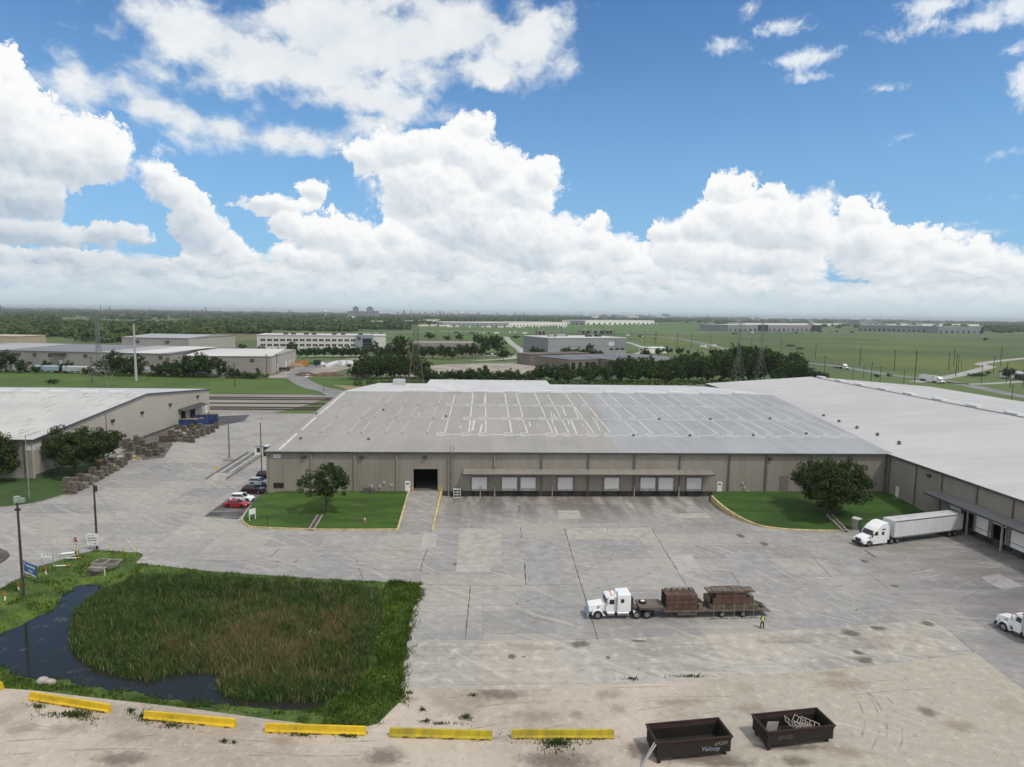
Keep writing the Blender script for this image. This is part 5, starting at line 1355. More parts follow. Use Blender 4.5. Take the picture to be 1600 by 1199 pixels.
for k in range(3): block_tier(l1, -4.2, 0.0, -1.1, 1.1, k * .66, k * .66 + .64, 4, brick_m)
for k in range(5): MB().box(-4.2 + k * .8, -3.6 + k * .8, -1.05, -.2, 1.96, 2.14).build('loose_slab', bundle_m, l1, bevel=.02)
MB().prism_y([(-4.25, 0), (-5.6, 0), (-5.3, .5), (-4.7, 1.0), (-4.25, 1.4)], -.9, -.1).build('rubble_heap', bundle_m, l1, bevel=.08)
MB().cbox((-4.6, .7, .35), (.7, .5, .6), .4).build('loose_slab', bundle_m, l1, bevel=.02)
l2 = thing('brick_load', 'taller load of dark red blocks with grey beams overhanging on top', 'brick load', on_trailer(-9.0, 0, 1.09), a2)
MB().box(-6.6, -0.1, -1.1, 1.15, 0, .56).build('bottom_tier', mat('olive_block', (0.10, 0.082, 0.062), .9, var=.3, scale=1.2), l2, bevel=.05)
block_tier(l2, -5.6, -.5, -1.05, 1.05, .58, 1.44, 4, brick_m)
block_tier(l2, -5.0, -.9, -1.05, 1.05, 1.46, 2.26, 4, brick_m)
for k in range(9): MB().box(-6.0 + k * .70, -5.36 + k * .70, -.25, 1.12, 2.30, 2.48 + .03 * (k % 2)).build('top_slab', bundle_m, l2, bevel=.02)
MB().box(-6.05, .32, 1.13, 1.19, 2.27, 2.42).build('edge_bar', mat('trailer_frame', (0.10, 0.082, 0.07)), l2)
for (x, z) in ((-6.0, 0.58), (-.2, .58)): MB().box(x - .3, x + .25, -.9, .4, z, z + .8).build('end_block', bundle_m, l2, bevel=.05)
for k in range(4): MB().box(-7.0 - k * .18, -6.7 - k * .18, -.9 + k * .3, .2 + k * .25, .02, .35).build('loose_slab', bundle_m, l2)
st_m = mat('strap_webbing', (0.27, 0.235, 0.14), .8)
for i, x in enumerate((-.6, -1.9, -3.3, -4.6, -5.9)):
    p = on_trailer(-9.0 + x, 1.36, 0)
    t = thing('cargo_strap', 'yellow cargo strap hanging from the taller brick load, %s from the truck' % nth(i), 'strap', p, a2, 'straps hanging beside the rear load')
    MB().box(-.03, .03, 0.0, .02, .06, 2.0).build('webbing', st_m, t)
    MB().bar((-.5, .25, .05), (.35, .1, .05), .03).bar((.35, .1, .05), (.6, .4, .05), .03).build('loose_end', MATS['black_paint'], t)

# truck cut by the right edge of the picture
ta = np.array(G(1582, 990)); ang = math.atan2(*(np.array(G(1569, 980)) - np.array(G(1620, 1004)))[::-1])
conventional_tractor('semi_truck', 'white long-nosed truck cut off by the right edge of the photo', (float(ta[0] + .3), float(ta[1] + .9), .02), ang)

# cars beside the main warehouse
def car(name, label, paint, loc, rz, kind='sedan', group=None, rim=None):
    t = thing(name, label, 'car', loc, rz, group)
    S = {'sedan': dict(L=4.7, W=1.82, belt=.92, roof=1.44, hoodz=.86, wb=2.75, gh=[(-1.75, .93), (-1.10, 1.40), (.15, 1.44), (1.0, .94)], tail=.98),
         'suv': dict(L=4.6, W=1.86, belt=1.08, roof=1.68, hoodz=1.02, wb=2.68, gh=[(-2.12, 1.10), (-1.85, 1.62), (.1, 1.68), (.95, 1.10)], tail=1.10),
         'pickup': dict(L=5.6, W=1.95, belt=1.12, roof=1.85, hoodz=1.12, wb=3.5, gh=[(-.85, 1.13), (-.75, 1.80), (.75, 1.85), (1.45, 1.13)], tail=1.12)}[kind]
    L, W_, r = S['L'], S['W'], .34 if kind == 'sedan' else .38
    fx, rx = S['wb'] / 2 + .05, -S['wb'] / 2 + .05
    def arch(cx):
        return [(cx + (r + .09) * math.cos(a), r + (r + .09) * math.sin(a)) for a in np.linspace(0, math.pi, 9)]
    low = [(L / 2 - .06, .22)] + [(L / 2, .45), (L / 2 - .03, .70), (L / 2 - .25, S['hoodz'] - .06), (1.05, S['belt'] + .02), (-L / 2 + .45, S['belt'] + .03), (-L / 2 + .05, S['tail'] - .05), (-L / 2, .60), (-L / 2 + .05, .26)]
    bot = [(rx - r - .09, .20)] + arch(rx)[::-1] + [(rx + r + .09, .18), (fx - r - .09, .18)] + arch(fx)[::-1] + [(fx + r + .09, .20)]
    b = MB(); b.prism_y(low + bot, -W_ / 2, W_ / 2); b.build('body', paint, t, bevel=.07, smooth=True)
    g = S['gh']; y0, y1 = W_ / 2 - .06, W_ / 2 - .24
    gh = MB()
    vs = [(g[0][0], -y0, g[0][1]), (g[1][0], -y1, g[1][1]), (g[2][0], -y1, g[2][1]), (g[3][0], -y0, g[3][1])]
    vs += [(x, -y, z) for x, y, z in vs]
    gh.add(vs, [(0, 3, 2, 1), (4, 5, 6, 7), (0, 1, 5, 4), (1, 2, 6, 5), (2, 3, 7, 6), (0, 4, 7, 3)])
    gh.build('glasshouse', MATS['window_glass'], t, bevel=.04)
    rf = MB(); rf.add([(g[1][0] - .04, -y1 - .02, g[1][1] - .02), (g[2][0] + .06, -y1 - .02, g[2][1] - .03), (g[2][0] + .06, y1 + .02, g[2][1] - .03), (g[1][0] - .04, y1 + .02, g[1][1] - .02),
        (g[1][0] + .02, -y1 + .08, g[1][1] + .045), (g[2][0] - .08, -y1 + .08, g[2][1] + .04), (g[2][0] - .08, y1 - .08, g[2][1] + .04), (g[1][0] + .02, y1 - .08, g[1][1] + .045)],
        [(0, 3, 2, 1), (4, 5, 6, 7), (0, 1, 5, 4), (1, 2, 6, 5), (2, 3, 7, 6), (3, 0, 4, 7)])
    rf.build('roof', paint, t, smooth=True)
    for s_ in (-1, 1):
        for (xa, xb) in ((g[0], g[1]), (g[3], g[2])):
            MB().bar((xa[0], s_ * (y0 + .005), xa[1]), (xb[0], s_ * (y1 + .01), xb[1] + .01), .045, n=6).build('pillar', paint, t)
        xm = (g[1][0] + g[2][0]) / 2
        MB().bar((xm, s_ * (y0 + .0), g[0][1]), (xm, s_ * (y1 + .01), g[1][1]), .035, n=6).build('pillar', MATS['black_paint'], t)
        MB().cbox((g[3][0] - .12, s_ * (W_ / 2 + .10), S['belt'] + .10), (.12, .20, .14)).build('mirror', paint, t, bevel=.03)
        MB().cbox((L / 2 - .16, s_ * (W_ / 2 - .30), .70), (.26, .42, .13), -s_ * .3).build('headlight', MATS['headlamp'], t, bevel=.02)
        MB().cbox((-L / 2 + .07, s_ * (W_ / 2 - .26), .82), (.16, .40, .16)).build('tail_light', MATS['red_lamp'], t, bevel=.02)
        for x in (fx, rx): wheel(t, x, s_ * (W_ / 2 + .005), r, .22, rim)
    MB().cbox((L / 2 - .01, 0, .50), (.06, W_ * .62, .22)).build('grille', MATS['black_paint'], t)
    if kind == 'pickup':
        MB().box(-L / 2 + .25, -.95, -W_ / 2 + .16, W_ / 2 - .16, 1.145, 1.16).build('cargo_bed', MATS['black_paint'], t)
    return t
red_p = mat('paint_red', (0.36, 0.018, 0.022), 0.22); white_p = MATS['truck_white']; maroon_p = mat('paint_maroon', (0.035, 0.010, 0.012), .2); blue_p = mat('paint_silver_blue', (0.42, 0.49, 0.56), .25); black_p = mat('paint_black', (0.012, 0.012, 0.014), .2)
grp = 'cars parked beside the main warehouse'
a_c = SA + math.radians(-6)
def park(px, py, label, paint, kind, name, z=.0, rim=None):
    x, y = G(px, py, z); car(name, label, paint, (x, y + .2, .045 + z), a_c, kind, grp, rim)
park(369, 793, 'bright red sedan nearest the curved kerb', red_p, 'sedan', 'parked_car', 0, MATS['black_paint'])
park(378, 784, 'white crossover between the red sedan and the maroon one', white_p, 'suv', 'parked_car')
park(396, 771, 'dark maroon crossover behind the white one', maroon_p, 'suv', 'parked_car')
park(405, 758.5, 'pale silver-blue crossover beside the warehouse corner', blue_p, 'suv', 'parked_car')
park(417, 748, 'black car half hidden behind the warehouse corner', black_p, 'suv', 'parked_car')
bay_m = mat('bay_asphalt', (0.085, 0.085, 0.087), .9, var=.35, scale=.3, spots=(.25, .52, (.20, .19, .18), .7))
sheet('parking_strip', px_poly([(318, 808), (390, 755), (418, 738), (428, 742), (421, 765), (396, 788), (382, 802), (372, 812)]), .030, bay_m)
line_m = mat('worn_line_paint', (.42, .41, .39), .8, var=.25, scale=1.5)
bays = [((330, 800), (382, 798.5)), ((318, 807.5), (372, 809)), ((344, 789), (392, 788)), ((358, 779), (401, 777)), ((371, 769), (410, 767)), ((383, 760), (416, 757))]
for i, (a, c_) in enumerate(bays):
    strip_mesh('bay_line', [G(*a), G(*c_)], .14, .036, line_m)

# traffic on the far roads
def far_rig(px, py, rz, label, flat=False, L=13.5):
    x, y = G(px, py)
    h = np.array([math.cos(rz), math.sin(rz)]); f = np.array([x, y]) + h * 8
    aero_tractor('semi_truck', label[0], (*f, .12), rz, 'trucks on the far highway')
    if flat:
        t = flat_trailer('flat_trailer', label[1], (*(f - h * 5.6), .12), rz, L)
    else: box_trailer('box_trailer', label[1], (*(f - h * 5.3), .12), rz, 16, group=None, white=True)
hx = np.array(G(1480, 601)) - np.array(G(1440, 594)); far_ang = math.atan2(hx[1], hx[0])
far_rig(1459, 601, far_ang, ('white highway truck driving right beyond the white wing roof', 'white box trailer behind the highway truck beyond the wing roof'))
hx = np.array(G(1330, 579)) - np.array(G(1300, 574)); a3 = math.atan2(hx[1], hx[0])
far_rig(1314, 577, a3, ('dark-looking highway truck pulling an empty flat trailer left of the white rig', 'empty dark flat trailer on the far highway'), True, 12)
for (px, py, lab, pt, kd, an) in ((1390, 590, 'dark car on the highway between the flat trailer and the white rig', black_p, 'suv', a3), (480, 589, 'white pickup truck on the curved drive', white_p, 'pickup', 1.75),
        (1050, 528, 'pale car on the far highway beyond the blue-grey warehouse', white_p, 'suv', -.9), (1022, 527, 'dark car on the far highway beside the pale one', black_p, 'suv', -.9)):
    x, y = G(px, py); car('highway_car' if px > 600 else 'pickup_truck', lab, pt, (x, y, .14), an, kd)
for (px, py, an, lab) in ((1103, 542, -.75, 'small white box truck leading on the far highway'), (1118, 541, -.75, 'white box truck with tall cargo body on the far highway'), (815, 551, 1.5, 'white truck standing on the ramp road beside the blue-grey warehouse'), (983, 522, -.9, 'white truck on the highway behind the blue-grey warehouse'), (1003, 524, -.9, 'dark truck following on the highway behind the blue-grey warehouse')):
    x, y = G(px, py)
    t = thing('box_truck', lab, 'truck', (x, y, .12), an)
    MB().box(-7.5, -.2, -1.25, 1.25, 1.0, 3.9).build('cargo_box', MATS['truck_white'] if 'dark' not in lab else MATS['chassis'], t, bevel=.05)
    MB().prism_y([(0, .6), (0, 2.6), (.9, 2.6), (1.5, 1.7), (2.3, 1.5), (2.3, .6)], -1.1, 1.1).build('cab', MATS['truck_white'], t, bevel=.1)
    MB().prism_y([(.95, 2.5), (1.47, 1.75), (1.53, 1.8), (1.02, 2.55)], -1, 1).build('windshield', MATS['window_glass'], t)
    for x_ in (1.4, -5.5):
        for s_ in (-1, 1): wheel(t, x_, s_ * 1.2, .48)

# ------------------------------------------------------------------ left warehouse
lu, lv0 = site(55, 748); lv1 = site(331, 648)[1]
cream = (0.47, 0.44, 0.39)
wall_cream = corrugated('wall_cream', cream, .45, 1, .025, var=.03, scale=.1, col2=(0.445, 0.415, 0.37))
wall_dim_f = corrugated('wall_front_dimmed', (0.285, 0.275, 0.255), .45, 0, .025, var=.03, scale=.1)  # gable lighter, front darker: side lighting put into the wall colours
roof_dash = bpy.data.materials.new('roof_white_streaked'); roof_dash.use_nodes = True
nt = roof_dash.node_tree; nt.nodes.clear()
P0 = N(nt, 'ShaderNodeTexCoord').outputs['Object']
n1 = NOISE(nt, VM(nt, 'MULTIPLY', P0, (.9, .12, 1)), 0.7, 4.0, .6); n2 = NOISE(nt, P0, .08, 5.0, .6)
c = MIX(nt, STEP(nt, n2, .38, .64), (0.54, 0.53, 0.505), (0.46, 0.455, 0.44))
c = MIX(nt, MA(nt, 'MULTIPLY', STEP(nt, n1, .60, .66), .8), c, (0.20, 0.19, 0.18))
N(nt, 'ShaderNodeOutputMaterial', {'Surface': N(nt, 'ShaderNodeBsdfPrincipled', {'Base Color': c, 'Roughness': .55}).outputs[0]})
lw = thing('warehouse', 'cream gabled warehouse with a white streaked roof behind the rows of stone pallets', 'warehouse', (*W(lu, lv0), 0), SA)
LD_, LL = lv1 - lv0, 130.0
ZLE, ZLR = 9.0, 13.4; VRL = site(220, 617, 13.4)[1] - lv0
MB().prism_x([(0, 0), (LD_, 0), (LD_, ZLE + .6), (VRL, ZLR), (0, ZLE)], -.3, 0).build('gable_wall', wall_cream, lw)
MB().box(-LL, -.3, 0, .3, 0, ZLE).build('wall', wall_dim_f, lw)
MB().box(-LL, -.3, LD_ - .3, LD_, 0, ZLE + .5).build('rear_wall', wall_dim_f, lw)
b = MB(); roofslab(b, [(-LL, -.4, ZLE + .15), (.3, -.4, ZLE + .15), (.3, VRL, ZLR + .15), (-LL, VRL, ZLR + .15)]); b.build('roof', roof_dash, lw)
b = MB(); roofslab(b, [(-LL, VRL, ZLR + .15), (.3, VRL, ZLR + .15), (.3, LD_ + .4, ZLE + .7), (-LL, LD_ + .4, ZLE + .7)]); b.build('rear_roof', mat('roof_pale', (0.50, 0.505, 0.51), .5, var=.06, scale=.1), lw)
b = MB(); b.add([(.31, -.42, ZLE + .2), (.31, VRL, ZLR + .2), (.31, LD_ + .42, ZLE + .75), (.31, LD_ + .42, ZLE + .3), (.31, VRL, ZLR - .25), (.31, -.42, ZLE - .25), (.40, -.42, ZLE + .2), (.40, VRL, ZLR + .2), (.40, LD_ + .42, ZLE + .75), (.40, LD_ + .42, ZLE + .3), (.40, VRL, ZLR - .25), (.40, -.42, ZLE - .25)],
    [(0, 5, 4, 1), (1, 4, 3, 2), (6, 7, 10, 11), (7, 8, 9, 10), (0, 1, 7, 6), (1, 2, 8, 7), (5, 11, 10, 4), (4, 10, 9, 3)])
b.build('rake_trim', mat('rake_blue_grey', (0.085, 0.10, 0.125), .5), lw)
MB().box(-LL, .3, -.58, -.42, ZLE - .2, ZLE + .2).build('gutter', trim_m, lw)
for x in (-4, 34, 72, 112, 157, 196):
    u_ = site(x, 614, ZLR)[0] - lu
    MB().box(u_ - 2.6, u_ + 2.6, VRL - .75, VRL + .75, ZLR + .1, ZLR + .95).build('ridge_vent', vent_m, lw, bevel=.12)
gv = lambda x, y: on_side(x, y, lu)
for x, y in ((175, 659), (221, 646), (265, 633), (308, 620)):
    v_, z_ = gv(x, y); MB().box(0.003, .5, v_ - lv0 - .6, v_ - lv0 + .6, z_ - .4, z_ + .4).build('wall_lamp', lamp_m, lw, bevel=.05)
va, za = gv(278, 643); vb, zb_ = gv(314, 634)
b = MB(); b.prism_y([(.003, za + .6), (2.6, za), (2.6, za - .2), (.003, za + .35)], va - lv0, vb - lv0); b.build('canopy', trim_m, lw)
for xa, xb in ((283, 290), (297, 305)):
    a, c_ = gv(xa, 655)[0] - lv0, gv(xb, 652)[0] - lv0
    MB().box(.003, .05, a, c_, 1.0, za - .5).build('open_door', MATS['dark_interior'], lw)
v_ = gv(322.5, 645)[0] - lv0; MB().box(.003, .08, v_ - .7, v_ + .7, 1.0, 4.6).build('door', MATS['white_paint'], lw)
MB().box(.003, .05, .2, LD_ - .2, 0, .9).build('base_band', mat('base_band', (0.12, 0.11, 0.095), .9, var=.3, scale=.5), lw)
for (x, y, side) in ((58, 700, 'g'), (44, 701, 'f')):
    if side == 'g':
        v_, z_ = gv(x, y); pl = MB().box(.003, .05, v_ - lv0 - 1.3, v_ - lv0 + 1.3, z_ - .55, z_ + .55).build('notice_board', MATS['white_paint'], lw)
        for k in (-.2, .15): MB().box(.05, .056, v_ - lv0 - 1.0, v_ - lv0 + .8, z_ + k - .05, z_ + k + .05).build('text_line', mat('faint_ink', (.30, .32, .34), .6), pl)
    else:
        d = direction(x, y); t_ = ((np.array(W(lu, lv0)) @ SV)) / (d[:2] @ SV); u_ = t_ * (d[:2] @ SU) - np.array(W(lu, lv0)) @ SU
        z_ = CAM_H + t_ * d[2]; pl = MB().box(u_ - .6, u_ + .6, -.05, -.003, z_ - .55, z_ + .55).build('notice_board', MATS['white_paint'], lw)
        for k in (-.2, .15): MB().box(u_ - .5, u_ + .4, -.056, -.05, z_ + k - .05, z_ + k + .05).build('text_line', MATS['faint_ink'], pl)
for u_ in (-2.0, -12, -21):
    MB().box(u_ - .12, u_ + .12, -.2, -.003, 0, ZLE - .2).build('downpipe', dark_post, lw)
# its lawn and edge kerb
lawnC = [(x, y) for x, y in px_poly([(-250, 800), (0, 793), (55, 786), (96, 774), (104, 768), (150, 738), (190, 718), (172, 712)])] + [W(lu, lv0 + 22), W(lu, lv0), W(lu - 120, lv0), W(lu - 120, lv0 - 18)]
sheet('lawn', lawnC, .10, mat('lawn_left', (0.040, 0.085, 0.016), .95, scale=.15, col2=(0.026, 0.060, 0.012), detail=8, spots=(.3, .6, (.085, .09, .035), .5)))
kC = thing('kerb', 'low grey kerb along the lawn of the cream warehouse', 'kerb', (0, 0, 0))
kerb('kerb_stone', spline(px_poly([(-250, 801), (0, 794), (55, 787), (97, 775)]), 4), .3, 0, .2, MATS['concrete_old'], kC)
sheet('asphalt_patch', px_poly([(335, 651), (390, 648), (382, 658), (330, 668), (318, 662)]), .034, mat('dark_asphalt', (.075, .075, .08), .9, var=.25, scale=.2))
sheet('asphalt_patch', px_poly([(172, 718), (215, 690), (262, 672), (270, 695), (256, 716), (180, 724)]), .034, mat('grimy_asphalt', (.115, .11, .105), .9, var=.3, scale=.25))
sheet('gravel_island', px_poly([(-60, 850), (0, 857), (12, 862), (16, 869), (8, 877), (0, 882), (-60, 900)]), .05, mat('island_gravel', (.085, .075, .07), .95, var=.4, scale=.4))
# small ramp with yellow lip beside the pallets
t = thing('loading_ramp', 'low concrete ramp with yellow lips between the pallet rows', 'ramp', (0, 0, 0))
qa_ = px_poly([(152, 722), (176, 727), (219, 721), (180, 711)])
b = MB(); b.prism(qa_, .03, .35); b.build('slab', MATS['concrete_old'], t)
for (p, q, nm) in (((150, 722), (178, 728), 0), ((180, 710), (220, 720), 1)):
    kerb('yellow_lip', [G(*p), G(*q)], .35, 0, .55, MATS['yellow_paint'], t)

# ------------------------------------------------------------------ stacks of stone on pallets
wood_m = mat('pallet_wood', (0.20, 0.165, 0.125), .9, var=.3, scale=2)
stone = [mat('grey_stone', (0.165, 0.150, 0.132), .92, scale=2.2, col2=(0.085, 0.076, 0.068), detail=8), mat('brown_stone', (0.135, 0.115, 0.098), .92, scale=2.2, col2=(0.068, 0.058, 0.05), detail=8),
         mat('pale_stone', (0.235, 0.21, 0.18), .92, scale=2.2, col2=(0.14, 0.125, 0.11), detail=8), mat('rust_stone', (0.145, 0.10, 0.078), .9, scale=2, col2=(0.085, 0.06, 0.05))]
def make_stack(mi, tiers, h, w, d, seed):
    r = random.Random(seed); t = thing('stone_pallet', 'x', 'pallet of stone', (0, 0, 0)); z = 0
    for k in range(tiers):
        p = MB()
        for yy in (-d / 2, -.06, d / 2 - .12): p.box(-w / 2, w / 2, yy, yy + .12, z, z + .10)
        p.box(-w / 2, w / 2, -d / 2, d / 2, z + .10, z + .14)
        p.build('pallet', wood_m, t); z += .14
        s_ = MB(); n = 3
        for j in range(4):
            zz0 = z + j * h / 4
            for i in range(n):
                a = -w / 2 + .05 + i * (w - .1) / n; e = r.uniform(-.05, .05)
                s_.box(a + .015, a + (w - .1) / n - .015, -d / 2 + .05 + e, d / 2 - .05 + e, zz0, zz0 + h / 4 - .02)
        s_.build('stone_block_load', stone[mi], t); z += h
    return t
protos = [make_stack(0, 2, .75, 1.5, 1.2, 1), make_stack(1, 2, .85, 1.4, 1.2, 2), make_stack(2, 1, .95, 1.5, 1.3, 3), make_stack(0, 3, .62, 1.4, 1.2, 4), make_stack(3, 2, .8, 1.5, 1.2, 5), make_stack(1, 1, .9, 1.6, 1.3, 6)]
used_p = [False] * len(protos)
rs = random.Random(5)
adj = ['grey two-tier', 'brown two-tier', 'pale low', 'tall grey three-tier', 'rust-red two-tier', 'brown low']
def put_stacks(pts, where, group, z=.05):
    order = sorted(range(len(pts)), key=lambda i: pts[i][0])
    cnt = {}
    for i in order:
        p = pts[i]; k = p[2] if len(p) > 2 else rs.choice([0, 1, 3, 0, 1, 2, 5])
        x, y = G(p[0], p[1]); c_ = cnt.get(k, 0); cnt[k] = c_ + 1
        lab = '%s stone pallet, %s from the left %s' % (adj[k], nth(c_), where)
        rz = SA + math.radians(rs.uniform(-9, 9))
        if not used_p[k]:
            o = protos[k]; used_p[k] = True; o.location = (x, y, z); o.rotation_euler = (0, 0, rz); o['label'] = lab
        else: o = copy_tree(protos[k], (x, y, z), rz, lab)
        o['group'] = group
        s_ = rs.uniform(.92, 1.12); o.scale = (s_, s_, rs.uniform(.9, 1.15))
put_stacks([(114, 772, 3), (123, 767, 0), (131, 763, 2), (139, 758, 3), (148, 753, 2), (156, 749, 0), (164, 744, 3), (172, 740, 3), (180, 736, 2), (188, 731, 0), (106, 764, 3), (116, 758, 0), (126, 753, 1), (135, 748, 2), (145, 742, 0), (155, 736, 4), (166, 731, 0), (177, 726, 0), (193, 727, 1), (201, 721, 3), (109, 772, 4)], 'in the lawn row', 'stone pallets along the warehouse lawn')
put_stacks([(180, 699, 0), (188, 696, 1), (196, 702, 3), (205, 705, 3), (213, 696, 3), (222, 699, 1), (217, 711, 3), (226, 710, 0), (232, 704, 1), (233, 714, 0), (245, 713, 1), (243, 703, 3), (253, 708, 0), (220, 690, 2), (209, 691, 0), (199, 697, 1), (237, 697, 2)], 'in the block by the low ramp', 'stone pallets beside the low ramp')
put_stacks([(254, 692, 4), (263, 691, 4), (272, 691, 1), (280, 690, 2), (290, 691, 0), (300, 692, 1), (268, 681, 0), (281, 680, 2), (276, 685, 1), (296, 683, 0), (308, 685, 3), (316, 682, 3), (325, 679, 3), (332, 676, 1), (288, 675, 0), (300, 673, 1), (312, 671, 0), (277, 672, 0), (322, 670, 2), (338, 670, 4), (303, 680, 1), (285, 684, 5)], 'before the blue skips', 'stone pallets before the blue skips')
# white rails lying on the ramp
t = thing('rail_stack', 'small stack of pale rails lying on the low ramp', 'rail stack', (*G(195, 716), .36), SA)
for k in range(4): MB().box(-2.6, 2.4, -.8 + k * .5, -.6 + k * .5, .0, .12).build('rail', MATS['white_paint'], t)
for a in (-2, 0, 1.8): MB().box(a, a + .15, -.9, 1.0, .125, .8).build('upright', MATS['galvanised'], t)

# ------------------------------------------------------------------ blue skips, forklift
blue_m = mat('skip_blue', (0.020, 0.052, 0.16), .5, var=.15, scale=.5, spots=(.8, .62, (.06, .05, .06), .7))
junk_m = mat('scrap', (0.17, 0.11, 0.075), .95, col2=(0.33, 0.27, 0.20), scale=1.6, detail=8)
def skip(name, label, loc, rz, L, w, h, m_, wall_t=.12, group=None, junk=True, skids=True):
    t = thing(name, label, 'skip', loc, rz, group)
    b = MB(); z0 = .25
    b.box(-L / 2, L / 2, -w / 2, w / 2, z0, z0 + .1)
    b.box(-L / 2, L / 2, -w / 2, -w / 2 + .08, z0, h).box(-L / 2, L / 2, w / 2 - .08, w / 2, z0, h).box(-L / 2, -L / 2 + .08, -w / 2, w / 2, z0, h).box(L / 2 - .08, L / 2, -w / 2, w / 2, z0, h)
    b.build('bin', m_, t)
    b = MB()
    b.box(-L / 2 - .08, L / 2 + .08, -w / 2 - .1, -w / 2 + .06, h, h + .16).box(-L / 2 - .08, L / 2 + .08, w / 2 - .06, w / 2 + .1, h, h + .16).box(-L / 2 - .08, -L / 2 + .06, -w / 2 + .06, w / 2 - .06, h, h + .16).box(L / 2 - .06, L / 2 + .08, -w / 2 + .06, w / 2 - .06, h, h + .16)
    b.build('rim_rail', m_, t)
    if skids:
        for s_ in (-1, 1): MB().box(-L / 2 + .1, L / 2 - .1, s_ * .7 - .08, s_ * .7 + .08, .0, .25).build('skid', m_, t)
    n = int(L // .9)
    for s_ in (-1, 1):
        for k in range(n + 1):
            x = -L / 2 + .12 + k * (L - .24) / n
            MB().box(x - .05, x + .05, *sorted((s_ * w / 2, s_ * (w / 2 + .09))), z0, h).build('rib_post', m_, t)
    if junk:
        g = random.Random(L); j = MB()
        for k in range(26): j.cbox((g.uniform(-L / 2 + .6, L / 2 - .6), g.uniform(-w / 2 + .5, w / 2 - .5), h - .15 + g.uniform(-.3, .35)), (g.uniform(.4, 1.6), g.uniform(.3, .9), g.uniform(.1, .5)), g.uniform(0, 3), g.uniform(-.5, .5))
        o = j.build('scrap_heap', junk_m, t); o['kind'] = 'stuff'
    return t
skip('waste_skip', 'blue skip nearest the pallets, left of the yellow forklift', (*G(293, 669), .03), SA + .05, 4.6, 2.5, 2.7, blue_m, group='blue skips by the cream warehouse')
skip('waste_skip', 'blue skip right of the yellow forklift, end-on to the yard', (*G(312, 668), .03), SA + 1.2, 5.4, 2.5, 2.8, blue_m, group='blue skips by the cream warehouse')
skip('waste_skip', 'longest blue skip behind the other two, beside the white door', (*G(322, 662), .03), SA + .15, 7.5, 2.5, 3.0, blue_m, group='blue skips by the cream warehouse')
t = thing('forklift', 'small yellow forklift parked between two blue skips', 'forklift', (*G(304, 671), .03), SA - 1.4)
y_m = MATS['bollard_yellow']
MB().box(-1.2, .6, -.55, .55, .25, 1.0).build('body', y_m, t, bevel=.08)
MB().box(-1.2, -.6, -.5, .5, 1.0, 1.3).build('counterweight', y_m, t, bevel=.1)
for a in (-.9, .35):
    for s_ in (-1, 1): MB().bar((a, s_ * .48, 1.0), (a * .8, s_ * .45, 2.1), .05).build('guard_post', MATS['black_paint'], t)
MB().box(-.8, .35, -.5, .5, 2.08, 2.16).build('guard_roof', MATS['black_paint'], t)
for s_ in (-1, 1):
    MB().box(.68, .82, s_ * .32 - .06, s_ * .32 + .06, .1, 2.5).build('mast', MATS['black_paint'], t)
    MB().box(.82, 1.8, s_ * .28 - .06, s_ * .28 + .06, .08, .14).build('fork', MATS['chassis'], t)
    for x in (-.8, .35): wheel(t, x, s_ * .58, .28, .2)
MB().box(-.45, 0, -.25, .25, 1.0, 1.5).build('seat', MATS['black_paint'], t, bevel=.05)

# ------------------------------------------------------------------ weighbridge and its lane
wa, wb_ = np.array(G(338, 750)), np.array(G(405, 706)); dv = (wb_ - wa) / np.linalg.norm(wb_ - wa); nn = np.array([-dv[1], dv[0]])
Lw = float(np.linalg.norm(wb_ - wa))
t = thing('weighbridge', 'long steel vehicle scale with concrete ramps in the lane beside the warehouse', 'weighbridge', (*wa, 0), math.atan2(dv[1], dv[0]))
MB().box(5, Lw - 2, -2.0, 2.0, .05, .42).build('deck', mat('scale_deck', (.14, .14, .14), .8, var=.25, scale=.6), t)
MB().prism_y([(-1, .03), (5, .42), (5, .03)], -2, 2).build('ramp', mat('scale_ramp', (.34, .32, .29), .9, var=.15, scale=.6), t)
for s_ in (-1.1, 1.1): MB().box(5, Lw - 2, s_ - .35, s_ + .35, .424, .44).build('runner', mat('runner_pale', (.36, .35, .33), .85, var=.2, scale=.6), t)
for s_ in (-1, 1):
    MB().box(0, Lw - 2, s_ * 2.35 - .09, s_ * 2.35 + .09, .3, .62).build('guide_rail', MATS['galvanised'], t)
    for k in range(5): MB().bar((4 + k * 6.2, s_ * 2.6, 0), (4 + k * 6.2, s_ * 2.6, 1.25), .10, n=10).build('guide_post', mat('post_cream', (.45, .41, .31), .7, var=.1, scale=1), t)
gx_, gy_ = G(395, 716)
bx = thing('scale_booth', 'white scale booth at the far end of the weighbridge', 'booth', (gx_ + .8, gy_ + 3, 0), SA)
MB().box(-1.1, 1.1, -1.1, 1.1, .05, 2.9).build('wall', MATS['white_paint'], bx, bevel=.03)
MB().box(-1.3, 1.3, -1.3, 1.3, 2.9, 3.05).build('roof', MATS['galvanised'], bx)
MB().box(-.5, .4, -1.13, -1.102, 1.2, 2.4).build('window', MATS['window_glass'], bx)
bx = thing('ticket_cabinet', 'dark cabinet with a white cap behind the thin lamp post', 'cabinet', (*G(414, 712), 0), SA)
MB().box(-1.1, 1.1, -.9, .9, .05, 2.6).build('body', MATS['black_paint'], bx, bevel=.05)
MB().box(-1.15, 1.15, -.95, .95, 2.61, 2.9).build('cap', MATS['white_paint'], bx)

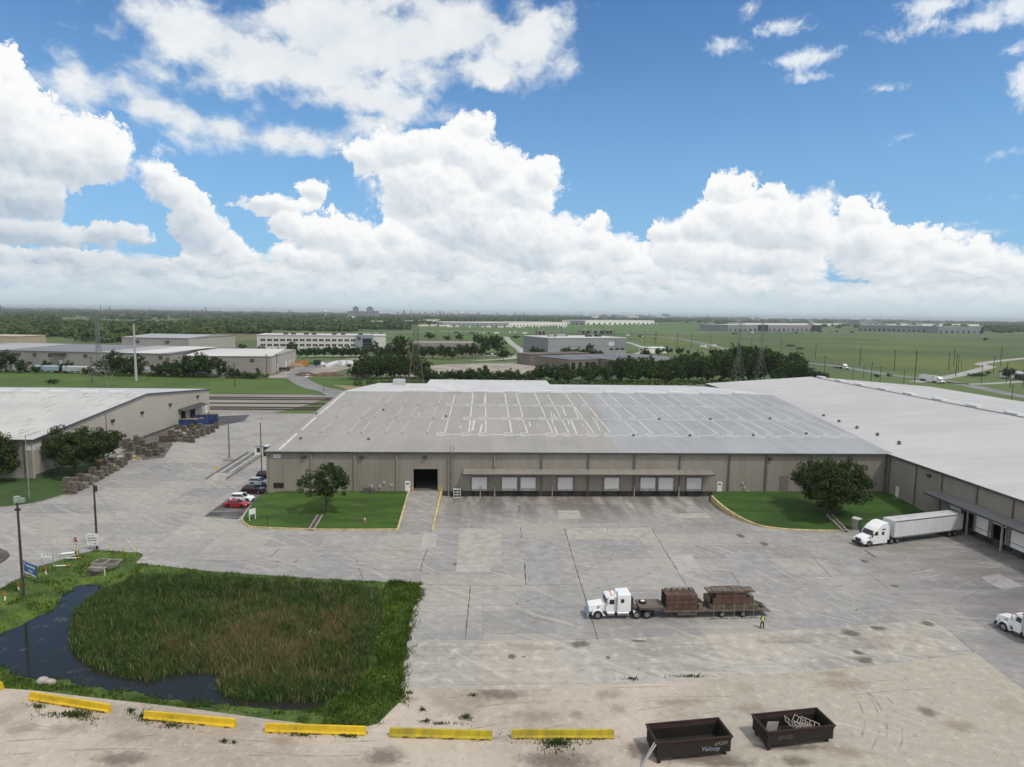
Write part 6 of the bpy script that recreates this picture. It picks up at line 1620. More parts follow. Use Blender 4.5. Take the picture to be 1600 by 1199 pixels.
# ------------------------------------------------------------------ poles, signs, markers
def pole(name, label, cat, px, py, top, r0, r1, m_, arms=(), lean=0, group=None, zb=0.0):
    x, y = G(px, py, zb); h = top
    t = thing(name, label, cat, (x, y, zb - .25), 0, group)
    MB().bar((0, 0, 0), (lean, 0, h + .25), r0, r1, 10).build('pole', m_, t, smooth=True)
    for (z, L, rz) in arms:
        MB().cbox((lean * z / h, 0, z + .25), (L, .12, .14), rz).build('crossarm', MATS['pole_wood'], t)
        for s_ in (-.42, 0, .42):
            a = Vector((math.cos(rz), math.sin(rz), 0)) * L * s_
            MB().bar((a.x + lean, a.y, z + .32), (a.x + lean, a.y, z + .55), .05, n=6).build('insulator', MATS['white_paint'], t)
    return t
def pole_h(px, yb, yt, zb=0.0):
    """Height of an upright whose foot and top are seen at yb and yt."""
    x, y = G(px, yb, zb); d = direction(px, yt)
    return float(CAM_H + d[2] * (y / d[1])) - zb
t1 = pole('utility_pole', 'dark timber utility pole beside the blue sign at the pond', 'utility pole', 37, 934, pole_h(37, 934, 786, -.1), .19, .13, MATS['pole_wood'], zb=-.1)
MB().box(-.35, .35, -.1, .1, pole_h(37, 934, 786) - .8, pole_h(37, 934, 786) - .5).build('bracket', MATS['chassis'], t1)
hp = pole_h(152, 858, 757)
t2 = pole('utility_pole', 'timber utility pole with guy wires behind the white notice', 'utility pole', 152, 858, hp, .19, .13, MATS['pole_wood'])
MB().bar((.3, 0, hp - .9), (.3, 0, hp), .24, n=12).build('transformer', MATS['chassis'], t2)
for k, (gx_, gy_) in enumerate((G(206, 849), G(181, 806))):
    o = t2.location
    MB().bar((.1, 0, hp - .6), (gx_ - o.x, gy_ - o.y, .2), .02, n=5).build('guy_wire', MATS['galvanised'], t2)
t = thing('guy_guard', 'long slanting pale guard on the guy wire by the grass corner', 'guy guard', (*G(212, 861), 0))
gxx = G(196, 840, 2.2); MB().bar((0, 0, 0), (gxx[0] - t.location.x, gxx[1] - t.location.y, 2.2), .07, n=8).build('tube', mat('guard_cream', (.55, .52, .40), .6), t)
pole('lamp_post', 'slim grey lamp post on the lawn before the cream warehouse', 'lamp post', 46, 780, pole_h(46, 780, 682), .12, .07, mat('post_greenish', (.22, .24, .23), .6, var=.15, scale=1))
pole('utility_pole', 'thin pole standing by the low ramp before the cream wall', 'utility pole', 169, 722, pole_h(169, 722, 648), .15, .10, mat('post_grey_wood', (.13, .125, .115), .8, var=.2, scale=1))
t = pole('lamp_post', 'blue-grey steel mast with a side arm at the weighbridge', 'lamp post', 358.5, 720, pole_h(358.5, 720, 662), .22, .16, mat('mast_blue_grey', (.16, .19, .23), .5, var=.1, scale=.5))
hp = pole_h(358.5, 720, 662); MB().box(-4.2, -.1, -.05, .05, hp * .72, hp * .72 + .1).build('arm', MATS['galvanised'], t)
MB().box(-1.2, 1.6, -1.0, 1.0, .0, .9).build('plinth', MATS['concrete_old'], t)
pole('lamp_post', 'thin dark pole at the left corner of the main warehouse', 'lamp post', 409, 739, pole_h(409, 739, 660), .14, .10, mat('post_dark', (.06, .058, .055), .7, var=.2, scale=1))
t = thing('crane_sign', 'yellow marker plate on a white post beside the weighbridge', 'marker', (*G(338, 740), 0))
MB().bar((0, 0, 0), (0, 0, 1.0), .06, n=8).build('post', MATS['white_paint'], t); MB().box(-.3, .3, -.03, .03, 1.0, 1.9).build('plate', MATS['bollard_yellow'], t)

# blue sign board
x, y = G(48.5, 908, .1); x2, y2 = G(39, 903, .1); x3, y3 = G(58.5, 912, .1)
ang = math.atan2(y3 - y2, x3 - x2)
sb = thing('sign_board', 'blue sign board on two posts beside the dark utility pole', 'sign', ((x2 + x3) / 2, (y2 + y3) / 2, .0), ang)
wsg = math.hypot(x3 - x2, y3 - y2) / 2
for s_ in (-1, 1): MB().bar((s_ * wsg, 0, -.4), (s_ * wsg, 0, 2.75), .07, n=8).build('post', mat('sign_post_blue', (.05, .07, .10), .6), sb)
pn = MB().box(-wsg + .07, wsg - .07, -.06, .04, .95, 2.65).build('panel', mat('sign_blue', (.012, .10, .30), .5, var=.06, scale=2), sb)
wi = mat('sign_white', (.75, .77, .78), .5)
MB().box(-wsg + .1, wsg - .1, -.068, -.061, 1.0, 1.18).build('white_band', wi, pn)
MB().box(-wsg + .1, wsg - .1, -.068, -.061, 1.86, 1.92).build('divider_line', mat('sign_light_blue', (.05, .20, .45), .5), pn)
text('lettering', 'P', .62, (-wsg + .42, -.066, 2.26), (math.pi / 2, 0, 0), wi, pn)
for k, (a, b_) in enumerate(((-wsg + .85, -.1), (0.02, wsg - .35))): MB().box(a, b_, -.068, -.061, 2.12, 2.32).build('word_mark', wi, pn)
text('lettering', 'BCN', .55, (.15, -.066, 1.52), (math.pi / 2, 0, 0), wi, pn)

# white notice, stop sign
nx, ny = G(149.5, 857)
nb = thing('notice_board', 'white notice with lines of text and an arrow in front of the utility pole', 'sign', (nx, ny - .7, 0), math.radians(-6))
for s_ in (-.55, .55): MB().bar((s_, .06, -.1), (s_, .06, 1.2), .05, n=8).build('post', MATS['pole_wood'], nb)
pn = MB().box(-1.0, 1.0, -.03, .03, .75, 2.75).build('panel', wi, nb)
ink = mat('ink_dark', (.06, .07, .08), .6)
for (z, a, b_, h) in ((2.42, -.55, .45, .06), (1.98, -.82, .78, .16), (1.62, -.82, .80, .16), (1.30, -.75, -.1, .06), (1.05, -.1, .45, .06)):
    n_ = int((b_ - a) / .27); 
    for k in range(max(1, n_)):
        q = a + (b_ - a) * k / max(1, n_); MB().box(q, q + (b_ - a) / max(1, n_) * .74, -.038, -.031, z - h / 2, z + h / 2).build('word_mark', ink, pn)
b = MB(); b.prism_y([(.45, 1.18), (.80, 1.05), (.45, .92)], -.038, -.031); b.build('arrow_head', ink, pn)
sx_, sy_ = G(119.5, 864)
st = thing('stop_sign', 'red octagonal stop sign on a thin post at the grass edge', 'sign', (sx_, sy_, -.1), math.radians(-18))
MB().bar((0, .05, 0), (0, .05, 2.6), .04, n=8).build('post', MATS['galvanised'], st)
oc = [(.50 * math.cos(math.radians(22.5 + 45 * k)), 2.3 + .50 * math.sin(math.radians(22.5 + 45 * k))) for k in range(8)]
oc2 = [(.45 * math.cos(math.radians(22.5 + 45 * k)), 2.3 + .45 * math.sin(math.radians(22.5 + 45 * k))) for k in range(8)]
pn = MB().prism_y(oc, -.03, 0).build('plate', wi, st)
MB().prism_y(oc2, -.036, -.0305).build('red_face', mat('stop_red', (.30, .012, .03), .5), pn)
text('lettering', 'STOP', .34, (0, -.04, 2.3), (math.pi / 2, 0, 0), wi, pn)
def marker(px, py, label, kind):
    x, y = G(px, py, .1)
    if kind == 'bollard':
        t = thing('bollard', label, 'bollard', (x, y, -.1), 0, 'pale yellow bollards on the grass edge')
        MB().bar((0, 0, 0), (0, 0, 1.2), .10, n=12).build('post', mat('bollard_pale', (.55, .50, .20), .6, var=.1, scale=2), t)
        MB().dome((0, 0, 1.2), .10, 12, 3).build('cap', MATS['bollard_pale'], t)
    elif kind == 'picket':
        t = thing('marker_post', label, 'marker post', (x, y, -.15), 0, 'orange and white marker posts')
        MB().bar((0, 0, 0), (0, 0, .80), .10, n=10).build('sleeve', wi, t)
        MB().bar((0, 0, .80), (-.04, 0, 1.45), .095, .09, 10).build('cap', mat('marker_orange', (.50, .13, .03), .6), t)
    elif kind == 'fallen':
        t = thing('marker_post', label, 'marker post', (x, y, .22), 0, 'orange and white marker posts')
        MB().bar((-1.1, -.15, .06), (.45, .1, .06), .09, n=10).build('sleeve', wi, t)
        MB().bar((.45, .1, .06), (1.0, .22, .06), .09, n=10).build('cap', MATS['marker_orange'], t)
    return t
for p, l in (((121, 865), 'pale yellow bollard under the stop sign'), ((172, 859), 'pale yellow bollard just right of the white notice'), ((195, 861), 'pale yellow bollard midway between the notice and the grass corner'), ((214, 863), 'pale yellow bollard at the grass corner by the guy guard')):
    marker(*p, l, 'bollard')
marker(8, 938, 'orange and white marker post nearest the left edge', 'picket'); marker(29, 923, 'orange and white marker post just left of the dark pole', 'picket'); marker(72, 898, 'orange and white marker post right of the blue sign', 'picket')
marker(98, 886, 'fallen white marker post with an orange end lying nearest the pond', 'fallen'); marker(115, 874, 'short fallen white marker lying below the stop sign', 'fallen')
t = thing('barrier_arm', 'thick white tube with a black end lying on the grass edge', 'barrier arm', (*G(107, 867), .15), .45)
MB().bar((-1.2, 0, .1), (.9, 0, .1), .17, n=10).build('tube', wi, t); MB().bar((.9, 0, .1), (1.4, 0, .12), .26, n=10).build('weight', MATS['black_paint'], t)
t = thing('notice_board', 'small white notice on two grey posts behind the marker post', 'sign', (*G(75, 888), -.1), .15)
for s_ in (-.75, .75): MB().bar((s_, 0, 0), (s_, 0, 2.3), .05, n=8).build('post', MATS['galvanised'], t)
pn = MB().box(-.8, .7, -.06, -.05, 1.75, 2.45).build('panel', wi, t)
for k in range(3): MB().box(-.5 + k * .4, -.25 + k * .4, -.068, -.061, 2.18, 2.3).build('word_mark', ink, pn)
t = thing('marker_post', 'plain pale post at the grass edge left of the fallen tube', 'marker post', (*G(95, 875), -.1)); MB().bar((0, 0, 0), (0, 0, 1.2), .08, n=8).build('post', MATS['post_cream'], t)
t = thing('marker_post', 'short white stake standing at the reed edge', 'marker post', (*G(164, 900, -.3), -.5)); MB().bar((0, 0, 0), (0, 0, 1.2), .06, n=8).build('post', wi, t)
# drain inlet
dx, dy = G(167, 877, .2)
t = thing('drain_inlet', 'concrete storm drain box with two dark gratings set in the bank', 'drain', (dx, dy, -.9), math.radians(-4))
b = MB(); b.box(-1.9, 1.9, -1.0, -.85, 0, 1.1).box(-1.9, 1.9, .85, 1.0, 0, 1.1).box(-1.9, -1.75, -.85, .85, 0, 1.1).box(1.75, 1.9, -.85, .85, 0, 1.1).box(-.1, .1, -.85, .85, .9, 1.1); b.build('box_wall', mat('drain_concrete', (.27, .255, .23), .9, var=.2, scale=1), t)
for a in (-1.75, .1): MB().box(a, a + 1.65, -.85, .85, .9, 1.0).build('grating', MATS['drain_dark'], t)
MB().prism_y([(-1.9, .6), (-1.2, 0), (.3, 0), (.9, .6)], -1.6, -1.01).build('apron', MATS['drain_concrete'], t)
# boulders at the waterline
for i, (px, py) in enumerate(((67, 1064), (79, 1066))):
    t = thing('boulder', ('larger' if i == 0 else 'smaller') + ' pale boulder of the pair at the waterline of the pond', 'boulder', (*G(px, py, -.3), -.45))
    d = MB(); d.dome((0, 0, 0), .62 - .1 * i, 10, 5, (1.1, .9, .95)); o = d.build('rock', mat('boulder', (.36, .34, .32), .9, var=.15, scale=2), t, smooth=True)
# electric boxes on the left lawn, garden sign, hydrant
for (px, py, lab) in ((27, 787, 'taller pale green utility cabinet at the lawn edge'), (34, 786, 'lower pale green utility box beside the taller cabinet')):
    t = thing('utility_box', lab, 'utility box', (*G(px, py), .1), SA)
    h = 1.3 if px < 30 else .8
    MB().box(-.45, .45, -.4, .4, 0, h).build('cabinet', mat('utility_green', (.30, .38, .32), .6, var=.1, scale=1), t, bevel=.04); MB().box(-.48, .48, -.43, .43, h, h + .06).build('lid', MATS['utility_green'], t)
gs = thing('garden_sign', 'small white sign on two posts at the rounded lawn corner', 'sign', (*G(394.5, 812, .3), .15), SA + .9)
for s_ in (-.6, .6): MB().box(s_ - .06, s_ + .06, -.06, .06, 0, 2.2).build('post', MATS['white_paint'], gs)
MB().box(-.54, .54, -.04, .04, 1.15, 2.2).build('panel', MATS['white_paint'], gs)
t = thing('fire_hydrant', 'small faded red fire hydrant on the lawn by the ramp', 'hydrant', (*G(570, 817, .3), .22))
MB().bar((0, 0, 0), (0, 0, .75), .17, n=12).build('barrel', mat('hydrant_red', (.38, .13, .11), .6, var=.2, scale=3), t); MB().dome((0, 0, .75), .2, 12, 4).build('bonnet', mat('hydrant_white', (.6, .58, .56), .6), t)
for s_ in (-1, 1): MB().bar((s_ * .15, 0, .5), (s_ * .32, 0, .5), .08, n=8).build('outlet', MATS['hydrant_red'], t)
t = thing('water_tap', 'short dark standpipe on the lawn near its kerb', 'standpipe', (*G(418, 820, .2), .15)); MB().bar((0, 0, 0), (0, 0, 1.5), .05, n=8).build('pipe', MATS['black_paint'], t); MB().cbox((0, 0, 1.5), (.3, .12, .16)).build('valve', MATS['black_paint'], t)
# portable toilet
pt = thing('portable_toilet', 'green and brown portable toilet beside the parked truck', 'portable toilet', (*G(1338, 828), .02), SA + .5)
MB().box(-.58, .58, -.58, .58, .08, 2.05).build('cabin', mat('toilet_tan', (.27, .235, .20), .6, var=.08, scale=2), pt, bevel=.03)
MB().box(-.56, .56, -.62, -.585, .12, 2.0).build('door', mat('toilet_green', (.035, .085, .065), .5, var=.1, scale=2), pt, bevel=.01)
rf = MB(); rf.prism_y([(-.66, 2.05), (-.60, 2.2), (-.25, 2.36), (.25, 2.36), (.60, 2.2), (.66, 2.05)], -.66, .66); rf.build('roof', mat('toilet_roof', (.55, .55, .52), .5), pt, bevel=.03)
MB().box(-.66, .66, -.66, .66, 0, .08).build('base', MATS['chassis'], pt)
MB().bar((.4, .45, 2.2), (.4, .45, 2.55), .05, n=8).build('vent_pipe', MATS['chassis'], pt)

# ------------------------------------------------------------------ yellow concrete barriers
jb_m = mat('barrier_yellow', (0.62, 0.42, 0.012), .7, var=.12, scale=.6, spots=(1.1, .60, (0.36, 0.24, 0.03), .8), detail=7)
jb2_m = mat('barrier_yellow_grimy', (0.50, 0.40, 0.012), .75, col2=(0.30, 0.25, 0.03), scale=.9, stretch=(1, 1, .35), detail=8)
def barrier(pa, pb, label, m_, seed):
    a, c_ = np.array(G(*pa)), np.array(G(*pb)); d = c_ - a; L = float(np.linalg.norm(d)); r = random.Random(seed)
    t = thing('concrete_barrier', label, 'barrier', (*a, .0), math.atan2(d[1], d[0]), 'yellow concrete barriers along the pond')
    n = 40; b = MB(); vs = []
    for i in range(n + 1):
        x = L * i / n
        ch = r.uniform(0, .10) if r.random() < .55 else 0; sl = .06 if 0 < i < n else 0
        e = .05 if i in (0, n) else 0
        vs += [(x, -.30 + ch * .5, .02 + ch), (x, -.30 + ch * .2 + e, .18 + ch * .3), (x, -.16 + e * .5, .34), (x, -.10 + e * .3, .80 - e * .4), (x, .10 - e * .3, .80 - e * .4), (x, .16, .34), (x, .30, .18), (x, .30, .02)]
    fs = []
    for i in range(n):
        for k in range(8):
            p, q = 8 * i + k, 8 * i + (k + 1) % 8; fs.append((q, p, p + 8, q + 8))
    fs += [tuple(range(8)), tuple(8 * n + k for k in range(7, -1, -1))]
    b.add(vs, fs); b.build('barrier_body', m_, t)
    bl = MB(); r2 = random.Random(seed + 9); k = 0
    for i in range(11):
        x = r2.uniform(.3, L - 1.0); w = r2.uniform(.25, .8)
        o = MB().add([(x, -.325, .0), (x + w, -.325, .0), (x + w * .8, -.315, r2.uniform(.10, .26)), (x + w * .25, -.315, r2.uniform(.08, .22)), (x, -.2, 0), (x + w, -.2, 0), (x + w * .8, -.2, .05), (x + w * .25, -.2, .05)], [(0, 1, 2, 3), (4, 7, 6, 5), (0, 4, 5, 1), (1, 5, 6, 2), (2, 6, 7, 3), (3, 7, 4, 0)]).build('rusty_chip', mat('barrier_rust', (.13, .07, .04), .95, var=.3, scale=3), t)
barrier((-60, 1070), (4, 1078), 'yellow barrier cut off by the left edge of the photo', jb_m, 1)
barrier((48, 1093), (172, 1113), 'bright yellow barrier nearest the two boulders', jb_m, 2)
barrier((226, 1123), (368, 1136), 'yellow barrier with weeds at its left foot', jb_m, 3)
barrier((415, 1143), (572, 1148), 'yellow barrier at the bottom of the bank grass', jb_m, 4)
barrier((609, 1150), (769, 1155), 'grimy yellow barrier with a dark stain, second from the skips', jb2_m, 5)
barrier((799, 1153), (959, 1153), 'grimy yellow barrier with weeds in front, nearest the skips', jb2_m, 6)

# ------------------------------------------------------------------ two rusty roll-off skips
sk_m = mat('skip_rust_black', (0.010, 0.0092, 0.009), .75, col2=(0.018, 0.013, 0.011), scale=.9, detail=8, spots=(1.3, .64, (.045, .022, .017), .6))
rim_m = mat('skip_rim_rust', (0.042, 0.016, 0.012), .8, col2=(0.016, 0.010, 0.009), scale=1.3, detail=7)
def rolloff(label, pa, pb, H_, seed):
    """pa and pb: near bottom corners."""
    a, c_ = np.array(G(*pa)), np.array(G(*pb)); d = c_ - a; L = float(np.linalg.norm(d)); w = 2.5
    t = thing('rolloff_skip', label, 'skip', (*a, .03), math.atan2(d[1], d[0]), 'rusty roll-off skips on the caliche')
    z0 = .42; zt = H_; zs = H_ - .36
    b = MB()
    b.box(.05, L - .05, .05, w - .05, z0, z0 + .08)
    b.box(0, L, 0, .07, z0, zs).box(0, L, w - .07, w, z0, zs).box(L - .07, L, .07, w - .07, z0, zs)
    b.build('bin', sk_m, t)
    e = MB().box(0, .07, .07, w - .07, z0, zt - .05).build('tailgate', sk_m, t)
    for k in range(3): MB().box(-.06, 0, .1, w - .1, z0 + .3 + k * .45, z0 + .4 + k * .45).build('stiffener', sk_m, e)
    u_ = MB(); fl = .06
    u_.add([(0, -.02, zs), (L, -.02, zs), (L + .1, -fl - .02, zt), (-.1, -fl - .02, zt), (0, .06, zs), (L, .06, zs), (L + .1, .02 - fl, zt), (-.1, .02 - fl, zt)], [(0, 1, 2, 3), (7, 6, 5, 4), (3, 2, 6, 7), (0, 4, 5, 1), (1, 5, 6, 2), (0, 3, 7, 4)])
    u_.add([(0, w + .02, zs), (L, w + .02, zs), (L + .1, w + fl + .02, zt), (-.1, w + fl + .02, zt), (0, w - .06, zs), (L, w - .06, zs), (L + .1, w - .02 + fl, zt), (-.1, w - .02 + fl, zt)], [(3, 2, 1, 0), (4, 5, 6, 7), (7, 6, 2, 3), (1, 5, 4, 0), (2, 6, 5, 1), (4, 7, 3, 0)])
    u_.box(L - .05, L + .03, .0, w, zs, zt - .02)
    u_.build('sideboard', rim_m, t)
    MB().box(-.12, L + .12, -fl - .09, -fl + .05, zt + .003, zt + .11).box(-.12, L + .12, w + fl - .05, w + fl + .09, zt + .003, zt + .11).box(L - .05, L + .12, -fl + .05, w + fl - .05, zt + .003, zt + .11).box(-.12, .05, -fl + .05, w + fl - .05, zt + .003, zt + .11).build('rim_rail', rim_m, t)
    for yy in (.55, 1.85): MB().box(.2, L - .2, yy, yy + .15, .12, z0).build('skid', sk_m, t)
    for x in (.15, L - .5):
        for yy in (.2, w - .45): MB().bar((x + .1, yy, .14), (x + .1, yy + .25, .14), .14, n=10).build('roller', sk_m, t)
    MB().box(.0, .35, -.08, .02, .02, zs).build('corner_post', sk_m, t)
    return t, L, zs
gr_w = mat('graffiti_white', (.28, .31, .37), .7, var=.3, scale=6); gr_t = mat('graffiti_tan', (.26, .22, .15), .8); gr_r = mat('graffiti_red', (.06, .012, .012), .8); gr_b = mat('graffiti_blue', (.06, .07, .16), .7)
k1, L1, zs1 = rolloff('rusty black skip with white graffiti and bars leaning on its end', (1026, 1193), (1141, 1181.5), 1.85, 1)
text('graffiti', 'Valoop', .62, (L1 - 1.95, -.02, .86), (math.pi / 2, .05, 0), gr_w, k1, .006, shear=.25)
text('graffiti', '69200', .50, (L1 - .95, -.02, 1.28), (math.pi / 2, -.06, 0), gr_t, k1, .006, shear=.15)
text('graffiti', 'Mole', .62, (L1 - 4.4, -.02, 1.05), (math.pi / 2, 0, 0), gr_r, k1, .006)
k2, L2, zs2 = rolloff('rusty black skip holding white metal frames and a pale board', (1198, 1173), (1301, 1161.5), 1.72, 2)
text('graffiti', '691021', .55, (1.9, -.02, 1.05), (math.pi / 2, 0, 0), mat('graffiti_faint', (.11, .10, .085), .8), k2, .006)
def in_skip(k, x, y, z): return k.matrix_world @ Vector((x, y, z))
bpy.context.view_layer.update()
for i in range(2):
    t = thing('leaning_bar', ['pale metal bar leaning on the graffiti skip, nearer the camera', 'pale metal bar leaning on the graffiti skip, behind the other'][i], 'bar', (0, 0, 0), 0, 'bars leaning on the skip')
    MB().bar(in_skip(k1, -1.7 + i * .15, -.5 + i * .25, .0), in_skip(k1, -.15, -.05 + i * .3, 1.8), .07, n=6).build('bar', mat('bar_pale', (.36, .36, .37), .5), t)
t = thing('bed_frame', 'tangle of white metal frames dumped inside the second skip', 'metal frames', in_skip(k2, L2 - 2.2, 1.25, .75), k2.rotation_euler.z)
r = random.Random(3)
for k in range(5):
    M_ = Matrix.Translation((r.uniform(-.9, .9), r.uniform(-.6, .6), r.uniform(.2, .6))) @ Matrix.Rotation(r.uniform(-.9, .9), 4, 'Z') @ Matrix.Rotation(r.uniform(-.6, .6), 4, 'Y') @ Matrix.Rotation(r.uniform(-.5, .5), 4, 'X')
    b = MB(M_)
    for q in (-.45, .45): b.bar((-.8, q, 0), (.8, q, 0), .045, n=6)
    for j in range(5): b.bar((-.8 + j * .4, -.45, 0), (-.8 + j * .4, .45, 0), .04, n=6)
    b.build('frame', mat('frame_pale', (.30, .265, .24), .6), t)
t = thing('board', 'pale grey board leaning inside the left end of the second skip', 'board', in_skip(k2, 1.0, 1.0, .52), k2.rotation_euler.z + .25)
MB().cbox((0, 0, .75), (1.4, .06, 1.4), 0, .25).build('sheet', mat('board_grey', (.30, .29, .27), .8, var=.1, scale=2), t)

# ------------------------------------------------------------------ person in a hi-vis vest
def person(label, loc, rz):
    t = thing('person', label, 'person', loc, rz)
    def skin(name, verts, edges, radii, m_, lv=2):
        me = bpy.data.meshes.new(name); me.from_pydata(verts, edges, [])
        o = link(name, me, t); me.materials.append(m_)
        o.modifiers.new('skin', 'SKIN').use_smooth_shade = True
        for i, r_ in enumerate(radii): me.skin_vertices[0].data[i].radius = r_ if isinstance(r_, tuple) else (r_, r_)
        me.skin_vertices[0].data[0].use_root = True
        s_ = o.modifiers.new('sub', 'SUBSURF'); s_.levels = lv; s_.render_levels = lv
        return o
    skin_m = mat('skin', (.28, .17, .12), .6); trouser = mat('trousers', (.022, .024, .032), .85, var=.2, scale=6)
    V_ = [(0, 0, .93), (0, .01, 1.10), (0, .01, 1.28), (0, 0, 1.43), (0, .02, 1.51), (0, .02, 1.58), (0, .03, 1.68), (0, .02, 1.74),
          (.10, 0, .90), (.13, .03, .50), (.16, -.02, .10), (.16, .14, .05), (-.10, 0, .90), (-.17, -.03, .50), (-.24, -.08, .10), (-.25, .08, .05),
          (.19, 0, 1.42), (.25, .02, 1.18), (.22, .18, .98), (.20, .26, .93), (-.19, 0, 1.42), (-.27, .04, 1.18), (-.22, .20, 1.02), (-.19, .28, .98)]
    E_ = [(0, 1), (1, 2), (2, 3), (3, 4), (4, 5), (5, 6), (6, 7), (0, 8), (8, 9), (9, 10), (10, 11), (0, 12), (12, 13), (13, 14), (14, 15), (3, 16), (16, 17), (17, 18), (18, 19), (3, 20), (20, 21), (21, 22), (22, 23)]
    R__ = [(.15, .11), (.14, .10), (.16, .11), (.13, .09), .055, .075, (.085, .10), .06, .095, .068, .045, .042, .095, .068, .045, .042, .06, .048, .036, .03, .06, .048, .036, .03]
    body = skin('body', V_, E_, R__, skin_m)
    skin('trousers', [(0, 0, .98), (0, 0, .90), (.10, 0, .86), (.13, .03, .50), (.16, -.02, .12), (-.10, 0, .86), (-.17, -.03, .50), (-.24, -.08, .12)], [(0, 1), (1, 2), (2, 3), (3, 4), (1, 5), (5, 6), (6, 7)], [(.165, .12), (.16, .12), .105, .085, .075, .105, .085, .075], trouser)
    skin('shirt', [(0, .01, 1.15), (0, .01, 1.28), (0, 0, 1.42), (.19, 0, 1.41), (.25, .02, 1.18), (.235, .10, 1.08), (-.19, 0, 1.41), (-.27, .04, 1.18), (-.25, .12, 1.10)], [(0, 1), (1, 2), (2, 3), (3, 4), (4, 5), (2, 6), (6, 7), (7, 8)], [(.15, .11), (.165, .115), (.14, .10), .075, .062, .05, .075, .062, .05], mat('shirt_dark', (.03, .035, .045), .9))
    vest = skin('vest', [(0, .01, .98), (0, .01, 1.15), (0, .01, 1.30), (0, 0, 1.42), (.12, 0, 1.45), (-.12, 0, 1.45)], [(0, 1), (1, 2), (2, 3), (3, 4), (3, 5)], [(.20, .15), (.195, .15), (.205, .155), (.165, .13), .10, .10], mat('hi_vis', (.72, .86, .04), .7, var=.08, scale=5))
    st_ = mat('reflective_tape', (.55, .56, .56), .3)
    b = MB(); n = 20
    for z in (1.06, 1.22):
        vs = [(.212 * math.cos(2 * math.pi * k / n), .01 + .162 * math.sin(2 * math.pi * k / n), zz_) for zz_ in (z, z + .05) for k in range(n)]
        MB().add(vs, [(k, (k + 1) % n, n + (k + 1) % n, n + k) for k in range(n)]).build('tape', st_, vest)
    for s_ in (-1, 1):
        x, y, z = (.20, .27, .925) if s_ > 0 else (-.19, .29, .975)
        hv = [(x, y, z), (x, y + .05, z - .03)]; he = [(0, 1)]; hr = [(.032, .02), (.036, .018)]
        for j, ln in enumerate((.070, .078, .074, .058)):
            q = len(hv); ox = (j - 1.5) * .019; hv += [(x + ox, y + .085, z - .045), (x + ox, y + .085 + ln * .5, z - .075), (x + ox, y + .075 + ln * .6, z - .115)]; he += [(1, q), (q, q + 1), (q + 1, q + 2)]; hr += [.009, .0085, .0075]
        q = len(hv); hv += [(x - s_ * .045, y + .03, z - .03), (x - s_ * .055, y + .07, z - .05)]; he += [(0, q), (q, q + 1)]; hr += [.011, .009]
        skin('hand', hv, he, hr, skin_m, 1)
        bx_ = (.16, .02) if s_ > 0 else (-.245, -.04)
        bo_ = MB(); bo_.prism_x([(-.12 + bx_[1], 0), (.20 + bx_[1], 0), (.20 + bx_[1], .06), (.06 + bx_[1], .12), (-.10 + bx_[1], .14)], bx_[0] - .05, bx_[0] + .05); bo_.build('boot', MATS['black_paint'], t, bevel=.02)
    hd_ = MB().cbox((0, .115, 1.625), (.025, .04, .045)); hd_.build('nose', skin_m, t, bevel=.01)
    for s_ in (-1, 1):
        MB().cbox((s_ * .035, .112, 1.65), (.022, .012, .012)).build('eye', MATS['black_paint'], t)
        MB().cbox((s_ * .088, .03, 1.63), (.02, .04, .06)).build('ear', skin_m, t, bevel=.006)
    MB().cbox((0, .108, 1.585), (.05, .012, .012)).build('mouth', mat('lips', (.2, .08, .07), .6), t)
    MB().dome((0, .0, 1.665), .118, 14, 6, (.84, 1.0, .90)).build('hair', MATS['black_paint'], t, smooth=True)
person('worker in a yellow vest and dark trousers standing behind the loaded trailer', (*G(1191, 982), .025), math.radians(-12))

